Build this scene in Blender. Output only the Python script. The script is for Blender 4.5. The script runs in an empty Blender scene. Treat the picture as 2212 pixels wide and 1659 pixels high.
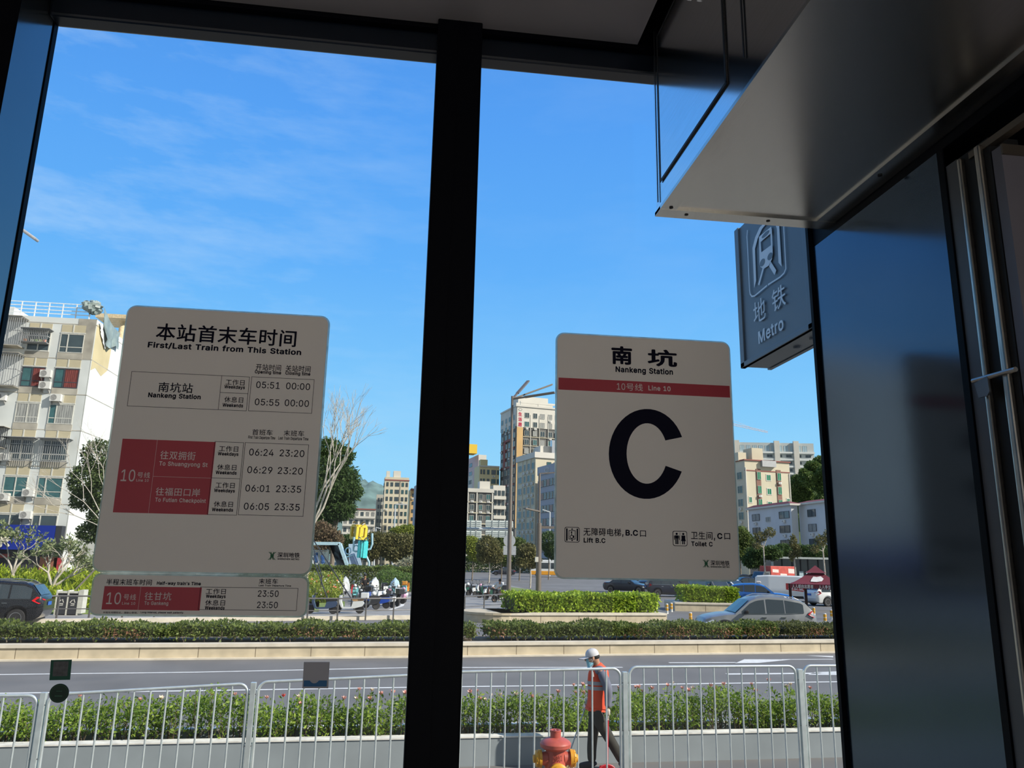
import bpy, bmesh, math, random
import numpy as np
from mathutils import Vector, Matrix
from mathutils.geometry import tessellate_polygon

random.seed(7)
scene = bpy.context.scene
COL = scene.collection
PI = math.pi

# ------------------------------------------------------------------ camera
IMG_W, IMG_H, FPX = 2212, 1659, 1661.0
PITCH, ROLL, YAW = math.radians(12.9), math.radians(1.13), math.radians(7.2)
EYE = Vector((0.0, 0.0, 1.55))
_f = Vector((math.sin(YAW) * math.cos(PITCH), math.cos(YAW) * math.cos(PITCH), math.sin(PITCH)))
_r0 = Vector((math.cos(YAW), -math.sin(YAW), 0.0))
_u0 = _r0.cross(_f)
_r = _r0 * math.cos(ROLL) + _u0 * math.sin(ROLL)
_u = _u0 * math.cos(ROLL) - _r0 * math.sin(ROLL)
cd = bpy.data.cameras.new('camera')
cd.sensor_fit = 'HORIZONTAL'
cd.sensor_width = 36.0
cd.lens = FPX / IMG_W * 36.0
cd.clip_start, cd.clip_end = 0.05, 6000
cam = bpy.data.objects.new('camera', cd)
COL.objects.link(cam)
cm = Matrix((_r, _u, -_f)).transposed().to_4x4()
cm.translation = EYE
cam.matrix_world = cm
scene.camera = cam

# ------------------------------------------------------------------ sky, sun, exposure
scene.view_settings.view_transform = 'Standard'
scene.view_settings.look = 'None'
scene.view_settings.gamma = 1.0
scene.view_settings.exposure = 0.0
scene.view_settings.use_curve_mapping = False

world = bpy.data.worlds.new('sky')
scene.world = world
world.use_nodes = True
nt = world.node_tree
nt.nodes.clear()
N = nt.nodes.new
L = nt.links.new
tc = N('ShaderNodeTexCoord')
sep = N('ShaderNodeSeparateXYZ')
L(tc.outputs['Generated'], sep.inputs[0])
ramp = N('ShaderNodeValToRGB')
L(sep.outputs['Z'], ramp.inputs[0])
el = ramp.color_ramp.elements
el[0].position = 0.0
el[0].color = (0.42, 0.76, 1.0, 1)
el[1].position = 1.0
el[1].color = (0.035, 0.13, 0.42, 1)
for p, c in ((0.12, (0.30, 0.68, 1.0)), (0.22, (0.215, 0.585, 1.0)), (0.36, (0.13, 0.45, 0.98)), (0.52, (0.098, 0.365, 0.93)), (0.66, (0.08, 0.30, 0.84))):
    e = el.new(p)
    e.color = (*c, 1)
# faint cirrus in the west half of the sky
mp = N('ShaderNodeMapping')
mp.inputs['Scale'].default_value = (1.6, 1.6, 6.5)
mp.inputs['Rotation'].default_value = (0.15, 0.25, 0.3)
L(tc.outputs['Generated'], mp.inputs[0])
nz = N('ShaderNodeTexNoise')
nz.inputs['Scale'].default_value = 3.2
nz.inputs['Detail'].default_value = 7
nz.inputs['Roughness'].default_value = 0.62
L(mp.outputs[0], nz.inputs['Vector'])
cr = N('ShaderNodeMapRange')
cr.inputs[1].default_value, cr.inputs[2].default_value = 0.47, 0.80
L(nz.outputs['Fac'], cr.inputs[0])
wx = N('ShaderNodeMapRange')
wx.inputs[1].default_value, wx.inputs[2].default_value = 0.08, -0.5
wx.inputs[3].default_value, wx.inputs[4].default_value = 0.06, 0.62
L(sep.outputs['X'], wx.inputs[0])
mul = N('ShaderNodeMath')
mul.operation = 'MULTIPLY'
L(cr.outputs[0], mul.inputs[0])
L(wx.outputs[0], mul.inputs[1])
mixc = N('ShaderNodeMix')
mixc.data_type = 'RGBA'
L(mul.outputs[0], mixc.inputs[0])
L(ramp.outputs[0], mixc.inputs[6])
mixc.inputs[7].default_value = (0.62, 0.82, 1.0, 1)
bg = N('ShaderNodeBackground')
bg.inputs['Strength'].default_value = 1.0
# hazier, greyer sky behind the camera, added to cut the blue fill light
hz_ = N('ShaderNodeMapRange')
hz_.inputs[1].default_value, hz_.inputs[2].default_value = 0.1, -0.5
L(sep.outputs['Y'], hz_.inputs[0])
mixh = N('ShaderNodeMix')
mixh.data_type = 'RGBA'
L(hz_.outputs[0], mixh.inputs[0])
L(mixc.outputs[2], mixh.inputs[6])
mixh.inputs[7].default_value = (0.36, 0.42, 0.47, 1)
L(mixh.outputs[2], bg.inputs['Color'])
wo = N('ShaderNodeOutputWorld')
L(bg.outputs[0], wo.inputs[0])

sun_dir = Vector((0.80, -0.40, 0.62)).normalized()      # towards the sun
sd = bpy.data.lights.new('sun', 'SUN')
sd.energy = 6.2
sd.color = (1.0, 0.925, 0.81)
sd.angle = 0.0093
sun = bpy.data.objects.new('sun', sd)
sun.rotation_euler = sun_dir.to_track_quat('Z', 'Y').to_euler()
sun.location = (30, -20, 60)
COL.objects.link(sun)

# ------------------------------------------------------------------ helpers
GZ = -1.3                                             # street level below the station floor


def ray(px, py):
    return _f + _r * ((px - IMG_W / 2) / FPX) + _u * ((IMG_H / 2 - py) / FPX)


def at(px, py, y=None, x=None, z=None):
    """place in the world seen at a photo pixel, on the plane y=, x= or z="""
    d = ray(px, py)
    if y is not None:
        k = y / d.y
    elif x is not None:
        k = x / d.x
    else:
        k = (z - EYE.z) / d.z
    return EYE + d * k


def tag(o, label=None, cat=None, group=None, kind=None):
    if label:
        o['label'] = label
    if cat:
        o['category'] = cat
    if group:
        o['group'] = group
    if kind:
        o['kind'] = kind
    return o


def thing(name, label, cat, loc=(0, 0, 0), rz=0.0, group=None, kind=None):
    o = bpy.data.objects.new(name, None)
    o.empty_display_size = 0.2
    o.location = loc
    o.rotation_euler = (0, 0, rz)
    COL.objects.link(o)
    return tag(o, label, cat, group, kind)


def winv(o):
    m = Matrix.Identity(4)
    while o is not None:
        m = o.matrix_basis @ m
        o = o.parent
    return m.inverted()


def link_mesh(name, me, parent=None, loc=None):
    o = bpy.data.objects.new(name, me)
    COL.objects.link(o)
    if parent is not None:
        o.parent = parent
    if loc is not None:
        o.location = loc
    return o


def copy_tree(o, parent=None):
    c = o.copy()
    COL.objects.link(c)
    if parent is not None:
        c.parent = parent
    for ch in list(o.children):
        copy_tree(ch, c)
    return c


class MB:
    """collects shapes into one mesh"""

    def __init__(s):
        s.v, s.f, s.m = [], [], []

    def add(s, vs, fs, mi=0, M=None):
        n = len(s.v)
        s.v += [tuple(M @ Vector(p)) if M is not None else tuple(p) for p in vs]
        s.f += [tuple(i + n for i in f) for f in fs]
        s.m += [mi] * len(fs)
        return s

    def box(s, x0, x1, y0, y1, z0, z1, mi=0, M=None):
        vs = [(x, y, z) for z in (z0, z1) for y in (y0, y1) for x in (x0, x1)]
        return s.add(vs, [(0, 2, 3, 1), (4, 5, 7, 6), (0, 1, 5, 4), (1, 3, 7, 5), (3, 2, 6, 7), (2, 0, 4, 6)], mi, M)

    def cbox(s, x0, x1, y0, y1, z0, z1, b, mi=0, M=None):
        """box with chamfered vertical and horizontal edges"""
        bm = bmesh.new()
        bmesh.ops.create_cube(bm, size=1)
        for v in bm.verts:
            v.co = Vector(((x0 + x1) / 2 + v.co.x * (x1 - x0), (y0 + y1) / 2 + v.co.y * (y1 - y0), (z0 + z1) / 2 + v.co.z * (z1 - z0)))
        bmesh.ops.bevel(bm, geom=bm.edges[:], offset=b, segments=2, profile=0.6, affect='EDGES')
        s.bm(bm, mi, M)
        return s

    def bm(s, bm, mi=0, M=None):
        bm.verts.index_update()
        s.add([v.co for v in bm.verts], [[v.index for v in f.verts] for f in bm.faces], mi, M)
        bm.free()

    def quad(s, a, b, c, d, mi=0):
        return s.add([a, b, c, d], [(0, 1, 2, 3)], mi)

    def poly(s, pts, mi=0):
        return s.add(pts, [tuple(range(len(pts)))], mi)

    def prism(s, pts, d, mi=0, M=None):
        """polygon pts pushed along vector d"""
        n = len(pts)
        d = Vector(d)
        a = [Vector(p) for p in pts]
        vs = a + [p + d for p in a]
        fs = [tuple(range(n - 1, -1, -1)), tuple(range(n, 2 * n))] + [(i, (i + 1) % n, n + (i + 1) % n, n + i) for i in range(n)]
        return s.add(vs, fs, mi, M)

    def tube(s, pts, r, n=8, mi=0, closed=False, M=None):
        pts = [Vector(p) for p in pts]
        k = len(pts)
        rr = list(r) if isinstance(r, (list, tuple)) else [r] * k
        vs, fs = [], []
        up = None
        for i, p in enumerate(pts):
            if closed:
                t = pts[(i + 1) % k] - pts[i - 1]
            else:
                t = pts[min(i + 1, k - 1)] - pts[max(i - 1, 0)]
            if t.length < 1e-9:
                t = Vector((0, 0, 1))
            t.normalize()
            if up is None:
                up = Vector((0, 0, 1)) if abs(t.z) < 0.9 else Vector((1, 0, 0))
            a = t.cross(up)
            if a.length < 1e-6:
                a = t.cross(Vector((0, 1, 0)))
            a.normalize()
            b = a.cross(t).normalized()
            up = b
            for j in range(n):
                q = 2 * PI * j / n
                vs.append(p + (a * math.cos(q) + b * math.sin(q)) * rr[i])
        for i in range(k if closed else k - 1):
            for j in range(n):
                i2 = (i + 1) % k
                fs.append((i * n + j, i * n + (j + 1) % n, i2 * n + (j + 1) % n, i2 * n + j))
        if not closed:
            fs.append(tuple(range(n - 1, -1, -1)))
            fs.append(tuple((k - 1) * n + j for j in range(n)))
        return s.add(vs, fs, mi, M)

    def lathe(s, prof, n=16, mi=0, M=None):
        """profile of (radius, height) turned about local z"""
        vs, fs = [], []
        for r, z in prof:
            for j in range(n):
                q = 2 * PI * j / n
                vs.append((r * math.cos(q), r * math.sin(q), z))
        for i in range(len(prof) - 1):
            for j in range(n):
                fs.append((i * n + j, i * n + (j + 1) % n, (i + 1) * n + (j + 1) % n, (i + 1) * n + j))
        if prof[0][0] > 1e-6:
            fs.append(tuple(range(n - 1, -1, -1)))
        if prof[-1][0] > 1e-6:
            fs.append(tuple((len(prof) - 1) * n + j for j in range(n)))
        return s.add(vs, fs, mi, M)

    def blob(s, c, rx, ry, rz, n=10, mi=0, M=None, wob=0.0, rnd=random):
        vs, fs = [], []
        for i in range(n + 1):
            th = PI * i / n
            for j in range(2 * n):
                ph = PI * j / n
                k = 1 + wob * (rnd.random() - 0.5)
                vs.append((c[0] + rx * k * math.sin(th) * math.cos(ph), c[1] + ry * k * math.sin(th) * math.sin(ph), c[2] + rz * k * math.cos(th)))
        w = 2 * n
        for i in range(n):
            for j in range(w):
                fs.append((i * w + j, (i + 1) * w + j, (i + 1) * w + (j + 1) % w, i * w + (j + 1) % w))
        return s.add(vs, fs, mi, M)

    def build(s, name, mats, parent=None, smooth=None, loc=None, local=True):
        if not isinstance(mats, (list, tuple)):
            mats = [mats]
        me = bpy.data.meshes.new(name)
        vs = s.v
        if not local and parent is not None:
            W = winv(parent)
            vs = [W @ Vector(p) for p in vs]
        if not local and parent is None and loc is not None:
            o_ = Vector(loc)
            vs = [Vector(p) - o_ for p in vs]
        me.from_pydata([tuple(p) for p in vs], [], s.f)
        for m in mats:
            me.materials.append(m)
        me.polygons.foreach_set('material_index', s.m)
        if smooth:
            me.shade_smooth()
            if smooth < 3:
                me.set_sharp_from_angle(angle=smooth)
        me.update()
        return link_mesh(name, me, parent, loc)


def Mx(loc=(0, 0, 0), rz=0, rx=0, ry=0, sc=1):
    return Matrix.Translation(loc) @ Matrix.Rotation(rz, 4, 'Z') @ Matrix.Rotation(ry, 4, 'Y') @ Matrix.Rotation(rx, 4, 'X') @ Matrix.Diagonal((sc, sc, sc, 1) if not isinstance(sc, (tuple, list)) else (*sc, 1))


def struct(name, mb, mats, smooth=None, label=None, loc=None):
    o = mb.build(name, mats, None, smooth, loc, local=loc is None)
    o['kind'] = 'structure'
    return o


# ------------------------------------------------------------------ materials
MATS = {}


def mat(name, c, rough=0.6, metal=0.0, nz=0.12, sc=6.0, spec=0.5, bump=0.0, emit=None, es=0.0, coat=0.0, stretch=None, island=0.0):
    """procedural material: noise-mottled colour, optional bump, per-leaf variation"""
    if name in MATS:
        return MATS[name]
    m = bpy.data.materials.new(name)
    m.use_nodes = True
    t = m.node_tree
    b = t.nodes['Principled BSDF']
    b.inputs['Roughness'].default_value = rough
    b.inputs['Metallic'].default_value = metal
    b.inputs['Specular IOR Level'].default_value = spec
    b.inputs['Coat Weight'].default_value = coat
    b.inputs['Coat Roughness'].default_value = 0.05
    tcn = t.nodes.new('ShaderNodeTexCoord')
    mpn = t.nodes.new('ShaderNodeMapping')
    if stretch:
        mpn.inputs['Scale'].default_value = stretch
    t.links.new(tcn.outputs['Object'], mpn.inputs[0])
    n = t.nodes.new('ShaderNodeTexNoise')
    n.inputs['Scale'].default_value = sc
    n.inputs['Detail'].default_value = 4
    t.links.new(mpn.outputs[0], n.inputs['Vector'])
    r = t.nodes.new('ShaderNodeValToRGB')
    lo = [max(0, k * (1 - nz)) for k in c[:3]]
    hi = [min(1, k * (1 + nz)) for k in c[:3]]
    r.color_ramp.elements[0].position, r.color_ramp.elements[1].position = 0.3, 0.7
    r.color_ramp.elements[0].color = (*lo, 1)
    r.color_ramp.elements[1].color = (*hi, 1)
    t.links.new(n.outputs['Fac'], r.inputs[0])
    out = r.outputs[0]
    if island:
        g = t.nodes.new('ShaderNodeNewGeometry')
        hs = t.nodes.new('ShaderNodeHueSaturation')
        mr = t.nodes.new('ShaderNodeMapRange')
        mr.inputs[3].default_value, mr.inputs[4].default_value = 1 - island, 1 + island
        t.links.new(g.outputs['Random Per Island'], mr.inputs[0])
        t.links.new(mr.outputs[0], hs.inputs['Value'])
        mh = t.nodes.new('ShaderNodeMapRange')
        mh.inputs[3].default_value, mh.inputs[4].default_value = 0.5 + island * 0.05, 0.5 - island * 0.05
        t.links.new(g.outputs['Random Per Island'], mh.inputs[0])
        t.links.new(mh.outputs[0], hs.inputs['Hue'])
        t.links.new(out, hs.inputs['Color'])
        out = hs.outputs[0]
    t.links.new(out, b.inputs['Base Color'])
    if bump:
        bp = t.nodes.new('ShaderNodeBump')
        bp.inputs['Strength'].default_value = bump
        t.links.new(n.outputs['Fac'], bp.inputs['Height'])
        t.links.new(bp.outputs[0], b.inputs['Normal'])
    if emit:
        b.inputs['Emission Color'].default_value = (*emit, 1)
        b.inputs['Emission Strength'].default_value = es
    MATS[name] = m
    return m


def srgb(r, g, b):
    return tuple((c / 255 / 12.92 if c / 255 <= 0.04045 else ((c / 255 + 0.055) / 1.055) ** 2.4) for c in (r, g, b))


def leaf_mat(name, c, tr=0.35, isl=0.35):
    m = mat(name, c, 0.55, nz=0.25, sc=1.5, island=isl, spec=0.3)
    t = m.node_tree
    b = t.nodes['Principled BSDF']
    if tr and not m.get('leafy'):
        m['leafy'] = 1
        o = t.nodes['Material Output']
        tl = t.nodes.new('ShaderNodeBsdfTranslucent')
        src = b.inputs['Base Color'].links[0].from_socket
        t.links.new(src, tl.inputs['Color'])
        mx = t.nodes.new('ShaderNodeMixShader')
        mx.inputs[0].default_value = tr
        t.links.new(b.outputs[0], mx.inputs[1])
        t.links.new(tl.outputs[0], mx.inputs[2])
        t.links.new(mx.outputs[0], o.inputs[0])
    return m


def glass_mat(name, refl=0.035, tint=(0.99, 0.996, 0.995)):
    m = bpy.data.materials.new(name)
    m.use_nodes = True
    t = m.node_tree
    t.nodes.clear()
    o = t.nodes.new('ShaderNodeOutputMaterial')
    tr = t.nodes.new('ShaderNodeBsdfTransparent')
    tr.inputs[0].default_value = (*tint, 1)
    gl = t.nodes.new('ShaderNodeBsdfGlossy')
    gl.inputs['Roughness'].default_value = 0.02
    fr = t.nodes.new('ShaderNodeFresnel')
    fr.inputs['IOR'].default_value = 1.45
    mu = t.nodes.new('ShaderNodeMath')
    mu.operation = 'MULTIPLY'
    mu.inputs[1].default_value = refl / 0.035
    t.links.new(fr.outputs[0], mu.inputs[0])
    mx = t.nodes.new('ShaderNodeMixShader')
    t.links.new(mu.outputs[0], mx.inputs[0])
    t.links.new(tr.outputs[0], mx.inputs[1])
    t.links.new(gl.outputs[0], mx.inputs[2])
    t.links.new(mx.outputs[0], o.inputs[0])
    return m


# ------------------------------------------------------------------ foliage
def leaf_mesh(name, pts, size, material, parent=None, seed=1, aspect=0.5, up=0.3, jit=0.4, nrm=None, loc=None):
    """each point of pts becomes one small pointed leaf"""
    rg = np.random.default_rng(seed)
    P = np.asarray(pts, float)
    n = len(P)
    d = rg.normal(size=(n, 3))
    d[:, 2] += up
    d /= np.linalg.norm(d, axis=1)[:, None]
    q = rg.normal(size=(n, 3))
    s = np.cross(d, q)
    s /= np.linalg.norm(s, axis=1)[:, None] + 1e-9
    ln = size * (1 + jit * (rg.random(n) * 2 - 1))
    a = d * ln[:, None]
    b = s * (ln * aspect * 0.5)[:, None]
    V = np.stack([P, P + a * 0.55 + b, P + a, P + a * 0.55 - b], 1).reshape(-1, 3)
    if parent is not None:
        W = np.array(winv(parent))
        V = V @ W[:3, :3].T + W[:3, 3]
    me = bpy.data.meshes.new(name)
    me.vertices.add(4 * n)
    me.vertices.foreach_set('co', V.astype(np.float32).ravel())
    me.loops.add(4 * n)
    me.loops.foreach_set('vertex_index', np.arange(4 * n, dtype=np.int32))
    me.polygons.add(n)
    me.polygons.foreach_set('loop_start', np.arange(0, 4 * n, 4, dtype=np.int32))
    me.update(calc_edges=True)
    me.validate()
    me.materials.append(material)
    return link_mesh(name, me, parent, loc)


def cloud(blobs, n, seed=1, shell=0.55):
    """points in a set of ellipsoids (x,y,z,rx,ry,rz), denser near their skins"""
    rg = np.random.default_rng(seed)
    B = np.array(blobs, float)
    w = B[:, 3] * B[:, 4] + B[:, 4] * B[:, 5] + B[:, 3] * B[:, 5]
    k = rg.choice(len(B), n, p=w / w.sum())
    d = rg.normal(size=(n, 3))
    d /= np.linalg.norm(d, axis=1)[:, None]
    rad = shell + (1.05 - shell) * rg.random(n) ** 0.6
    return B[k, :3] + d * B[k, 3:6] * rad[:, None]


def branch(mb, p, d, ln, r, depth, rnd, spread=0.6, tips=None, n=6, mi=0, droop=0.0, ratio=0.68):
    """a limb that forks again and again"""
    p = Vector(p)
    d = Vector(d).normalized()
    mid = p + d * ln * 0.5 + Vector((rnd.uniform(-1, 1), rnd.uniform(-1, 1), rnd.uniform(-.4, .6))) * ln * 0.07
    e = p + d * ln
    mb.tube([p, mid, e], [r, r * 0.85, r * 0.7], n, mi)
    if tips is not None and depth <= 1:
        tips.append(e)
    if depth <= 0:
        return
    k = 2 if rnd.random() < 0.55 else 3
    for i in range(k):
        q = Vector((rnd.gauss(0, 1), rnd.gauss(0, 1), rnd.gauss(0.15 - droop, 0.7)))
        nd = (d + q.normalized() * spread).normalized()
        branch(mb, e, nd, ln * ratio * rnd.uniform(0.8, 1.2), r * 0.62, depth - 1, rnd, spread, tips, max(4, n - 1), mi, droop, ratio)
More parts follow.
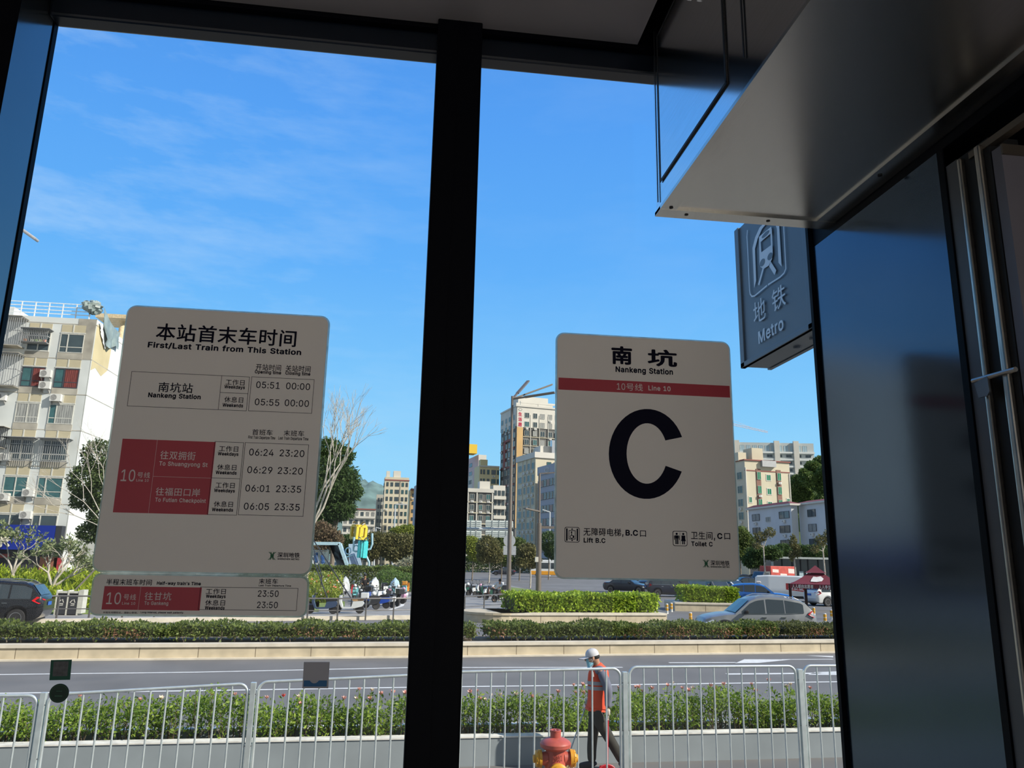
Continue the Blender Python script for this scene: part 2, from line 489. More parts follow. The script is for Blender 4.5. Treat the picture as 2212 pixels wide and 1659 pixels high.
# letter outlines in 1/400 em: advance | outline | holes and further outlines
GLYPH = {
 "'": '82|31 127 28 203 54 203 51 127',
 ',': '75|15 -48 27 28 55 28 34 -48',
 '-': '181|135 98 135 75 46 75 46 98',
 '.': '75|38 -2 31 0 25 4 21 9 20 16 21 23 25 29 31 33 38 35 45 33 51 29 55 23 56 16 55 9 51 4 45 0',
 '/': '100|94 213 28 -31 6 -31 71 213',
 '0': '181|91 -3 70 0 52 10 38 25 28 45 21 71 19 102 21 132 28 158 38 179 52 194 70 203 91 206 112 203 129 194 143 179 154 158 160 132 162 102 160 71 154 45 143 25 129 10 112 0|91 20 104 22 116 29 125 41 132 57 136 78 138 102 136 126 132 146 125 162 116 174 104 181 91 184 77 181 65 174 56 162 49 146 45 126 44 102 45 78 49 57 56 41 65 29 77 22',
 '1': '181|31 0 31 22 156 22 156 0|110 203 110 0 85 0 85 179 84 179 34 143 34 171 79 203',
 '2': '181|26 0 26 19 94 91 113 113 120 122 124 131 127 139 128 149 127 159 123 167 117 174 109 180 100 183 89 184 78 183 69 179 61 173 56 165 52 156 51 145 26 145 28 162 34 177 44 189 57 198 73 204 90 206 107 204 122 199 135 190 144 178 150 164 152 149 151 138 148 127 143 116 134 103 122 89 107 72 61 24 61 23 156 23 156 0',
 '3': '181|87 -3 69 -1 53 4 39 12 28 23 21 37 17 53 44 53 46 43 51 35 57 28 66 24 76 21 87 20 99 21 110 24 119 30 126 37 130 47 132 58 130 69 126 78 120 87 110 93 97 98 80 99 63 99 63 120 115 179 115 181 28 181 28 203 149 203 149 184 85 111 85 116 105 115 123 110 138 101 148 89 155 74 157 58 155 41 148 26 137 14 123 5 107 -1',
 '4': '181|16 42 16 63 99 203 124 203 43 66 43 65 165 65 165 42|113 0 113 48 113 58 113 127 137 127 137 0',
 '5': '181|88 -3 71 -1 56 4 43 13 33 24 27 37 24 52 49 52 51 43 55 36 61 29 69 24 78 21 88 20 100 21 110 26 119 33 126 42 130 53 131 65 130 77 125 88 119 98 110 105 99 109 87 111 77 110 67 107 58 103 51 98 27 101 38 203 147 203 147 181 60 181 54 121 62 126 71 130 81 133 92 133 105 132 118 128 129 122 138 114 146 104 152 92 155 79 156 65 154 47 148 30 137 17 123 6 107 -1',
 '6': '181|91 -3 73 -1 57 6 44 16 34 30 28 46 25 65 27 80 32 96 41 114 55 136 101 203 129 203 60 104 58 104 66 115 78 123 86 125 94 126 111 124 126 118 139 108 148 96 154 81 156 63 153 45 147 29 137 16 124 6 108 -1|91 19 102 21 111 25 120 32 126 41 130 51 131 63 130 75 126 85 120 94 111 101 102 105 91 106 79 105 70 101 61 94 55 86 51 75 50 63 51 51 55 41 61 32 70 25 79 21',
 '9': '181|90 206 108 204 124 198 137 187 147 174 153 157 156 139 154 124 149 108 140 90 126 67 80 0 52 0 121 99 123 99 115 88 103 81 95 79 87 78 70 80 55 86 42 95 33 108 27 123 25 141 28 159 34 175 44 188 57 198 73 204|90 184 79 183 70 178 61 172 55 163 51 152 50 141 51 129 55 118 61 109 70 103 79 99 90 97 102 99 111 103 120 109 126 118 130 128 131 140 130 152 126 163 120 172 112 178 102 183',
 ':': '75|38 -2 31 0 25 4 21 9 20 16 21 23 25 29 31 33 38 35 45 33 51 29 55 23 56 16 55 9 51 4 45 0|38 108 31 110 25 114 21 119 20 126 21 134 25 139 31 143 38 145 45 143 51 139 55 134 56 126 55 119 51 114 45 110',
 'B': '182|24 0 24 203 96 203 116 202 132 196 144 188 152 177 158 164 159 150 158 138 155 128 149 120 143 114 135 110 126 107 126 105 136 103 145 98 154 91 161 81 166 69 167 54 165 40 160 27 151 16 138 7 120 2 99 0|50 23 98 23 118 25 132 32 140 42 142 55 141 65 137 74 131 81 122 87 112 91 99 92 50 92|50 114 95 114 106 115 115 118 123 124 129 131 133 139 134 149 132 161 125 172 113 178 96 181 50 181',
 'C': '204|107 -3 82 0 60 10 42 25 28 46 19 72 16 102 19 132 28 157 42 178 60 193 82 203 107 206 122 205 136 202 149 196 161 188 171 179 179 167 185 154 189 139 163 139 160 149 156 158 150 165 143 171 135 176 126 180 117 182 107 182 89 180 73 173 60 161 50 146 44 126 41 102 44 78 50 58 60 42 74 31 89 24 107 21 117 22 126 24 135 27 143 32 150 38 156 46 160 54 163 64 189 64 185 49 179 36 171 25 161 15 149 7 136 2 122 -2',
 'D': '201|88 0 38 0 38 23 86 23 109 25 127 32 141 44 152 60 158 79 160 102 158 125 152 144 142 160 128 171 110 178 88 181 37 181 37 203 90 203 118 200 141 191 160 177 173 156 182 131 185 102 182 73 173 47 159 27 140 12 116 3|50 203 50 0 24 0 24 203',
 'E': '167|24 0 24 203 149 203 149 181 50 181 50 114 142 114 142 91 50 91 50 23 150 23 150 0',
 'F': '164|24 0 24 203 148 203 148 181 50 181 50 111 138 111 138 88 50 88 50 0',
 'G': '208|107 -3 82 0 60 10 41 25 28 46 19 72 16 102 19 132 28 157 41 178 60 193 81 203 106 206 122 205 136 201 149 196 161 188 171 178 180 167 186 154 190 139 163 139 160 149 155 157 149 165 142 171 135 176 126 179 117 182 106 182 89 180 73 173 60 161 50 146 44 126 41 102 44 78 50 58 60 42 74 31 90 24 107 21 124 23 138 28 150 37 158 49 164 64 166 81 174 80 113 80 113 102 191 102 191 80 188 57 180 36 167 20 151 8 130 0',
 'H': '207|24 0 24 203 50 203 50 116 157 116 157 203 183 203 183 0 157 0 157 93 50 93 50 0',
 'L': '157|24 0 24 203 50 203 50 23 144 23 144 0',
 'M': '251|24 0 24 203 61 203 111 75 115 64 120 49 125 34 129 20 123 20 127 33 132 48 137 63 141 75 191 203 227 203 227 0 202 0 202 116 202 131 202 147 202 165 203 183 205 183 199 164 193 145 187 129 182 116 137 0 114 0 68 116 64 128 58 144 52 163 45 183 48 183 48 166 48 149 49 131 49 116 49 0',
 'N': '209|24 0 24 203 54 203 137 73 145 60 155 43 166 22 162 21 160 43 160 63 160 78 160 203 185 203 185 0 155 0 81 116 71 132 59 152 43 181 48 181 49 153 50 131 50 116 50 0',
 'O': '213|107 -3 82 0 60 10 42 25 28 46 19 72 16 102 19 132 28 157 42 178 60 193 82 203 107 206 132 203 153 193 172 178 186 157 194 132 197 102 194 72 186 46 172 25 153 10 132 0|107 21 124 23 140 30 153 42 163 58 170 78 172 102 170 126 163 146 153 162 140 173 124 180 107 182 89 180 74 173 60 162 50 146 44 126 41 102 44 78 50 58 60 42 74 30 89 23',
 'R': '180|24 0 24 203 94 203 116 201 133 195 147 186 156 173 162 158 164 141 162 124 156 109 147 96 133 87 116 81 94 79 39 79 39 102 93 102 108 103 119 107 128 112 133 120 137 130 138 141 137 152 133 162 128 170 119 176 108 180 93 181 50 181 50 0|141 0 92 92 121 92 171 0',
 'S': '179|89 -4 69 -2 51 4 36 12 26 24 18 38 15 55 42 55 44 44 49 35 57 28 67 23 78 21 89 20 103 21 114 24 124 29 132 37 137 46 138 56 137 65 133 72 126 77 118 82 98 89 73 96 51 104 34 116 24 130 21 149 23 165 30 179 41 191 55 199 72 204 91 206 110 204 126 199 140 191 151 179 158 166 160 151 135 151 131 165 121 175 107 181 90 183 78 182 67 179 58 174 51 167 47 159 46 150 48 141 52 133 59 128 68 123 85 117 106 112 125 105 134 101 143 95 151 88 158 79 162 68 163 55 161 40 155 25 144 13 129 4 111 -2',
 'T': '179|13 181 13 203 167 203 167 181 103 181 103 0 77 0 77 181',
 'W': '274|62 0 7 203 33 203 65 78 70 58 75 37 79 16 76 16 80 37 85 58 90 78 122 203 152 203 185 78 190 58 194 37 199 16 195 16 200 37 204 58 209 78 241 203 268 203 212 0 182 0 147 129 141 157 134 190 140 190 134 158 127 129 92 0',
 'Z': '175|17 0 17 19 109 154 122 172 136 190 139 182 114 181 89 181 16 181 16 203 159 203 159 185 67 51 54 32 39 13 36 22 61 23 86 23 160 23 160 0',
 'a': '156|64 -3 50 -2 38 2 27 9 19 18 14 29 12 43 13 55 17 64 23 72 31 77 40 81 50 84 71 88 93 91 106 94 110 102 110 103 109 111 107 119 102 124 96 129 88 131 78 132 68 131 60 129 47 120 40 110 16 116 23 129 31 138 42 145 53 150 65 153 78 154 96 152 105 149 114 144 122 137 129 128 133 116 135 101 135 0 111 0 111 21 109 21 101 10 94 5 86 0 76 -2|68 18 81 19 91 23 99 30 105 37 109 46 110 55 110 76 104 73 93 70 80 68 70 67 54 63 47 60 41 56 38 50 37 42 38 35 41 29 46 24 52 21 60 19',
 'c': '158|83 -3 64 -1 47 7 33 18 22 34 16 53 14 75 16 97 22 116 33 132 47 144 64 151 83 154 94 153 104 151 113 147 122 142 130 136 136 129 141 120 145 111 121 105 116 116 108 124 97 130 83 132 69 130 58 124 49 115 43 103 40 90 39 75 40 60 43 47 49 35 58 26 69 21 83 19 97 21 108 26 117 35 122 47 145 41 142 31 136 22 130 15 122 9 114 3 104 0 94 -3',
 'd': '170|78 -3 60 -1 45 6 32 18 22 34 16 53 14 76 16 98 22 117 32 133 45 144 60 151 78 154 91 153 101 149 109 144 115 138 122 128 124 128 124 203 149 203 149 0 125 0 125 23 123 23 115 12 109 7 101 2 91 -2|82 19 95 21 105 26 114 35 120 46 123 60 125 76 123 92 120 105 114 116 105 125 95 130 82 132 69 130 58 125 49 116 43 104 40 91 39 76 40 60 43 47 50 35 58 26 69 21',
 'e': '162|85 -3 64 -1 47 7 33 18 22 34 16 53 14 75 16 97 22 116 32 132 46 144 63 151 82 154 94 153 106 150 118 144 128 136 136 126 143 113 147 97 148 78 148 68 30 68 30 88 135 88 124 81 123 95 119 107 113 118 105 126 95 130 82 132 69 130 59 125 50 118 44 108 40 97 38 84 38 71 40 55 44 42 51 32 60 25 72 20 85 18 94 19 101 21 108 24 114 29 119 35 122 42 146 36 141 25 134 16 125 8 113 2 100 -2',
 'f': '101|91 152 91 131 3 131 3 152|32 0 32 173 34 185 38 194 45 202 54 208 64 211 75 212 89 211 97 208 91 187 86 189 78 190 68 188 62 184 58 177 57 167 57 0',
 'g': '170|83 -60 67 -59 54 -56 42 -51 33 -44 26 -36 20 -28 41 -16 49 -26 54 -31 62 -35 71 -38 83 -39 100 -37 113 -30 122 -19 125 -2 125 27 122 27 115 17 109 11 101 6 91 3 78 2 61 4 45 11 32 21 22 36 16 54 14 76 16 98 22 117 32 133 45 144 61 151 78 154 91 153 101 149 109 144 115 138 123 128 125 128 125 152 149 152 149 -4 147 -22 140 -36 130 -47 116 -54 100 -59|82 24 95 25 105 30 114 38 120 48 124 62 125 77 124 92 120 106 114 117 106 125 95 130 82 132 69 130 58 125 50 116 43 105 40 92 39 77 40 62 43 49 50 38 58 30 69 25',
 'h': '164|45 91 45 0 21 0 21 203 45 203 45 115 41 115 49 133 61 145 75 152 91 154 105 152 118 147 128 139 136 128 141 114 143 96 143 0 118 0 118 94 116 110 109 122 98 129 84 132 74 130 64 127 57 121 51 113 47 103',
 'i': '67|21 0 21 152 45 152 45 0|33 177 27 178 22 182 18 187 17 193 18 200 22 205 27 208 33 209 40 208 46 205 49 200 51 193 49 187 46 182 40 178',
 'k': '152|44 55 44 85 48 85 114 152 144 152 74 80 71 80|21 0 21 203 45 203 45 0|118 0 59 74 76 91 149 0',
 'l': '76|56 -1 40 1 30 8 23 19 21 34 21 203 45 203 45 39 46 31 48 25 52 22 58 21 64 21 68 22 72 1 65 0',
 'm': '244|21 0 21 152 45 152 45 118 43 118 47 129 53 138 60 145 69 150 78 153 88 154 103 152 115 144 124 133 128 118 125 118 129 128 135 137 143 145 152 150 163 153 175 154 187 153 199 149 209 142 216 131 221 118 223 102 223 0 198 0 198 101 196 116 189 125 179 130 167 132 158 131 150 128 143 123 138 116 135 108 134 99 134 0 110 0 110 104 108 115 101 124 92 130 80 132 71 131 63 128 56 123 50 116 47 106 45 95 45 0',
 'n': '164|45 91 45 0 21 0 21 152 45 152 45 115 41 115 49 133 61 145 75 152 91 154 105 152 118 147 128 139 136 128 141 114 143 96 143 0 118 0 118 94 116 110 109 122 98 129 84 132 74 130 64 127 57 121 51 113 47 103',
 'o': '166|83 -3 64 -1 47 7 33 18 22 34 16 53 14 75 16 97 22 116 33 132 47 144 64 151 83 154 102 151 119 144 133 132 144 116 150 97 152 75 150 53 144 34 133 18 119 7 102 -1|83 19 97 21 108 26 117 35 123 47 126 60 128 75 126 90 123 103 117 115 108 124 97 130 83 132 69 130 58 124 49 115 43 103 40 90 39 75 40 60 43 47 49 35 58 26 69 21',
 'p': '170|21 -57 21 152 45 152 45 128 47 128 55 138 61 144 69 149 79 153 92 154 110 151 125 144 138 133 148 117 154 98 156 76 154 53 148 34 138 18 125 6 110 -1 92 -3 79 -2 69 2 61 7 55 12 47 23 45 23 45 -57|88 19 101 21 112 26 120 35 126 47 130 60 131 76 130 91 126 104 120 116 112 125 101 130 88 132 75 130 64 125 56 116 50 105 46 92 45 76 46 60 50 46 56 35 65 26 75 21',
 'r': '104|21 0 21 152 45 152 45 128 46 128 52 139 61 147 72 152 85 154 92 154 97 153 97 129 92 130 83 130 73 129 64 126 56 121 50 113 47 105 45 95 45 0',
 's': '146|73 -3 58 -2 45 1 34 7 25 15 18 25 14 38 38 43 42 32 50 24 60 20 73 18 87 20 98 25 105 32 107 41 106 48 102 54 95 59 85 62 60 68 42 74 29 83 21 95 19 110 21 122 26 133 35 141 46 148 60 152 75 154 89 153 102 149 112 143 120 136 126 126 130 116 107 111 103 119 97 126 88 131 75 133 62 131 52 127 46 120 43 111 45 103 50 97 57 93 69 89 92 84 110 77 122 69 130 57 132 43 131 30 125 19 116 10 104 3 89 -2',
 't': '91|82 152 82 131 3 131 3 152|26 188 50 188 50 39 51 30 54 25 60 21 68 20 74 20 81 21 85 1 77 -1 67 -2 50 1 37 9 29 21 26 37',
 'u': '164|73 -2 59 0 46 4 36 12 28 23 23 38 21 56 21 152 45 152 45 58 48 42 55 30 66 23 80 20 90 21 100 25 107 31 113 39 117 49 118 61 118 152 143 152 143 0 119 0 119 37 123 37 114 19 103 7 89 0',
 'v': '156|65 0 7 152 34 152 66 62 75 35 82 8 74 8 81 35 90 62 122 152 149 152 91 0',
 'w': '227|55 0 9 152 35 152 53 85 62 55 70 17 66 17 74 54 82 85 101 152 127 152 145 85 153 54 161 17 157 17 165 54 173 85 192 152 218 152 172 0 147 0 128 69 122 90 116 112 111 135 116 135 111 112 105 90 99 69 79 0',
 'y': '156|19 -55 25 -34 29 -35 42 -36 47 -34 52 -30 56 -23 60 -14 65 -1 7 152 34 152 66 62 75 35 82 8 73 8 81 35 90 62 122 152 149 152 82 -23 77 -34 71 -43 64 -50 56 -54 47 -57 37 -58 26 -57',
}


_TXT = {}


def text_geo(s, bold=0.0):
    """flat letter shapes of a string, scaled to a unit box"""
    key = (s, bold)
    if key in _TXT:
        return _TXT[key]
    latin = all(ch in GLYPH or ch == ' ' for ch in s)
    if latin:
        pen, v, f = 0, [], []
        for ch in s:
            if ch == ' ':
                pen += 105
                continue
            adv, *loops = GLYPH[ch].split('|')
            n = len(v)
            P = []
            for lp in loops:
                q = [int(k) for k in lp.split()]
                P.append([Vector(((q[i] + pen) / 400, q[i + 1] / 400, 0)) for i in range(0, len(q), 2)])
            area = [sum(p.x * q.y - q.x * p.y for p, q in zip(lp, lp[1:] + lp[:1])) for lp in P]
            big = max(area, key=abs)
            outer = [lp for lp, a in zip(P, area) if a * big > 0]
            for li, lp in enumerate(outer):
                grp = [lp] + [h for h, a in zip(P, area) if a * big < 0 and min(k.x for k in lp) <= h[0].x <= max(k.x for k in lp) and min(k.y for k in lp) <= h[0].y <= max(k.y for k in lp)]
                n = len(v)
                v += [(k.x, k.y, li * .5) for q in grp for k in q]
                f += [tuple(i + n for i in t_) for t_ in tessellate_polygon(grp)]
            pen += int(adv) + (14 if bold > 0.005 else 6)
    else:
        c = bpy.data.curves.new('letters', 'FONT')
        c.body = s
        c.resolution_u = 3
        c.space_character = 1.06
        o = bpy.data.objects.new('letters', c)
        COL.objects.link(o)
        bpy.context.view_layer.update()
        me = bpy.data.meshes.new_from_object(o.evaluated_get(bpy.context.evaluated_depsgraph_get()))
        v = [(p.co.x, p.co.y, 0) for p in me.vertices]
        f = [tuple(p.vertices) for p in me.polygons]
        bpy.data.objects.remove(o)
        bpy.data.curves.remove(c)
        bpy.data.meshes.remove(me)
    if bold:                                           # thicken the strokes with shifted copies
        n, v0, f0 = len(v), list(v), list(f)
        for i in range(8):
            dx, dy = bold * math.cos(i * PI / 4), bold * math.sin(i * PI / 4)
            f += [tuple(a + n * (i + 1) for a in p) for p in f0]
            v += [(p[0] + dx, p[1] + dy, p[2] + i + 1) for p in v0]
    x0, x1 = min(p[0] for p in v), max(p[0] for p in v)
    y0, y1 = min(p[1] for p in v), max(p[1] for p in v)
    v = [((p[0] - x0) / (x1 - x0) - 0.5, (p[1] - y0) / (y1 - y0) - 0.5, p[2]) for p in v]
    _TXT[key] = (v, f)
    return v, f


def put_text(mb, s, c, ux, uy, bold=0.0, mi=0):
    """string centred on c, spanning the vectors ux (width) and uy (height)"""
    v, f = text_geo(s, bold)
    c, ux, uy = Vector(c), Vector(ux), Vector(uy)
    n = ux.cross(uy).normalized() * uy.length * .0022
    mb.add([c + ux * p[0] + uy * p[1] + n * p[2] for p in v], f, mi)


def rrect(x0, x1, z0, z1, r, n=6):
    pts = []
    for cx, cz, a in ((x1 - r, z1 - r, 0), (x0 + r, z1 - r, 90), (x0 + r, z0 + r, 180), (x1 - r, z0 + r, 270)):
        for i in range(n + 1):
            q = math.radians(a + 90 * i / n)
            pts.append((cx + r * math.cos(q), cz + r * math.sin(q)))
    return pts


# ------------------------------------------------------------------ the station entrance hall
M_dark = mat('dark blue-black powder coat', (0.005, 0.009, 0.017), 0.32, 0.0, 0.1, 3, 0.6)
M_mull = mat('black mullion coat', (0.0014, 0.0018, 0.0042), 0.55, 0.0, 0.1, 3, 0.1)
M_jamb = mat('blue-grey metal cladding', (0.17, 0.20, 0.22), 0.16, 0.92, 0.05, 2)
M_ceil = mat('dark grey ceiling board', (0.30, 0.275, 0.275), 0.75, nz=0.05, sc=4)
M_floor = mat('grey granite floor tiles', (0.42, 0.39, 0.35), 0.35, nz=0.2, sc=60)
M_wall = mat('warm grey wall board', (0.28, 0.25, 0.22), 0.7, nz=0.05)
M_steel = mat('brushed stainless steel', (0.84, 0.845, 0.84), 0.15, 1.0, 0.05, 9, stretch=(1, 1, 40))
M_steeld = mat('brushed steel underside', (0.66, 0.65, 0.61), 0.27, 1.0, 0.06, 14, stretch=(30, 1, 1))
M_black = mat('black rubber', (0.006, 0.006, 0.007), 0.6)
M_ext = mat('exterior dark cladding', (0.06, 0.07, 0.085), 0.4)
GLASS = glass_mat('window glass', 0.010)

YW = 2.2                                              # plane of the glass
xl, xr, zh = -1.136, 1.247, 3.10
fl = MB()
fl.box(-3.4, 3.4, -7, 2.32, -0.12, 0)
struct('floor', fl, M_floor)
m = MB()
m.box(-3.4, 0.655, -7, 2.115, 3.185, 3.24)
m.box(-3.4, 3.4, -7, 2.45, 3.42, 3.5, 1)
struct('ceiling', m, [M_ceil, M_mull])
m = MB()
m.box(-3.4, -3.3, -7, 2.32, 2.95, 3.42)
m.box(-3.4, -3.3, -1.0, 2.32, -1.3, 2.95)
m.box(-3.4, -3.3, -7, 2.32, -1.3, 0)
m.box(-3.3, -1.9, 2.0, 2.2, 0, 3.42)
struct('wall_left', m, M_mull)
m = MB()
m.box(3.3, 3.4, -7, 2.32, 2.95, 3.42)
m.box(3.3, 3.4, -1.6, 2.32, -1.3, 2.95)
m.box(3.3, 3.4, -7, 2.32, -1.3, 0.0)
m.box(xr + 0.14, 3.3, 2.2, 2.32, -1.3, 3.42)
struct('wall_right', m, M_wall)
m = MB()
m.box(-3.3, -3.0, -7, -6.8, 0, 3.42)
m.box(3.0, 3.3, -7, -6.8, 0, 3.42)
m.box(-3.0, 3.0, -7, -6.8, 2.95, 3.42)
struct('wall_back', m, M_wall)
m = MB()
m.box(-3.4, 3.4, 2.22, 2.34, -1.3, 0.0)
struct('baseboard_front', m, M_ext)

# trims: left jamb, centre mullion, head rail, right reveal
m = MB()
m.box(-1.9, xl, 2.0, 2.2, 0, 3.42, 1)
m.box(-1.9, xl - .12, 2.2, 2.34, 0, 3.42, 1)
m.quad((xl + .0008, 2.0, 0), (xl + .0008, 2.176, 0), (xl + .0008, 2.176, 3.42), (xl + .0008, 2.0, 3.42), 0)
m.box(xl, xl + 0.004, 2.178, 2.2, 0, 3.42, 1)
struct('trim_1', m, [M_jamb, M_mull])
m = MB()
m.cbox(0.011, 0.150, 2.09, 2.26, 0, 3.42, 0.006)
m.box(0.076, 0.079, 2.0885, 2.092, 0, 3.42)
struct('trim_2', m, M_mull)
m = MB()
m.cbox(xl, xr, 2.14, 2.2, zh, 3.172, 0.008)
m.box(xl, xr, 2.12, 2.16, 3.172, 3.42, 1)
m.box(xl, xr, 2.10, 2.24, 0.0, 0.07)
struct('trim_3', m, [M_dark, M_mull])
m = MB()
m.quad((xr - .0008, 1.575, 0), (xr - .0008, 1.575, 2.552), (xr - .0008, 2.185, 2.552), (xr - .0008, 2.185, 0), 0)
m.box(xr, xr + 0.11, 1.555, 2.2, 0, 2.55, 1)
m.box(xr + .002, xr + 0.11, 1.2, 2.2, 2.552, 3.0, 1)
m.box(xr - 0.012, xr + 0.002, 2.185, 2.2, 0, 2.85, 1)
m.box(xr - 0.004, xr + 0.11, 1.555, 1.575, 0, 2.55, 1)
m.box(xr + 0.03, xr + 0.6, -1.0, 2.2, 2.55, 3.42, 1)
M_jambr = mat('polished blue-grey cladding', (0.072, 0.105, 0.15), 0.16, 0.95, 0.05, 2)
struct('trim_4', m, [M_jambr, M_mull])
for k, (a, b) in enumerate(((xl, 0.02), (0.145, xr))):
    m = MB()
    m.box(a, b, YW, YW + 0.008, 0.06, zh + 0.02)
    struct('window_%d' % (k + 1), m, GLASS)

# door leaf and its frame on the right
M_doorc = mat('dark brown-grey door board', (0.14, 0.132, 0.155), 0.5, nz=0.08)
m = MB()
m.box(xr + 0.003, 2.5, 1.385, 1.412, 0, 2.462)
o = struct('door_1', m, M_doorc)
m2 = MB()
m2.box(xr + 0.003, 2.5, 1.380, 1.386, 2.44, 2.464)
m2.box(xr - 0.002, xr + 0.02, 0.2, 1.475, 2.478, 2.494)
m2.build('door_frame', mat('worn bronze edge', (0.18, 0.15, 0.12), 0.4, 0.8), o)

# roller shutter housing above the doorway
bx0, bx1, by1, bz = 0.697, 1.243, 2.09, 2.589
box = thing('shutter_housing', 'brushed steel roller shutter housing hanging above the doorway at upper right', 'shutter housing', (0.97, 0.6, bz))
m = MB()
m.box(bx0, bx1, -1.2, by1, bz, 3.40)
m.build('casing', M_steel, box, local=False)
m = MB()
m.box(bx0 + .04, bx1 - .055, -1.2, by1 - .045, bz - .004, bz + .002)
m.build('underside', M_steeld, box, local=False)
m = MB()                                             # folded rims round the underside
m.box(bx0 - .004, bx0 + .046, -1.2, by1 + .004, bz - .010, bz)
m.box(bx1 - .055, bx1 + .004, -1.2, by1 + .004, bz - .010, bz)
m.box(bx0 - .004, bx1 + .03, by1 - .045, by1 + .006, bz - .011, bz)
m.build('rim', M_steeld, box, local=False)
xs = bx0 - .0035
m = MB()                                             # access hatch on the side
hy0, hy1, hz0, hz1 = 1.545, 2.035, 2.665, 3.16
m.box(xs, xs + .003, hy0, hy1, hz0, hz1)
hatch = m.build('access_hatch', M_steel, box, local=False)
m = MB()
w_ = 0.004
for a in ((hy0 - w_, hy1 + w_, hz0 - w_, hz0 + w_), (hy0 - w_, hy0 + w_, hz0, hz1), (hy1 - w_ / 2, hy1 + w_ / 2, hz0, hz1), (hy0, hy1, hz1 - w_ / 2, hz1 + w_ / 2), (2.062, 2.066, 2.61, 3.2), (1.44, 1.446, 2.66, 3.3)):
    m.box(xs - .0012, xs + .001, *a)
m.build('seam', M_black, box, local=False)
m = MB()
m.lathe([(0.010, 0), (0.010, 0.012), (0.004, 0.014)], 12, M=Matrix.Translation((xs, 1.72, 3.06)) @ Matrix.Rotation(-PI / 2, 4, 'Y'))
m.box(xs - .02, xs - .008, 1.717, 1.723, 3.035, 3.062)
m.build('lock', M_steel, hatch, local=False)
for p in ((bx0 + .025, 2.03), (bx0 + .085, 2.067), (bx0 + .345, 2.067), (bx1 - .035, 1.75)):
    m = MB()
    m.lathe([(0.006, 0), (0.006, -0.0025), (0.001, -0.003)], 10, M=Matrix.Translation((p[0], p[1], bz - .010)))
    m.build('screw', M_black, box, local=False)

# vertical guide channel of the shutter and its latch
M_rail = mat('satin steel rail', (0.45, 0.42, 0.38), 0.33, 1.0, 0.1, 20)
M_flan = mat('dull grey flange', (0.10, 0.10, 0.105), 0.5, 0.3, 0.1, 8)
gd = thing('shutter_guide', 'dark steel shutter guide channel with two bright lips beside the doorway', 'guide rail', (xr, 1.5, 0))
m = MB()
m.box(xr, xr + .03, 1.515, 1.553, 0, 2.50)
m.build('flange', M_flan, gd, local=False)
m = MB()
m.box(xr + .002, xr + .075, 1.415, 1.515, 0, 2.50, 0)
m.build('channel', M_black, gd, local=False)
for ya, yb in ((1.492, 1.503), (1.431, 1.447)):
    m = MB()
    m.cbox(xr - .012, xr + .002, ya, yb, 0, 2.49, .004)
    m.build('lip', M_rail, gd, local=False)
lt = thing('latch_bracket', 'small steel latch bracket bolted across the shutter guide', 'latch', at(2120, 830, x=xr - .02))
c = at(2124, 828, x=xr - .02)
m = MB()
m.tube([c + Vector((0, .03, .012)), c + Vector((.004, -.09, .01))], 0.0055, 8)
m.build('pin', M_rail, lt, local=False)
m = MB()
pl = [(c.x - .004, c.y + .022, c.z + .005), (c.x - .004, c.y - .018, c.z + .012), (c.x - .004, c.y - .02, c.z - .022), (c.x - .004, c.y - .012, c.z - .03), (c.x - .004, c.y + .014, c.z - .03)]
m.prism(pl, (.004, 0, 0))
M_zinc = mat('zinc plate', (0.16, 0.17, 0.18), 0.4, 0.7)
m.build('plate', M_zinc, lt, local=False)
m = MB()
m.prism([(p[0] + .03, p[1] - .075, p[2] + .004) for p in pl], (.004, 0, 0))
m.build('plate', M_zinc, lt, local=False)

# ceiling lamps further back in the hall
M_lamp = mat('lamp diffuser', (0.9, 0.9, 0.88), 0.6, emit=(1.0, 0.84, 0.68), es=5.0)
for k, (lx, ly, lb) in enumerate(((-1.3, -2.2, 'square ceiling light panel nearer the left wall of the hall'), (1.6, -3.4, 'square ceiling light panel nearer the right wall of the hall'))):
    t = thing('ceiling_light', lb, 'ceiling light', (lx, ly, 3.18), group='light panels of the hall')
    m = MB()
    m.box(-.32, .32, -.32, .32, -.03, 0.004)
    m.build('frame', M_steel, t)
    m = MB()
    m.box(-.29, .29, -.29, .29, -.036, -.03)
    m.build('diffuser', M_lamp, t)

# ------------------------------------------------------------------ signs stuck to the glass
M_sign = mat('cream printed sheet', (0.84, 0.79, 0.73), 0.45, nz=0.02, sc=3)
M_ink = mat('black print', (0.005, 0.005, 0.016), 0.7, spec=0.12)
M_red = mat('crimson print', (0.44, 0.035, 0.055), 0.45, nz=0.04)
M_pink = mat('pale print on crimson', (0.72, 0.62, 0.60), 0.5)
M_green = mat('green emblem print', (0.0, 0.10, 0.035), 0.5)
M_rim = mat('clear sealant edge', (0.62, 0.72, 0.70), 0.3, nz=0.2, sc=40)
M_rim.node_tree.nodes['Principled BSDF'].inputs['Transmission Weight'].default_value = 0.6
M_rim.node_tree.nodes['Principled BSDF'].inputs['IOR'].default_value = 1.05
YS = 2.1935                                           # printed face of the signs


def Wp(px, py, dy=0.0):
    return at(px, py, y=YS - dy)


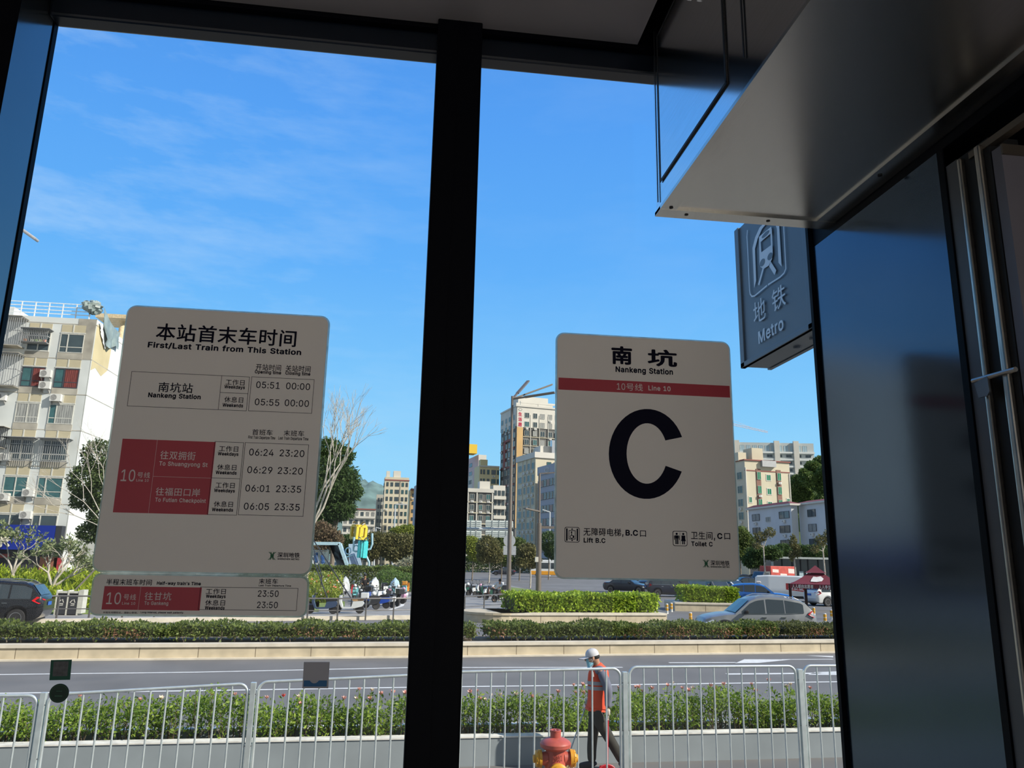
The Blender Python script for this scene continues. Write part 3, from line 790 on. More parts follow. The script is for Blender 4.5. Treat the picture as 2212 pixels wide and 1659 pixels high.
class Sheet:
    """print on a glass-mounted sheet: coordinates are those of the sheet's plane"""

    def __init__(s):
        s.layers = {}

    def mb(s, k):
        return s.layers.setdefault(k, MB())

    def text(s, k, txt, cx, cy, w, h, bold=0.0, dy=0.0006):
        c = Wp(cx, cy, dy)
        ux = (Wp(cx + w / 2, cy).x - Wp(cx - w / 2, cy).x)
        uy = (Wp(cx, cy - h / 2).z - Wp(cx, cy + h / 2).z)
        put_text(s.mb(k), txt, c, (ux, 0, 0), (0, 0, uy), bold)

    def line(s, k, p, q, w=0.0011, dy=0.0005):
        a, b = Wp(*p, dy), Wp(*q, dy)
        if abs(a.x - b.x) > abs(a.z - b.z):
            z = (a.z + b.z) / 2
            s.mb(k).quad((a.x, a.y, z - w / 2), (b.x, a.y, z - w / 2), (b.x, a.y, z + w / 2), (a.x, a.y, z + w / 2))
        else:
            x = (a.x + b.x) / 2
            s.mb(k).quad((x - w / 2, a.y, b.z), (x + w / 2, a.y, b.z), (x + w / 2, a.y, a.z), (x - w / 2, a.y, a.z))

    def frame(s, k, tl, br, w=0.0011):
        a, b = Wp(*tl), Wp(*br)
        y = YS - .0005
        for x0, x1, z0, z1 in ((a.x, b.x, a.z - w, a.z), (a.x, b.x, b.z, b.z + w), (a.x, a.x + w, b.z, a.z), (b.x - w, b.x, b.z, a.z)):
            s.mb(k).quad((x0, y, z0), (x1, y, z0), (x1, y, z1), (x0, y, z1))

    def fill(s, k, tl, br, dy=0.0003):
        a, b = Wp(*tl), Wp(*br)
        y = YS - dy
        s.mb(k).quad((a.x, y, b.z), (b.x, y, b.z), (b.x, y, a.z), (a.x, y, a.z))

    def shape(s, k, pts, dy=0.0006):
        s.mb(k).poly([(p[0], YS - dy, p[1]) for p in pts])

    def emblem(s, cx, cy, h):
        """two mirrored arcs crossed by a double stem"""
        c = Wp(cx, cy)
        H = (Wp(cx, cy - h / 2).z - Wp(cx, cy + h / 2).z)
        g = s.mb('emblem')
        y = YS - .0006
        for sx in (-1, 1):
            for li, (a, b) in enumerate(((.50, .10), (.24, .02))):
                pts = []
                n = 10
                for side in (0, 1):
                    rng = range(n + 1) if side == 0 else range(n, -1, -1)
                    for i in rng:
                        tt = -1 + 2 * i / n
                        xx = b + (a - b) * abs(tt) ** 1.9 + (.085 if side else -.045)
                        pts.append((c.x + sx * xx * H * .86, c.z + tt * H / 2))
                for i in range(n):
                    p0, p1, p2, p3 = pts[i], pts[i + 1], pts[2 * n - i], pts[2 * n + 1 - i]
                    yy = y - .00012 * (1 + li * 2 + (sx > 0))
                    g.quad((p0[0], yy, p0[1]), (p1[0], yy, p1[1]), (p2[0], yy, p2[1]), (p3[0], yy, p3[1]))
        g.quad((c.x - .22 * H, y, c.z - .09 * H), (c.x + .22 * H, y, c.z - .09 * H), (c.x + .22 * H, y, c.z + .09 * H), (c.x - .22 * H, y, c.z + .09 * H))

    def finish(s, parent, names):
        for k, (nm, mt, lb) in names.items():
            if k in s.layers and s.layers[k].v:
                o = s.layers[k].build(nm, mt, parent, local=False)
                if lb:
                    o['label'] = lb


def sheet_panel(name, label, x0, x1, z0, z1, r):
    t = thing(name, label, 'sign', ((x0 + x1) / 2, YS, z0))
    m = MB()
    m.prism([(x, YS, z) for x, z in rrect(x0, x1, z0, z1, r)], (0, .004, 0))
    m.build('panel', M_sign, t, local=False)
    e = .005
    m = MB()
    m.prism([(x, YS + .0042, z) for x, z in rrect(x0 - e, x1 + e, z0 - e, z1 + e, r + e)], (0, .0018, 0))
    m.build('sealant_edge', M_rim, t, local=False)
    return t


NAMES = {'ink': ('black_lettering', M_ink, 'black lettering'), 'rule': ('ruled_frame', M_ink, None), 'red': ('crimson_block', M_red, 'crimson block'), 'pink': ('pale_lettering', M_pink, 'pale lettering on crimson'), 'emblem': ('emblem', M_green, 'green metro emblem')}

# -- train times sign
sg = sheet_panel('timetable_sign', 'large cream first and last train times sign stuck on the left window pane', -.8185, -.265, 1.503, 2.229, .022)
S = Sheet()
B1, B2 = 0.012, 0.03
S.text('ink', '本站首末车时间', 490.5, 724, 304, 37, .014)
S.text('ink', 'First/Last Train from This Station', 487, 753.5, 333, 14.5, B2)
for t, cx, cy, w, h, b in (
        ('开站时间', 580, 793.8, 54.5, 14, .006), ('Opening time', 579, 805, 57, 9.5, B2), ('关站时间', 644, 796.5, 54, 14, .006), ('Closing time', 643.5, 807.7, 54, 9.5, B2),
        ('南坑站', 379.6, 837.3, 74.5, 21.5, .008), ('Nankeng Station', 377, 856.5, 114, 13.5, B2),
        ('工作日', 508, 826, 41, 12.5, .006), ('Weekdays', 506.8, 837, 44.7, 9.5, B2), ('休息日', 505, 863.4, 41, 12.5, .006), ('Weekends', 503, 875.6, 44.7, 8, B2),
        ('05:51', 579, 832, 51, 14.5, .004), ('00:00', 644, 834.6, 52, 14.5, .004), ('05:55', 577, 869, 53, 14.5, .004), ('00:00', 641.3, 871, 52.5, 14.5, .004),
        ('首班车', 567, 934, 44, 12.5, .006), ('First Train Departure Time', 565.5, 946, 58.6, 8.5, .016), ('末班车', 635, 936, 44, 12.5, .006), ('Last Train Departure Time', 633.7, 948, 65, 8.5, .016),
        ('工作日', 494, 969.5, 41.5, 12.5, .006), ('Weekdays', 492.8, 981.5, 44.7, 9.5, B2), ('休息日', 490, 1009.3, 41.5, 12.5, .006), ('Weekends', 488.5, 1021, 45.5, 8, B2),
        ('工作日', 486.4, 1048.4, 41.2, 12.5, .006), ('Weekdays', 484.8, 1060.7, 45, 9.5, B2), ('休息日', 482.5, 1089, 41.5, 12.5, .006), ('Weekends', 480.7, 1101, 46, 8, B2),
        ('06:24', 564.8, 977.3, 53, 15, .004), ('23:20', 630.9, 979.2, 53.4, 15, .004), ('06:29', 561.4, 1015.3, 54, 15, .004), ('23:20', 627.2, 1017.2, 54.2, 15, .004),
        ('06:01', 556.8, 1055, 53, 15, .004), ('23:35', 623.6, 1056.5, 54.2, 15, .004), ('06:05', 554, 1094, 54.2, 15, .004), ('23:35', 620.4, 1095.3, 54.2, 15, .004),
        ('深圳地铁', 623.5, 1199, 48, 11, .016), ('SHENZHEN METRO', 623, 1207.8, 47, 3.6, B2)):
    S.text('ink', t, cx, cy, w, h, b)
for t, cx, cy, w, h, b in (('10', 277, 1027, 30.4, 26, .004), ('号线', 310.5, 1026, 27.4, 12.5, .004), ('Line 10', 307.8, 1037.5, 26.8, 6, .012),
                           ('往双拥街', 384.4, 984, 76, 18.5, .006), ('To Shuangyong St', 396.2, 1003.8, 105, 12, .02), ('往福田口岸', 384.6, 1062.8, 96, 17.5, .006), ('To Futian Checkpoint', 389.9, 1081.7, 110, 11.5, .02)):
    S.text('pink', t, cx, cy, w, h, b)
S.fill('red', (265, 947.5), (449.5, 1112))
S.line('pink', (339.5, 949.5), (321, 1109.5), .0007)
S.line('pink', (330, 1029.5), (456, 1032.5), .0007)
S.frame('rule', (284.5, 802), (532.5, 888))
S.line('rule', (479, 811), (471.5, 885))
S.line('rule', (476, 847.5), (535.5, 850.5))
S.frame('rule', (543.5, 813.5), (673.5, 893.5))
S.frame('rule', (464, 953.5), (511.5, 1113.5))
S.line('rule', (456, 1033), (518, 1033.5))
S.frame('rule', (529.5, 955.5), (655, 1116))
S.emblem(587.8, 1200.8, 17)
S.finish(sg, NAMES)

# -- half-way train sign
sg = sheet_panel('timetable_strip', 'narrow cream half-way train time strip right below the large timetable', -.812, -.268, 1.394, 1.4925, .018)
S = Sheet()
for t, cx, cy, w, h, b in (('半程末班车时间', 279, 1257.5, 98, 13, .008), ("Half-way train's Time", 386.5, 1261, 95, 9.5, B2), ('末班车', 579.7, 1255.8, 40.7, 11.5, .008), ('Last Train Departure Time', 594, 1265.5, 69.7, 5, .02),
                           ('工作日', 466.5, 1277.5, 43, 12.2, .006), ('Weekdays', 466.2, 1289, 42.6, 9.5, B2), ('休息日', 464.7, 1302, 43, 12.5, .006), ('Weekends', 463.8, 1313, 43, 7.5, B2),
                           ('23:50', 579.6, 1282.4, 44.8, 14, .004), ('23:50', 577.7, 1306.8, 44.8, 14, .004),
                           ('半程车间隔较长，请耐心等候。', 260, 1323.4, 75, 4.5, .008), ('Long interval, please wait patiently.', 350.7, 1323.5, 93.6, 5, .02)):
    S.text('ink', t, cx, cy, w, h, b)
for t, cx, cy, w, h, b in (('10', 246, 1292.5, 31, 26, .004), ('号线', 280.5, 1289.7, 27, 13, .004), ('Line 10', 278, 1303.3, 28.5, 6, .012), ('往甘坑', 341.5, 1287.9, 57.8, 17.6, .006), ('To Gankeng', 337.6, 1304, 52, 10, .02)):
    S.text('pink', t, cx, cy, w, h, b)
S.fill('red', (226, 1266), (431, 1319))
S.line('pink', (303.5, 1267), (298.8, 1318.5), .0007)
S.frame('rule', (433, 1267.5), (640.5, 1319.5))
S.finish(sg, NAMES)

# -- exit C sign
sg = sheet_panel('exit_sign', 'tall cream exit sign with a huge black letter C on the right pane', .4125, .953, 1.506, 2.22, .022)
S = Sheet()
for t, cx, cy, w, h, b in (('南', 1343.2, 767.8, 44.7, 39.5, .034), ('坑', 1430.6, 773.5, 63.5, 37, .03), ('Nankeng Station', 1392, 802, 124, 16, B2),
                           ('无障碍电梯', 1301, 1149.3, 81, 17, .008), (',', 1345.5, 1157, 2.6, 6.5, .02), ('B.C', 1364.7, 1151, 27, 13, B2), ('口', 1389, 1152.8, 13, 13.5, .01), ('Lift B.C', 1284.3, 1167.2, 47, 11, B2),
                           ('卫生间', 1515.8, 1156.9, 46.4, 17, .008), (',', 1543.5, 1165, 2.6, 6.5, .02), ('C', 1554.8, 1158, 11, 13, B2), ('口', 1571, 1158.6, 12.7, 13.5, .01), ('Toilet C', 1516.3, 1175, 46, 10.5, B2),
                           ('深圳地铁', 1555.5, 1216.3, 41, 11, .016), ('SHENZHEN METRO', 1555.5, 1224.7, 41, 3.4, B2)):
    S.text('ink', t, cx, cy, w, h, b)
for t, cx, cy, w, h, b in (('10', 1341.5, 835, 18, 14.4, .004), ('号线', 1370.7, 836.4, 35.7, 16, .006), ('Line 10', 1424.6, 839, 48, 11, .024)):
    S.text('pink', t, cx, cy, w, h, b)
a_, b_ = Wp(1207, 827.5), Wp(1577, 846)
S.fill('red', (1206.5, 815.5), (1577, 859))
cz = lambda zx, zy: (Wp(1180 + zx / 2.911, 700 + zy / 2.911).x, Wp(1180 + zx / 2.911, 700 + zy / 2.911).z)


def arc(cx, cy, rx, ry, a0, a1, n=40):
    return [cz(cx + rx * math.cos(math.radians(a0 + (a1 - a0) * i / n)), cy - ry * math.sin(math.radians(a0 + (a1 - a0) * i / n))) for i in range(n + 1)]


oc = arc(632, 817, 239, 283, 22, 337)
ic = arc(633, 814, 128, 190, 25.5, 336)
for i in range(40):
    S.mb('letter').quad(*[(p[0], YS - .0006, p[1]) for p in (oc[i], oc[i + 1], ic[i + 1], ic[i])])
S.emblem(1525.2, 1217.5, 16)


def icon_box(px0, py0, px1, py1, nm):
    a, b = Wp(px0, py0), Wp(px1, py1)
    for e, k, dy in ((0, nm + 'rule', .0004), (.0016, nm + 'paper', .0006)):
        S.mb(k).poly([(x, YS - dy, z) for x, z in rrect(a.x + e, b.x - e, b.z + e, a.z - e, .006 - e * .5)])
    return a.x, b.x, b.z, a.z


x0, x1, z0, z1 = icon_box(1219.5, 1138, 1252, 1172, '')
w, h = x1 - x0, z1 - z0


def R(u0, u1, v0, v1, k='glyph', dy=.0008):
    k = k if x0 < .6 else 'b' + k
    S.mb(k).quad((x0 + u0 * w, YS - dy, z0 + v0 * h), (x0 + u1 * w, YS - dy, z0 + v0 * h), (x0 + u1 * w, YS - dy, z0 + v1 * h), (x0 + u0 * w, YS - dy, z0 + v1 * h))


def D(u, v, r, k='glyph', dy=.0009):
    k = k if x0 < .6 else 'b' + k
    S.mb(k).poly([(x0 + (u + r * math.cos(q * PI / 8)) * w, YS - dy, z0 + (v + r * math.sin(q * PI / 8)) * h) for q in range(16)])


R(.1, .2, .1, .9); R(.8, .9, .1, .9)
R(.27, .73, .74, .78); R(.27, .73, .2, .24); R(.27, .31, .2, .78); R(.69, .73, .2, .78)
S.mb('glyph').poly([(x0 + u * w, YS - .0008, z0 + v * h) for u, v in ((.42, .82), (.58, .82), (.5, .93))])
S.mb('glyph').poly([(x0 + u * w, YS - .0008, z0 + v * h) for u, v in ((.42, .17), (.5, .06), (.58, .17))])
D(.46, .66, .05); R(.44, .49, .42, .62); R(.44, .62, .40, .45); R(.58, .64, .28, .43)
D(.47, .36, .12); D(.47, .36, .075, 'paper', .0010)
x0, x1, z0, z1 = icon_box(1452.5, 1146.5, 1485, 1180, 'b')
w, h = x1 - x0, z1 - z0
for cx, skirt in ((.28, 0), (.73, 1)):
    D(cx, .80, .075)
    R(cx - .13, cx + .13, .5, .70)
    if skirt:
        S.mb('bglyph').poly([(x0 + u * w, YS - .0009, z0 + v * h) for u, v in ((cx - .17, .33), (cx + .17, .33), (cx + .07, .68), (cx - .07, .68))])
        R(cx - .09, cx - .02, .12, .34); R(cx + .02, cx + .09, .12, .34)
    else:
        R(cx - .10, cx - .015, .12, .55); R(cx + .015, cx + .10, .12, .55); R(cx - .19, cx - .14, .4, .68); R(cx + .14, cx + .19, .4, .68)
R(.492, .512, .1, .9)
S.finish(sg, {**NAMES, 'red': ('crimson_band', M_red, 'crimson band'), 'letter': ('exit_letter', M_ink, 'huge black letter C'), 'glyph': ('pictogram', M_ink, 'wheelchair lift pictogram'), 'bglyph': ('pictogram', M_ink, 'toilet pictogram'), 'paper': ('pictogram_ground', M_sign, None), 'bpaper': ('pictogram_ground', M_sign, None), 'brule': ('pictogram_frame', M_ink, None), 'rule': ('pictogram_frame', M_ink, None)})

# -- small stickers low on the left pane
M_stg = mat('green sticker', (0.0, 0.085, 0.045), 0.5)
M_stp = mat('greyish print field', (0.11, 0.11, 0.11), 0.55, nz=0.3, sc=90)
M_std = mat('dark green sticker', (0.002, 0.03, 0.012), 0.5)
M_stw = mat('white sticker sheet', (0.42, 0.41, 0.44), 0.5, nz=0.03)
M_blue = mat('blue wave print', (0.01, 0.13, 0.32), 0.5)


def sticker(name, label, pts, mtl):
    t = thing(name, label, 'sticker', pts[-1])
    m = MB()
    m.prism([(p[0], 2.198, p[2]) for p in pts], (0, .0015, 0))
    m.build('sheet', mtl, t, local=False)
    return t


q = [at(*p, y=2.198) for p in ((110, 1426), (155, 1425), (151, 1468.5), (106.5, 1469.5))]
t = sticker('sticker', 'square green sticker with a grey centre low on the left pane', q, M_stg)
m = MB()
c = sum(q, Vector()) / 4
m.poly([(c.x + (p.x - c.x) * .72, 2.1975, c.z + .003 + (p.z - c.z) * .74) for p in q])
m.build('print', M_stp, t, local=False)
c = at(127.5, 1497.5, y=2.198)
t = sticker('sticker', 'round dark green sticker under the square green one', [c + Vector((.0232 * math.cos(i * PI / 18), 0, .0228 * math.sin(i * PI / 18))) for i in range(36)], M_std)
m = MB()
for i in range(36):
    a, b = i * PI / 18, (i + 1) * PI / 18
    m.quad(*[(c.x + r * math.cos(k), 2.1974, c.z + r * math.sin(k)) for r, k in ((.0205, a), (.0205, b), (.0195, b), (.0195, a))])
m.box(c.x - .007, c.x + .007, 2.197, 2.1975, c.z + .004, c.z + .006)
m.box(c.x - .009, c.x + .009, 2.197, 2.1975, c.z - .008, c.z - .005)
m.build('print', mat('pale green print', (0.03, 0.12, 0.06), 0.5), t, local=False)
q = [at(*p, y=2.198) for p in ((656.5, 1430), (712, 1430), (709, 1487), (653, 1487))]
t = sticker('sticker', 'white square sticker with a blue wave near the centre mullion', q, M_stw)
a, b = q[3], q[1]
W_, H_ = b.x - a.x, b.z - a.z
m = MB()
top = [(i / 20, .30 - (.11 * math.sqrt(max(0, 1 - ((i / 20 - .45) / .17) ** 2)) if abs(i / 20 - .45) < .17 else 0)) for i in range(0, 21)]
m.poly([(a.x + .04 * W_, 2.1975, a.z + .07 * H_), (a.x + .95 * W_, 2.1975, a.z + .07 * H_)] + [(a.x + (.04 + .91 * u) * W_, 2.1975, a.z + v * H_) for u, v in reversed(top)])
m.build('wave', M_blue, t, local=False)

# ------------------------------------------------------------------ ground, road, kerbs
M_asph = mat('asphalt', (0.145, 0.142, 0.138), 0.85, nz=0.16, sc=0.5, bump=0.05)
M_pave = mat('grey paving', (0.25, 0.245, 0.235), 0.8, nz=0.12, sc=1.2)
M_dirt = mat('brown soil', (0.22, 0.165, 0.105), 0.95, nz=0.35, sc=6)
M_side = mat('dark grey pavers', (0.16, 0.145, 0.13), 0.9, nz=0.3, sc=22)
M_line = mat('white road paint', (0.66, 0.67, 0.66), 0.7, nz=0.1)
M_lineg = mat('worn road paint', (0.42, 0.43, 0.43), 0.8, nz=0.15)
M_kerb = mat('beige granite', (0.50, 0.43, 0.31), 0.75, nz=0.16, sc=2.5)
M_kerbl = mat('pale kerb stone', (0.60, 0.55, 0.46), 0.75, nz=0.12, sc=3)
M_plw = mat('grey painted planter wall', (0.245, 0.28, 0.30), 0.7, nz=0.10, sc=1.8)
M_cop = mat('pale weathered coping', (0.68, 0.67, 0.62), 0.75, nz=0.18, sc=7)
M_grass = mat('lawn', (0.16, 0.22, 0.05), 0.9, nz=0.4, sc=3)

m = MB()
m.box(-300, 400, -400, 2.34, GZ + .9, GZ + 1.28)  # unseen paving behind the hall, added to bounce warm light inside
struct('unseen_forecourt', m, mat('warm concrete paving', (0.60, 0.54, 0.46), 0.8, nz=0.1, sc=.6))
m = MB()
m.box(-900, 1400, 2.35, 3000, GZ - 2, GZ - .02)
struct('ground', m, mat('far ground', (0.22, 0.23, 0.20), 0.9, nz=0.2, sc=0.05))
pw = lambda x: 11.70 + 0.044 * x                      # front face of the planter
m = MB()
m.prism([(-12, 2.36, GZ - .018), (16, 2.36, GZ - .018), (16, pw(16), GZ - .018), (-12, pw(-12), GZ - .018)], (0, 0, .018))
struct('sidewalk', m, M_side)

kA, kM, kB = Vector((-10.55, 22.93, GZ)), Vector((0.37, 24.07, GZ)), Vector((14.4, 25.8, GZ))


def ext(a, b, t):
    return a + (b - a) * t


kL, kR = ext(kM, kA, 4.0), ext(kM, kB, 5.0)
m = MB()
m.add([(-40, 9.5, GZ + .002), (60, 13.5, GZ + .002), (kR.x, kR.y + 60, GZ + .002), (kL.x, kL.y + 25, GZ + .002)], [(0, 1, 2, 3)])
road = struct('road', m, M_asph)
m = MB()


def strip(mb, pts, w, z=GZ + .006, mi=0):
    for a, b in zip(pts, pts[1:]):
        a, b = Vector(a), Vector(b)
        n = Vector((-(b - a).y, (b - a).x, 0)).normalized() * w / 2
        mb.quad((a.x - n.x, a.y - n.y, z), (b.x - n.x, b.y - n.y, z), (b.x + n.x, b.y + n.y, z), (a.x + n.x, a.y + n.y, z), mi)


g = lambda px, py: at(px, py, z=GZ + .006)
l1 = [g(0, 1457), g(420, 1452), g(890, 1442)]
strip(m, [ext(l1[0], l1[1], -1.5)] + l1 + [g(1345, 1441.5)], .13)
l2 = [g(0, 1497.5), g(420, 1492), g(890, 1484.5), g(1345, 1479), g(1780, 1473)]
strip(m, [ext(l2[0], l2[1], -1.5)] + l2 + [ext(l2[4], l2[3], -1.5)], .13)
# turn arrows
strip(m, [g(1445, 1431.5), g(1590, 1431)], .15)
m.poly([g(1588, 1432.5), g(1640, 1432), g(1712, 1424.5), g(1608, 1424)])
strip(m, [g(1690, 1424.5), g(1800, 1424)], .12)
m.poly([g(1740, 1416), g(1800, 1420), g(1800, 1417)])
strip(m, [g(1570, 1456), g(1810, 1454)], .22)
m.poly([g(1745, 1457.5), g(1815, 1458), g(1815, 1450), g(1760, 1452)])
m.build('road_markings', M_line, road)

# retaining wall of the median with the trimmed hedge
wz0, wz1 = GZ, -0.885


def wall_run(mb, P, t0, z0, z1, mi=0):
    """wall of thickness t0 behind the polyline P"""
    for a, b in zip(P, P[1:]):
        n = Vector((-(b - a).y, (b - a).x, 0)).normalized() * t0
        mb.prism([(a.x, a.y, z0), (b.x, b.y, z0), (b.x + n.x, b.y + n.y, z0), (a.x + n.x, a.y + n.y, z0)], (0, 0, z1 - z0), mi)


P = [kL, kA, kM, kB, kR]
off = lambda P, t: [p + Vector((-.1132 * t, .9936 * t, 0)) for p in P]
m = MB()
wall_run(m, off(P, -.14), .16, GZ, GZ + .045, 1)      # kerb foot
wall_run(m, P, .28, GZ, wz1 - .09, 0)
wall_run(m, off(P, -.045), .36, wz1 - .09, wz1, 1)    # projecting cap
rd = Vector((.9936, .1132, 0))
M_joint = mat('dark stone joint', (0.20, 0.16, 0.11), 0.9)
for k in range(-26, 45):                              # joints between the stones
    s = k * 1.52
    p = kM + (kB - kM).normalized() * s if s > 0 else kM + (kA - kM).normalized() * -s
    m.box(p.x - .008, p.x + .008, p.y - .004, p.y + .01, GZ + .05, wz1 - .09, 2)
m.box(-40, -39.9, 20, 20.1, GZ, GZ + .1, 2)
struct('median_wall', m, [M_kerb, M_kerbl, M_joint])
m = MB()
for a, b in zip(off(P, .25), off(P, .25)[1:]):
    n = Vector((-.1132, .9936, 0)) * 2.3
    m.prism([(a.x, a.y, GZ), (b.x, b.y, GZ), (b.x + n.x, b.y + n.y, GZ), (a.x + n.x, a.y + n.y, GZ)], (0, 0, .36))
struct('median_soil', m, M_dirt)

# second road behind the median and the pale pavement beyond
m = MB()
m.add([(-60, 20.5, GZ + .004), (70, 34, GZ + .004), (90, 300, GZ + .004), (-10, 300, GZ + .004), (12, 42, GZ + .004), (-60, 32, GZ + .004)], [(0, 1, 2, 3, 4, 5)])
struct('side_road', m, M_asph)
m = MB()
k0, k1, k2 = at(0, 1349, z=GZ + .02), at(560, 1341, z=GZ + .02), at(1075, 1335.5, z=GZ + .02)
k00 = ext(k0, k1, -1.2)
pts = [k00, k0, k1, k2, at(1130, 1312, z=GZ + .02), at(1210, 1288, z=GZ + .02), at(1090, 1262, z=GZ + .02), at(760, 1262, z=GZ + .02), Vector((-60, 70, GZ + .02)), Vector((-70, 45, GZ + .02))]
m.poly([(p.x, p.y, GZ + .02) for p in pts])
plaza = struct('pavement', m, M_pave)
m = MB()
for a, b in ((k00, k0), (k0, k1), (k1, k2)):
    m.prism([(a.x, a.y, GZ), (b.x, b.y, GZ), (b.x, b.y + .35, GZ), (a.x, a.y + .35, GZ)], (0, 0, .2))
m.build('kerb', M_kerbl, plaza)
m = MB()
strip(m, [at(760, 1321, z=GZ + .03), at(840, 1318, z=GZ + .03), at(868, 1309, z=GZ + .03), at(872, 1299, z=GZ + .03)], .22, GZ + .03)
m.build('painted_line', M_line, plaza)
m = MB()
for p, q in (((1130, 1312), (1330, 1283)), ((1120, 1272), (1205, 1290))):
    a, b = at(*p, z=GZ + .03), at(*q, z=GZ + .03)
    strip(m, [a, b], .15, GZ + .012)
for px, py in ((1130, 1261), (1180, 1262), (1235, 1264), (1150, 1268), (1205, 1271), (1270, 1268)):
    a = at(px, py, z=GZ + .012)
    strip(m, [a, a + Vector((7, 0.5, 0))], .3, GZ + .012)
m.build('lane_dashes', M_lineg, plaza)
m = MB()
pts = [at(*p, z=GZ + .03) for p in ((1078, 1266), (1130, 1272), (1210, 1283), (1290, 1292), (1300, 1296), (1205, 1291), (1120, 1281), (1076, 1270))]
m.prism([(p.x, p.y, GZ) for p in pts], (0, 0, .06))
struct('verge', m, M_grass)


# ------------------------------------------------------------------ hedges
def hedge_pts(poly, z0, z1, n, seed, wob=.06, shell=.7):
    """points over the skin of a long box: poly is the front line, with depth"""
    rg = np.random.default_rng(seed)
    P, depth = poly
    seg = [(a, b, (b - a).length) for a, b in zip(P, P[1:])]
    tot = sum(s[2] for s in seg)
    out = []
    u = rg.random(n) * tot
    f = rg.random(n)
    kind = rg.random(n)
    e = rg.normal(size=(n, 3)) * wob
    for i in range(n):
        q = u[i]
        for a, b, l in seg:
            if q <= l:
                break
            q -= l
        d = (b - a).normalized()
        nn = Vector((-d.y, d.x, 0))
        hh = z1 + .05 * math.sin(u[i] * 2.1) + .04 * math.sin(u[i] * 5.3 + 1)
        if kind[i] > .965 or (kind[i] > .93 and tot < 6):
            z = z0 + (hh - z0) * f[i]
            t = rg.random() * depth
            q = e[i, 1] if rg.random() < .5 else q
            if q < .2:
                a, b, l = seg[0]
            else:
                a, b, l = seg[-1]
                q = l + e[i, 1]
            d = (b - a).normalized()
            nn = Vector((-d.y, d.x, 0))
        elif kind[i] < .5:
            t, z = f[i] * depth, hh - abs(e[i, 2])
        elif kind[i] < .92:
            t, z = abs(e[i, 1]), z0 + (hh - z0) * f[i] ** .7
        else:
            t, z = depth, z0 + (hh - z0) * f[i]
        p = a + d * q + nn * t
        out.append((p.x + e[i, 0], p.y + e[i, 1] * .6, z))
    return out


L_hedge = leaf_mat('olive hedge leaves', (0.135, 0.18, 0.045))
L_hedb = leaf_mat('bright hedge leaves', (0.30, 0.42, 0.045))
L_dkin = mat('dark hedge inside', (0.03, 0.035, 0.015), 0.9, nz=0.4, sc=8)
L_stem = mat('grey-brown twigs', (0.30, 0.25, 0.19), 0.85, nz=0.3)
L_dead = leaf_mat('dry reddish leaves', (0.30, 0.16, 0.09))


def hedge(name, label, P, depth, z0, z1, n, size, lm, seed, zb, stems=0, dead=0):
    t = thing(name, label, 'hedge', P[0].lerp(P[-1], .5))
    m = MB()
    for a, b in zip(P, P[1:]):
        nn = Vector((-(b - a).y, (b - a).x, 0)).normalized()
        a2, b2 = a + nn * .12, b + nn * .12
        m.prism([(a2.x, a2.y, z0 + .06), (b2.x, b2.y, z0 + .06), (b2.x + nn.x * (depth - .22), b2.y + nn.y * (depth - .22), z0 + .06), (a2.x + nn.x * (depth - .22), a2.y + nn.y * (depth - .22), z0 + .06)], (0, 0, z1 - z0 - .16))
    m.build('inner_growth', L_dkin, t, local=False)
    leaf_mesh('foliage', hedge_pts((P, depth), z0, z1, n, seed, size * .35), size, lm, t, seed, .55)
    if dead:
        rg = random.Random(seed)
        pts = []
        for k in range(dead):
            a = rg.random()
            i = rg.randrange(len(P) - 1)
            c = P[i].lerp(P[i + 1], a)
            for j in range(90):
                pts.append((c.x + rg.gauss(0, .22), c.y + rg.uniform(-.12, .12), z0 + (z1 - z0) * rg.uniform(.1, .8)))
        leaf_mesh('dry_patches', pts, size * .8, L_dead, t, seed)
    if stems:
        m = MB()
        rg = random.Random(seed)
        for k in range(stems):
            i = rg.randrange(len(P) - 1)
            c = P[i].lerp(P[i + 1], rg.random())
            nn = Vector((-.11, .99, 0))
            c = c + nn * rg.uniform(.05, .5)
            e = Vector((c.x + rg.uniform(-.12, .12), c.y + rg.uniform(-.1, .1), z0 + .2))
            m.tube([(c.x, c.y, zb), ((c.x + e.x) / 2 + rg.uniform(-.05, .05), c.y, (zb + e.z) / 2), e], [.018, .014, .01], 5)
            if rg.random() < .6:
                m.tube([((c.x + e.x) / 2, c.y, (zb + e.z) / 2), (c.x + rg.uniform(-.25, .25), c.y - .05, e.z)], [.010, .006], 4)
        m.build('stems', L_stem, t, local=False)
    return t


hs = off([ext(kM, kA, 1.7), kA, kM, kM.lerp(kB, .13)], .55)
hedge('hedge', 'long olive trimmed hedge on the median wall in front of the black car', hs, 1.5, wz1 + .06, -.46, 22000, .09, L_hedge, 11, wz1 - .02, 120, 9)
hs = off([kM.lerp(kB, .17), kB.lerp(kM, .12)], .55)
hedge('hedge', 'olive trimmed hedge on the median wall in front of the silver car', hs, 1.5, wz1 + .06, -.46, 14000, .09, L_hedge, 12, wz1 - .02, 80, 8)
hs = off([kB.lerp(kM, .10), ext(kM, kB, 1.22)], .55)
hedge('hedge', 'dark low hedge end at the far right of the median wall', hs, 1.4, wz1 + .06, -.48, 5200, .09, leaf_mat('dull hedge leaves', (0.12, 0.135, 0.05)), 13, wz1 - .02, 55, 3)

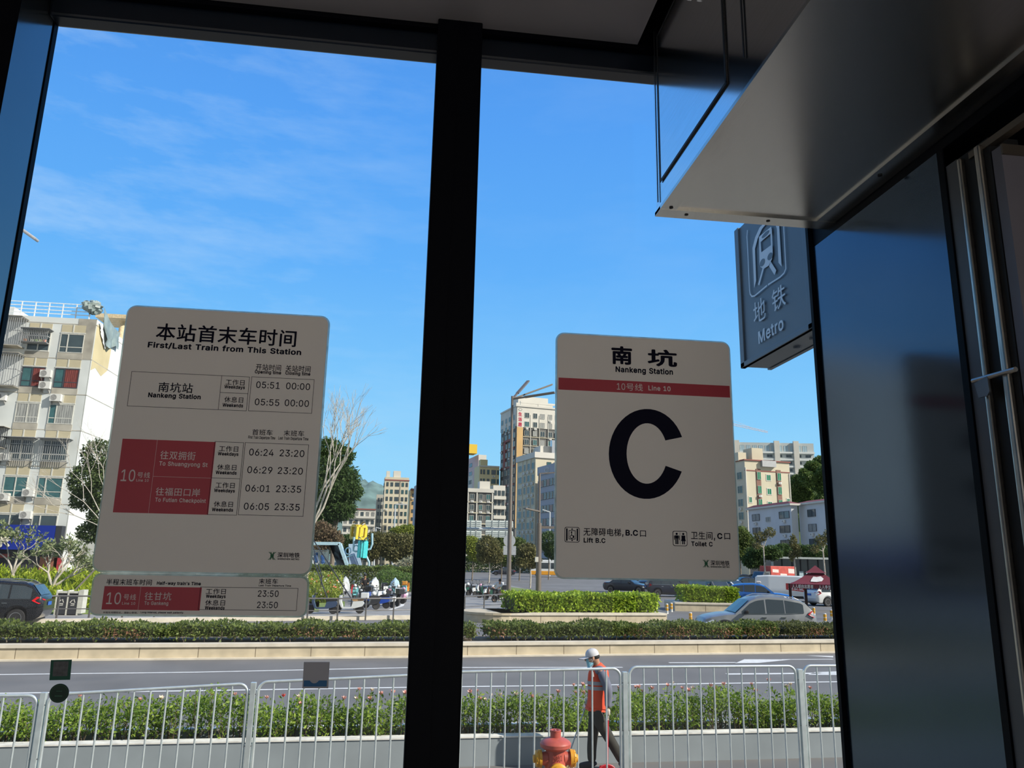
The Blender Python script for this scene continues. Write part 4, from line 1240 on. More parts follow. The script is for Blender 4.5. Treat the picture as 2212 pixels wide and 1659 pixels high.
# bright boxed hedges on stone planters beyond
def stone_planter(name, label, P, depth, z0, z1, hz, n, seed, hlabel, rnd_end=False):
    m = MB()
    Q = P
    t = thing(name, label, 'planter', P[0].lerp(P[-1], .5))
    wall_run(m, Q, depth, z0, z1 - .1, 0)
    wall_run(m, [p + Vector((0, -.05, 0)) for p in Q], depth + .1, z1 - .1, z1, 1)
    L_ = sum((b - a).length for a, b in zip(Q, Q[1:]))
    for k in range(1, int(L_ / 1.9)):
        s = k * 1.9
        for a, b in zip(Q, Q[1:]):
            if s < (b - a).length:
                p = a + (b - a).normalized() * s
                m.box(p.x - .012, p.x + .012, p.y - .006, p.y + .01, z0, z1 - .1, 2)
                break
            s -= (b - a).length
    if rnd_end:
        c = P[0] + Vector((-.0, depth / 2, 0))
        m.lathe([(depth / 2, z0), (depth / 2, z1 - .1), (depth / 2 + .05, z1 - .1), (depth / 2 + .05, z1)], 28, 0, Matrix.Translation((c.x, c.y, 0)))
    m.build('stone_wall', [M_kerb, M_kerbl, M_joint], t, local=False)
    hs = [p + (P[-1] - P[0]).normalized() * (e * .8) + Vector((0, .5, 0)) for p, e in zip(P, [1 if i == 0 else (-.35 if i == len(P) - 1 else 0) for i in range(len(P))])]
    hedge('hedge', hlabel, hs, depth - .9, z1 + .02, hz, n, .17, L_hedb, seed, z1, 0, 0)


p0, p1 = at(1083, 1347, z=GZ), at(1441, 1346, z=GZ)
stone_planter('stone_planter', 'curved-end beige stone planter behind the median hedge', [p0, p1], 3.4, GZ, GZ + .46, GZ + 1.22, 11000, 21, 'bright green clipped hedge on the curved-end stone planter', True)
p0, p1 = at(1458, 1320, z=GZ), at(1612, 1323, z=GZ)
stone_planter('stone_planter', 'beige stone planter behind the silver car', [p0, p1], 3.2, GZ, GZ + .52, GZ + 1.36, 8000, 22, 'bright green clipped hedge on the planter behind the silver car')

# ------------------------------------------------------------------ near planter with flowering shrubs
zt = -0.905
m = MB()
a, b = Vector((-9, pw(-9), 0)), Vector((16, pw(16), 0))
wall_run(m, [a, b], .16, GZ, zt - .02, 0)
wall_run(m, [a + Vector((0, -.015, 0)), b + Vector((0, -.015, 0))], .20, zt - .02, zt, 1)
dv = Vector((-.044, 1, 0))
wall_run(m, [a + dv * .75, b + dv * .75], .14, GZ, zt - .02, 0)
wall_run(m, [a + dv * .74, b + dv * .74], .17, zt - .02, zt + .01, 1)
wall_run(m, [a + dv * .17, b + dv * .17], .57, GZ, zt - .14, 2)
struct('roadside_planter', m, [M_plw, M_cop, M_dirt])
t = thing('flowering_hedge', 'row of leafy shrubs with pink flowers in the grey roadside planter behind the railing', 'hedge', (2, pw(2) + .5, zt - .14), kind=None)
rg = random.Random(5)
L_sh = leaf_mat('fresh shrub leaves', (0.20, 0.30, 0.045), .4)
pts, stem = [], MB()
rgn = np.random.default_rng(3)
for k in range(330):
    x = -8.5 + 17.5 * k / 330 + rg.uniform(-.03, .03)
    y = pw(x) + rg.uniform(.25, .66)
    hgt = rg.uniform(.40, .62) + .06 * math.sin(x * 1.7) + .05 * math.sin(x * 4.1)
    z0 = zt - .14
    top = Vector((x + rg.gauss(0, .06), y + rg.gauss(0, .05), z0 + hgt))
    stem.tube([(x, y, z0), ((x + top.x) / 2 + rg.gauss(0, .02), y, z0 + hgt * .55), top], [.006, .005, .003], 4)
    stem.tube([(x, y, z0 + .05), (x + rg.gauss(0, .09), y + rg.gauss(0, .05), z0 + hgt * .6)], [.005, .003], 4)
    for j in range(105):
        v = rg.random() ** .62
        sp = .05 + .06 * v
        pts.append((x + (top.x - x) * v + rg.gauss(0, sp), y + rg.gauss(0, sp), z0 + hgt * (.22 + .80 * v) + rg.gauss(0, .02)))
stem.build('stems', mat('brown shrub stems', (0.12, 0.09, 0.055), .9, nz=.3), t, local=False)
leaf_mesh('foliage', pts, .060, L_sh, t, 8, .42, .35)
M_fl = [mat('pink petals', (0.80, 0.42, 0.36), .6, nz=.2, sc=30), mat('pale petals', (0.80, 0.66, 0.52), .6, nz=.15, sc=30), mat('red petals', (0.62, 0.07, 0.06), .6)]


def flower_mesh(ml):
    m = MB()
    for k in range(6):
        q = k * PI / 3
        M = Matrix.Rotation(q, 4, 'Z') @ Matrix.Rotation(-.75, 4, 'Y')
        m.add([(0, 0, 0), (.022, .013, .004), (.045, 0, .012), (.022, -.013, .004)], [(0, 1, 2, 3)], 0, M)
    for k in range(4):
        q = k * PI / 2 + .5
        m.add([(0, 0, 0), (.016, .010, .018), (.024, 0, .036), (.016, -.010, .018)], [(0, 1, 2, 3)], 0, Matrix.Rotation(q, 4, 'Z'))
    m.tube([(0, 0, -.11), (0.004, 0, -.04), (0, 0, .012)], .0035, 4, 1)
    return m


F0 = []
for k, ml in enumerate(M_fl):
    o = flower_mesh(ml).build('flower', [ml, L_sh], t)
    F0.append(o)
fx = [p for p in ((170, 1506), (302, 1514), (346, 1512), (455, 1502), (508, 1503), (534, 1503), (576, 1510), (612, 1506), (645, 1508), (648, 1522), (743, 1512), (770, 1512), (776, 1492), (803, 1494), (823, 1502), (848, 1499), (875, 1500), (798, 1512),
                  (1018, 1497), (1031, 1495), (1036, 1513), (1048, 1514), (1061, 1505), (1080, 1504), (1115, 1503), (1125, 1496), (1188, 1511), (1240, 1482), (1258, 1482), (1243, 1499), (1260, 1500), (1337, 1490), (1372, 1487),
                  (1381, 1487), (1389, 1496), (1408, 1490), (1442, 1483), (1453, 1478), (1474, 1489), (1486, 1494), (1498, 1488), (1534, 1484), (1545, 1489), (1564, 1481), (1625, 1480), (1632, 1496), (1661, 1473), (1700, 1485), (1708, 1481), (1750, 1489), (1205, 1498), (1150, 1508))]
tuft = []
for k, (px, py) in enumerate(fx):
    y = pw(at(px, py, y=12.1).x) + .38
    src = F0[2] if px == 612 else F0[0 if rg.random() < .68 else 1]
    o = src if not src.get('used') else src.copy()
    if o is not src:
        COL.objects.link(o)
    src['used'] = 1
    fp = at(px, py, y=y)
    for j in range(16):
        tuft.append((fp.x + rg.gauss(0, .035), y + rg.gauss(0, .03), fp.z - .02 - .15 * rg.random()))
    o.location = fp - Vector(t.location)
    o.rotation_euler = (rg.gauss(0, .22), rg.gauss(0, .22), rg.random() * 6)
    s = rg.uniform(1.1, 1.6)
    o.scale = (s, s, s)
leaf_mesh('flower_shoots', tuft, .062, L_sh, t, 18, .42, .6)
for o in t.children:
    if o.get('used'):
        del o['used']

# ------------------------------------------------------------------ galvanised crowd railing
M_galv = mat('galvanised steel', (0.60, 0.66, 0.66), 0.38, 0.55, 0.10, 12)
FY = lambda x: 9.25 + 0.035 * x                       # line of the railing


def onf(px, py):
    d = ray(px, py)
    k = 9.25 / (d.y - 0.035 * d.x)
    return EYE + d * k


posts = [onf(95, 1500), onf(548, 1478), None, onf(1349.5, 1455), onf(1727, 1449)]
posts[2] = posts[1].lerp(posts[3], .487)
posts = [posts[0] - (posts[2] - posts[0]) * .5] + posts + [posts[4] + (posts[4] - posts[3]) * .98]
tops = [(0, 1497, 68, 1497), (112, 1498.5, 530, 1472), (566, 1470, 890, 1453.5), (1005, 1447.5, 1340, 1440), (1372, 1438, 1715, 1435.5), (1742, 1434, 1800, 1434)]
plabels = ['grey railing panel cut off by the left edge of the photo', 'grey railing panel behind the round green sticker', 'grey railing panel just left of the black centre mullion', 'grey railing panel behind the fire hydrant and the walker',
           'grey railing panel right of the walker', 'grey railing panel beside the dark pillar']
for k in range(6):
    A, B = posts[k], posts[k + 1]
    if k in (1, 4):
        za, zb = onf(tops[k][0] + 40, (tops[k][1] * .9 + tops[k][3] * .1)).z, onf(tops[k][2] - 40, tops[k][1] * .1 + tops[k][3] * .9).z
    elif k == 0:
        za = zb = onf(40, 1499).z
    elif k == 2:
        za, zb = onf(580, 1469.5).z, onf(890, 1454).z
    elif k == 3:
        za, zb = onf(1005, 1448.5).z, onf(1335, 1441).z
    else:
        za = zb = onf(1770, 1435).z
    t = thing('crowd_barrier', plabels[k], 'railing', (A.x, A.y, GZ), group='barriers along the sidewalk')
    d = (B - A)
    d.z = 0
    ln = d.length
    d.normalize()
    P0 = Vector((A.x, A.y, 0)) + d * .055
    ln -= .11
    W2 = lambda s, z: P0 + d * s + Vector((0, 0, z))
    r = .095
    loop = [W2(0, GZ + .02)]
    for i in range(7):
        q = PI - i * PI / 12
        loop.append(W2(r + r * math.cos(q), za - .016 - r + r * math.sin(q)))
    for i in range(7):
        q = PI / 2 - i * PI / 12
        loop.append(W2(ln - r + r * math.cos(q), zb - .016 - r + r * math.sin(q)))
    loop.append(W2(ln, GZ + .02))
    m = MB()
    m.tube(loop, .0165, 10)
    m.tube([W2(0, GZ + .16), W2(ln, GZ + .16)], .014, 8)
    m.build('frame_tube', M_galv, t, smooth=1, local=False)
    nb = 11 if k in (1, 2, 3, 4) else 11
    for j in range(1, nb + 1):
        s = ln * j / (nb + 1)
        zz = za + (zb - za) * s / ln
        m = MB()
        m.tube([W2(s, GZ + .16), W2(s, zz - .02)], .0105, 8)
        m.build('bar', M_galv, t, smooth=1, local=False)
for k in (1, 2, 4, 5):
    A = posts[k]
    t = thing('railing_post', ['square railing post near the left edge of the photo', 'square railing post left of the white sticker', 'square railing post hidden by the centre mullion', 'square railing post just right of the walker', 'square railing post nearest the dark pillar'][k - 1], 'post', (A.x, A.y, GZ), group='railing posts along the sidewalk')
    m = MB()
    m.cbox(A.x - .028, A.x + .028, A.y - .028, A.y + .028, GZ, A.z + .02, .004)
    m.build('shaft', M_galv, t, local=False)
    for z in (A.z - .10, A.z - .62):
        m = MB()
        m.tube([(A.x - .036, A.y - .02, z), (A.x + .036, A.y - .02, z)], .006, 6)
        m.build('bolt', M_flan, t, local=False)

# ------------------------------------------------------------------ fire hydrant
hp = at(1200, 1600, y=8.45)
hz = lambda py: at(1200, py, y=8.45).z
t = thing('fire_hydrant', 'red fire hydrant with yellow outlet caps in front of the railing', 'fire hydrant', (hp.x, hp.y, GZ))
M_hr = mat('faded red enamel', (0.42, 0.085, 0.06), 0.42, nz=0.14, sc=14)
M_hy = mat('yellow enamel', (0.62, 0.30, 0.02), 0.42, nz=0.14, sc=18)
k = 8.45 * 1.015 / 1661 / 5.741                        # metres per zoomed pixel
zb = hz(1659) - .35
m = MB()
zc = [hz(1370 + v / 5.741) for v in (1185, 1275, 1300, 1350, 1395, 1420, 1470, 1560, 1640)]
R_ = lambda v: v * k
m.lathe([(R_(60), GZ), (R_(115), GZ), (R_(115), GZ + .05), (R_(75), GZ + .06), (R_(95), zb - .25), (R_(128), zc[8] - .05), (R_(128), zc[8] - .02), (R_(118), zc[7]), (R_(110), zc[6]), (R_(112), zc[5] - .01), (R_(140), zc[5]), (R_(176), zc[4] + .002), (R_(180), zc[3]), (R_(165), zc[3] + .02), (R_(120), zc[2] + .005), (R_(80), zc[1] - .004), (R_(62), zc[1])], 40)
m.build('barrel', M_hr, t, smooth=.6, loc=(0, 0, -GZ))
m = MB()
m.lathe([(R_(62), zc[1] - .01), (R_(62), zc[0] - .012), (R_(66), zc[0] - .01), (R_(66), zc[0]), (R_(44), zc[0]), (R_(40), zc[0] - .02), (0, zc[0] - .02)], 24)
m.box(-.008, .008, -R_(64), R_(64), zc[0] - .02, zc[0] - .001)
m.build('operating_nut', M_hr, t, smooth=.6, loc=(0, 0, -GZ))
zo = hz(1370 + 1540 / 5.741)
for sx, nm in ((-1, 'left'), (1, 'right')):
    M = Matrix.Translation((0, 0, zo - GZ)) @ Matrix.Rotation(sx * PI / 2, 4, 'Y')
    m = MB()
    m.lathe([(R_(80), R_(95)), (R_(72), R_(150)), (R_(72), R_(185))], 24, 0, M)
    m.build('side_outlet', M_hr, t, smooth=.6)
    m = MB()
    m.lathe([(R_(98), R_(165)), (R_(98), R_(195)), (R_(88), R_(198)), (R_(92), R_(212)), (R_(84), R_(228)), (R_(45), R_(232)), (R_(42), R_(258)), (0, R_(260))], 28, 0, M)
    for j in range(10):
        q = j * PI / 5
        m.box(R_(84) * math.cos(q) - .006, R_(84) * math.cos(q) + .006, R_(84) * math.sin(q) - .006, R_(84) * math.sin(q) + .006, R_(170), R_(228), 0, M)
    m.build('outlet_cap', M_hy, t, smooth=.5)
zf = hz(1370 + 1690 / 5.741)
M = Matrix.Translation((.004, 0, zf - GZ)) @ Matrix.Rotation(PI / 2, 4, 'X')
m = MB()
m.lathe([(R_(112), R_(80)), (R_(104), R_(150))], 26, 0, M)
m.build('front_outlet', M_hr, t, smooth=.6)
m = MB()
m.lathe([(R_(112), R_(145)), (R_(114), R_(185)), (R_(96), R_(195)), (R_(92), R_(215)), (R_(70), R_(226)), (R_(44), R_(226)), (R_(42), R_(255)), (0, R_(257))], 30, 0, M)
m.build('outlet_cap', M_hy, t, smooth=.5)
m = MB()
put_text(m, '1001', (0, -R_(122), hz(1370 + 1508 / 5.741) - GZ), (R_(105), 0, 0), (0, 0, R_(60)), .01)
m.build('cast_mark', mat('dark red casting', (0.20, 0.035, 0.03), .5), t)
m = MB()
for i in range(9):
    c = Vector((R_(215), -.02, zo - GZ - .09 - i * .018))
    m.tube([c + Vector((math.cos(q) * .007, (0 if i % 2 else math.sin(q) * .007), math.sin(q) * .011)) for q in [j * PI / 4 for j in range(8)]], .002, 5, closed=True)
m.build('chain', M_hy, t)

# ------------------------------------------------------------------ metro lightbox on the facade
X0, X1, ya, yb, z0, z1 = 1.8, 1.975, 3.175, 3.985, 2.622, 3.45
t = thing('metro_sign', 'blue-grey metro lightbox with a train pictogram projecting outside at upper right', 'sign', (X0 + .09, 3.5, z0))
M_mb = mat('blue-grey painted sheet', (0.12, 0.145, 0.17), 0.45, 0.1, 0.07, 3)
M_mg = mat('translucent pictogram acrylic', (0.62, 0.66, 0.70), 0.4, nz=0.06, sc=5)
m = MB()
m.cbox(X0 + .006, X1, ya, yb, z0 + .012, z1, .006)
m.build('housing', M_mb, t, local=False)
m = MB()
for y0_, y1_, a_, b_ in ((ya, ya + .055, z0, z1), (yb - .05, yb, z0, z1), (ya, yb, z0, z0 + .028)):
    m.cbox(X0 - .006, X0 + .02, y0_, y1_, a_, b_, .003)
m.build('rim', M_mb, t, local=False)
m = MB()
m.box(X0 + .02, X1 - .03, ya + .02, yb - .02, z0 + .004, z0 + .014)
for i in (0, 1):
    m.box(X0 - .002 + i * (X1 - X0 - .02), X0 + .02 + i * (X1 - X0 - .02), ya, yb, z0, z0 + .012)
for yy in (3.36, 3.52):
    m.lathe([(.02, .004), (.018, -.006), (.004, -.009)], 14, 0, Matrix.Translation((X0 + .09, yy, z0)))
m.build('bottom_plate', M_mb, t, local=False)
m = MB()
for zz in (2.9, 3.25):
    m.box(X0 + .04, X1 - .04, 2.32, ya + .01, zz - .03, zz + .03)
m.build('wall_bracket', M_mb, t, local=False)
zpx = lambda zx, zy: at(1560 + zx / 4.741, 460 + zy / 4.741, x=X0)


FN = [0]


def face(mb, pts, e=.0012):
    FN[0] += 1
    e += FN[0] * .00006
    mb.poly([(X0 - e, p.y, p.z) for p in [zpx(*q) for q in pts]])


def fstroke(mb, pts, w, e=.0022, closed=False):
    P_ = [zpx(*q) for q in pts]
    if closed:
        P_ = P_ + [P_[0]]
    for a, b in zip(P_, P_[1:]):
        d = (b - a)
        n = Vector((0, -d.z, d.y)).normalized() * w / 2
        u = d.normalized() * w * .25
        e += .0003
        mb.quad(*[(X0 - e, q.y, q.z) for q in (a - n - u, b - n + u, b + n + u, a + n - u)])


m = MB()
# arch: outer minus inner, drawn as a ribbon
oa = [(330, 770), (312, 360), (340, 250), (385, 150), (440, 95), (510, 75), (555, 78), (585, 100)]
ia = [(350, 690), (338, 370), (365, 265), (410, 165), (455, 110), (510, 96), (545, 110), (563, 160)]
for i in range(len(oa) - 1):
    face(m, [oa[i], oa[i + 1], ia[i + 1], ia[i]])
face(m, [(585, 100), (612, 550), (580, 510), (563, 160)])
face(m, [(380, 245), (505, 140), (512, 200), (394, 300)])                 # roof of the car
face(m, [(380, 245), (396, 295), (404, 405), (400, 560), (386, 530)])
face(m, [(497, 205), (512, 160), (522, 430), (512, 470), (503, 330)])
face(m, [(402, 405), (503, 330), (515, 470), (480, 540), (425, 575), (400, 555)])
fstroke(m, [(424, 570), (380, 730)], .017)
fstroke(m, [(498, 530), (545, 605)], .028)
m.build('train_pictogram', M_mg, t, local=False)
m = MB()
for cx, cy, r in ((416, 508, 27), (494, 445, 27), (448, 218, 20)):
    c = zpx(cx, cy)
    a = zpx(cx + r, cy - r * .45)
    rr = abs(a.y - c.y)
    m.poly([(X0 - .003, c.y + rr * math.cos(q * PI / 9) * (2.0 if r == 20 else 1), c.z + rr * .62 * math.sin(q * PI / 9) * (.8 if r == 20 else 1)) for q in range(18)])
m.build('lamp_cutout', M_mb, t, local=False)
m = MB()
fstroke(m, [(262, 180), (258, 240), (272, 510), (285, 790), (292, 830), (310, 855), (340, 850), (465, 745)], .009)
fstroke(m, [(475, 735), (600, 655), (640, 615), (658, 570), (655, 500), (640, 200), (636, 100)], .009)
for s, q0, q1, q2, b in (('地', (322, 1020), (445, 985), (385, 1000), .006), ('铁', (512, 890), (652, 850), (582, 870), .006)):
    c = zpx(*q2)
    w_ = abs(zpx(*q1).y - zpx(*q0).y)
    h_ = abs(zpx(q2[0], q2[1] - 118).z - zpx(q2[0], q2[1] + 118).z)
    put_text(m, s, (X0 - .0015, c.y, c.z), (0, -w_, 0), (0, 0, h_), b)
c = zpx(498, 1205)
put_text(m, 'Metro', (X0 - .0015, c.y, c.z), (0, -abs(zpx(370, 1260).y - zpx(628, 1150).y), 0), (0, 0, abs(zpx(385, 1180).z - zpx(385, 1320).z) * .95), .022)
m.build('lettering', M_mg, t, local=False)

# ------------------------------------------------------------------ people
def skin(name, nodes, edges, mtl, parent, sub=2, smooth=3.1):
    """one smooth limb-like surface grown round a skeleton: nodes = {key: (pos, rx, ry)}"""
    keys = list(nodes)
    me = bpy.data.meshes.new(name)
    W = winv(parent)
    me.from_pydata([tuple(W @ Vector(nodes[k][0])) for k in keys], [(keys.index(a), keys.index(b)) for a, b in edges], [])
    o = bpy.data.objects.new(name, me)
    COL.objects.link(o)
    md = o.modifiers.new('skin', 'SKIN')
    md.use_smooth_shade = True
    for i, k in enumerate(keys):
        n = nodes[k]
        me.skin_vertices[0].data[i].radius = (n[1], n[2] if len(n) > 2 else n[1])
        me.skin_vertices[0].data[i].use_root = (i == 0)
    sb = o.modifiers.new('sub', 'SUBSURF')
    sb.levels = sb.render_levels = sub
    bpy.context.view_layer.update()
    dm = bpy.data.meshes.new_from_object(o.evaluated_get(bpy.context.evaluated_depsgraph_get()))
    bpy.data.objects.remove(o)
    bpy.data.meshes.remove(me)
    dm.name = name
    dm.materials.clear()
    dm.materials.append(mtl)
    dm.shade_smooth()
    return link_mesh(name, dm, parent)


M_skin = mat('tanned skin', (0.40, 0.21, 0.13), 0.55, nz=.08, sc=20)
M_cap = mat('light grey cap cloth', (0.52, 0.52, 0.54), 0.8, nz=.06, sc=12)
M_capd = mat('cap brim underside', (0.08, 0.09, 0.14), 0.8)
M_mask = mat('light blue face mask', (0.22, 0.52, 0.66), 0.8)
M_vest = mat('orange-red vest cloth', (0.72, 0.075, 0.025), 0.75, nz=.14, sc=9)
M_refl = mat('grey reflective tape', (0.30, 0.31, 0.33), 0.5, nz=.1)
M_shirt = mat('slate work shirt', (0.125, 0.135, 0.18), 0.85, nz=.2, sc=7)
M_trou = mat('dark olive trousers', (0.035, 0.034, 0.028), 0.85, nz=.4, sc=7)
M_shoe = mat('black canvas shoe', (0.02, 0.022, 0.032), 0.7)
M_sole = mat('grey shoe sole', (0.20, 0.20, 0.20), 0.8)
M_glove = mat('dirty white glove', (0.46, 0.42, 0.36), 0.9, nz=.15, sc=30)
PY = 11.30


def J(zx, zy, dy=0.0):
    return at(1130 + zx / 5.741, 1370 + zy / 5.741, y=PY + dy)


base = J(900, 1650)
wk = thing('person', 'person in grey cap and orange-red vest walking left behind the railing', 'person', (base.x, PY, GZ))
U = .00124                                            # one zoomed pixel in metres
nod = {
    'pelvis': (J(905, 985), .115, .13), 'waist': (J(915, 850), .105, .125), 'chest': (J(925, 620), .12, .15), 'upper': (J(930, 480), .095, .14), 'neck0': (J(925, 395), .055, .06), 'neck1': (J(900, 345), .052, .055),
    'skull': (J(868, 275), .086, .078), 'crown': (J(864, 235), .070, .07), 'face': (J(824, 312), .060, .06), 'chin': (J(834, 366), .036, .04),
    'shA': (J(960, 450, -.15), .062), 'elA': (J(1062, 680, -.21), .045), 'wrA': (J(1052, 915, -.20), .031), 'paA': (J(1048, 965, -.2), .034, .022), 'knA': (J(1042, 1005, -.2), .030, .02),
    'shB': (J(905, 450, .15), .062), 'elB': (J(890, 670, .22), .045), 'wrB': (J(815, 800, .20), .031), 'paB': (J(798, 835, .19), .034, .022), 'knB': (J(785, 860, .18), .030, .02),
    'hiA': (J(920, 1030, -.08), .095, .09), 'kA': (J(1075, 1300, -.09), .058), 'caA': (J(1150, 1430, -.09), .052), 'anA': (J(1232, 1570, -.09), .036), 'toA': (J(1195, 1632, -.09), .035, .03),
    'hiB': (J(890, 1030, .08), .095, .09), 'kB': (J(862, 1290, .09), .058), 'caB': (J(850, 1420, .09), .052), 'anB': (J(848, 1570, .09), .036), 'toB': (J(740, 1630, .09), .032, .03)}
E_ = [('pelvis', 'waist'), ('waist', 'chest'), ('chest', 'upper'), ('upper', 'neck0'), ('neck0', 'neck1'), ('neck1', 'skull'), ('skull', 'crown'), ('skull', 'face'), ('face', 'chin'),
      ('upper', 'shA'), ('shA', 'elA'), ('elA', 'wrA'), ('wrA', 'paA'), ('paA', 'knA'), ('upper', 'shB'), ('shB', 'elB'), ('elB', 'wrB'), ('wrB', 'paB'), ('paB', 'knB'),
      ('pelvis', 'hiA'), ('hiA', 'kA'), ('kA', 'caA'), ('caA', 'anA'), ('anA', 'toA'), ('pelvis', 'hiB'), ('hiB', 'kB'), ('kB', 'caB'), ('caB', 'anB'), ('anB', 'toB')]
slim = {k: v if k in ('skull', 'crown', 'face', 'chin', 'neck0', 'neck1') else (v[0], v[1] * .45, (v[2] if len(v) > 2 else v[1]) * .45) for k, v in nod.items()}
body = skin('body', slim, E_, M_skin, wk)
m = MB()                                              # nose, brow, eyes, ears
m.blob(J(775, 318), .016, .013, .020, 6)
body_n = m.build('nose', M_skin, body, smooth=1, local=False)
for dy in (-.078, .078):
    m = MB()
    c = J(870, 300, dy)
    m.blob(c, .019, .010, .034, 6)
    m.blob(c + Vector((-.004, -.004 if dy < 0 else .004, -.004)), .010, .010, .018, 6)
    m.build('ear', M_skin, body, smooth=1, local=False)
for dy in (-.034, .034):
    m = MB()
    m.blob(J(785, 290, dy), .009, .011, .009, 6)
    m.build('eye', mat('dark eye', (0.02, 0.015, 0.012), .3), body, smooth=1, local=False)
m = MB()
m.blob(J(893, 272), .066, .079, .050, 8)
m.build('hair', mat('short dark hair', (0.012, 0.011, 0.01), .8), wk, smooth=1, local=False)
# cap
m = MB()
cc = J(862, 268)
tl = Matrix.Translation(cc) @ Matrix.Rotation(-.20, 4, 'Y')
vs, fs = [], []
n1, n2 = 9, 28
for i in range(n1 + 1):
    th = PI / 2 * i / n1
    for j in range(n2):
        ph = 2 * PI * j / n2
        vs.append((.098 * math.sin(th) ** .9 * math.cos(ph) - .004, .088 * math.sin(th) ** .9 * math.sin(ph), .098 * math.cos(th) ** .8 + .004))
for i in range(n1):
    for j in range(n2):
        fs.append((i * n2 + j, (i + 1) * n2 + j, (i + 1) * n2 + (j + 1) % n2, i * n2 + (j + 1) % n2))
m.add(vs, fs, 0, tl)
m.lathe([(.006, .101), (.011, .103), (.007, .107), (0, .108)], 10, 0, tl)
m.build('cap_crown', M_cap, wk, smooth=1, local=False)
m = MB()
rows = []
for i in range(6):
    a = i / 5
    rows.append([(-.085 - a * .125 + (abs(j / 10 - .5) * 2) ** 2 * (.085 * (1 - a) + .06 * a), (j / 10 - .5) * (.155 - .035 * a), .012 - a * .012 - .012 * (abs(j / 10 - .5) * 2) ** 2) for j in range(11)])
vs = [p for r_ in rows for p in r_]
fs = [(i * 11 + j, i * 11 + j + 1, (i + 1) * 11 + j + 1, (i + 1) * 11 + j) for i in range(5) for j in range(10)]
m.add(vs, fs, 0, tl)
m.add([(p[0], p[1], p[2] - .006) for p in vs], [f[::-1] for f in fs], 1, tl)
m.tube([tl @ Vector((p[0], p[1], p[2] - .003)) for p in rows[-1]], .0045, 6, 1)
m.build('cap_brim', [M_cap, M_capd], wk, smooth=1, local=False)
# mask and its loop
skin('face_mask', {'a': (J(808, 350), .044, .062), 'b': (J(812, 328), .040, .052), 'c': (J(836, 378), .034, .045)}, [('a', 'b'), ('a', 'c')], M_mask, wk, 2)
m = MB()
m.tube([J(812, 325, -.06), J(845, 318, -.083), J(872, 315, -.088), J(850, 350, -.08), J(825, 372, -.05)], .003, 5)
m.build('mask_loop', mat('white elastic', (.7, .7, .68), .8), wk, local=False)
# clothes
big = lambda k, s=1.0, a=.012: (nod[k][0], nod[k][1] * s + a, (nod[k][2] if len(nod[k]) > 2 else nod[k][1]) * s + a)
for s in 'AB':
    z = -1 if s == 'A' else 1
    skin('shirt_sleeve', {'sh': (nod['sh' + s][0], .082, .075), 'm': (nod['sh' + s][0].lerp(nod['el' + s][0], .5), .078, .068), 'el': (nod['el' + s][0], .076, .064), 'm2': (nod['el' + s][0].lerp(nod['wr' + s][0], .5), .068, .056), 'wr': (nod['wr' + s][0], .054, .046)},
         [('sh', 'm'), ('m', 'el'), ('el', 'm2'), ('m2', 'wr')], M_shirt, wk, 2)
vest = skin('safety_vest', {'w': (J(918, 820), .118, .145), 'hem0': (J(912, 905), .120, .148), 'hem': (J(908, 948), .115, .146), 'c': (J(928, 640), .128, .165), 'u': (J(935, 500), .108, .165), 's': (J(938, 432), .10, .15), 'k': (J(928, 385), .064, .07), 'k2': (J(918, 350), .060, .062)},
            [('w', 'hem0'), ('hem0', 'hem'), ('w', 'c'), ('c', 'u'), ('u', 's'), ('s', 'k'), ('k', 'k2')], M_vest, wk, 3)


def band(nm, zy, cx, hw, dep, hh, mtl, z1=0):
    m = MB()
    pts = []
    n = 32
    for e in (-1, 1):
        for j in range(n):
            q = 2 * PI * j / n
            c = J(cx, zy)
            pts.append((c.x + hw * math.copysign(abs(math.cos(q)) ** .75, math.cos(q)), PY + dep * math.copysign(abs(math.sin(q)) ** .75, math.sin(q)), c.z + e * hh))
    m.add(pts, [(j, (j + 1) % n, n + (j + 1) % n, n + j) for j in range(n)])
    return m.build(nm, mtl, vest, smooth=1, local=False)


# reflective tapes follow the vest surface: shrink onto it
for zy in (598, 660):
    dm = vest.data.copy()
    keep = MB()
    c0, c1 = J(900, zy - 22).z, J(900, zy + 22).z
    P = winv(wk).inverted()
    bm = bmesh.new()
    bm.from_mesh(vest.data)
    off_ = wk.location.z
    for zc_, sgn in ((c0 - off_, 1), (c1 - off_, -1)):
        bmesh.ops.bisect_plane(bm, geom=bm.verts[:] + bm.edges[:] + bm.faces[:], plane_co=(0, 0, zc_), plane_no=(0, 0, sgn), clear_outer=True)
    bm.normal_update()
    for v in bm.verts:
        v.co += Vector((v.co.x, v.co.y, 0)).normalized() * 0 + v.normal * .004
    tm = bpy.data.meshes.new('reflective_tape')
    bm.to_mesh(tm)
    bm.free()
    tm.materials.clear()
    tm.materials.append(M_refl)
    link_mesh('reflective_tape', tm, vest)
    bpy.data.meshes.remove(dm)
m = MB()
m.box(-.012, .012, -.004, .004, -.03, .03, 0, Matrix.Translation(J(866, 500, -.155)) @ Matrix.Rotation(-.15, 4, 'Y'))
m.build('chest_print', mat('white vest print', (.6, .5, .48), .8), vest, local=False)
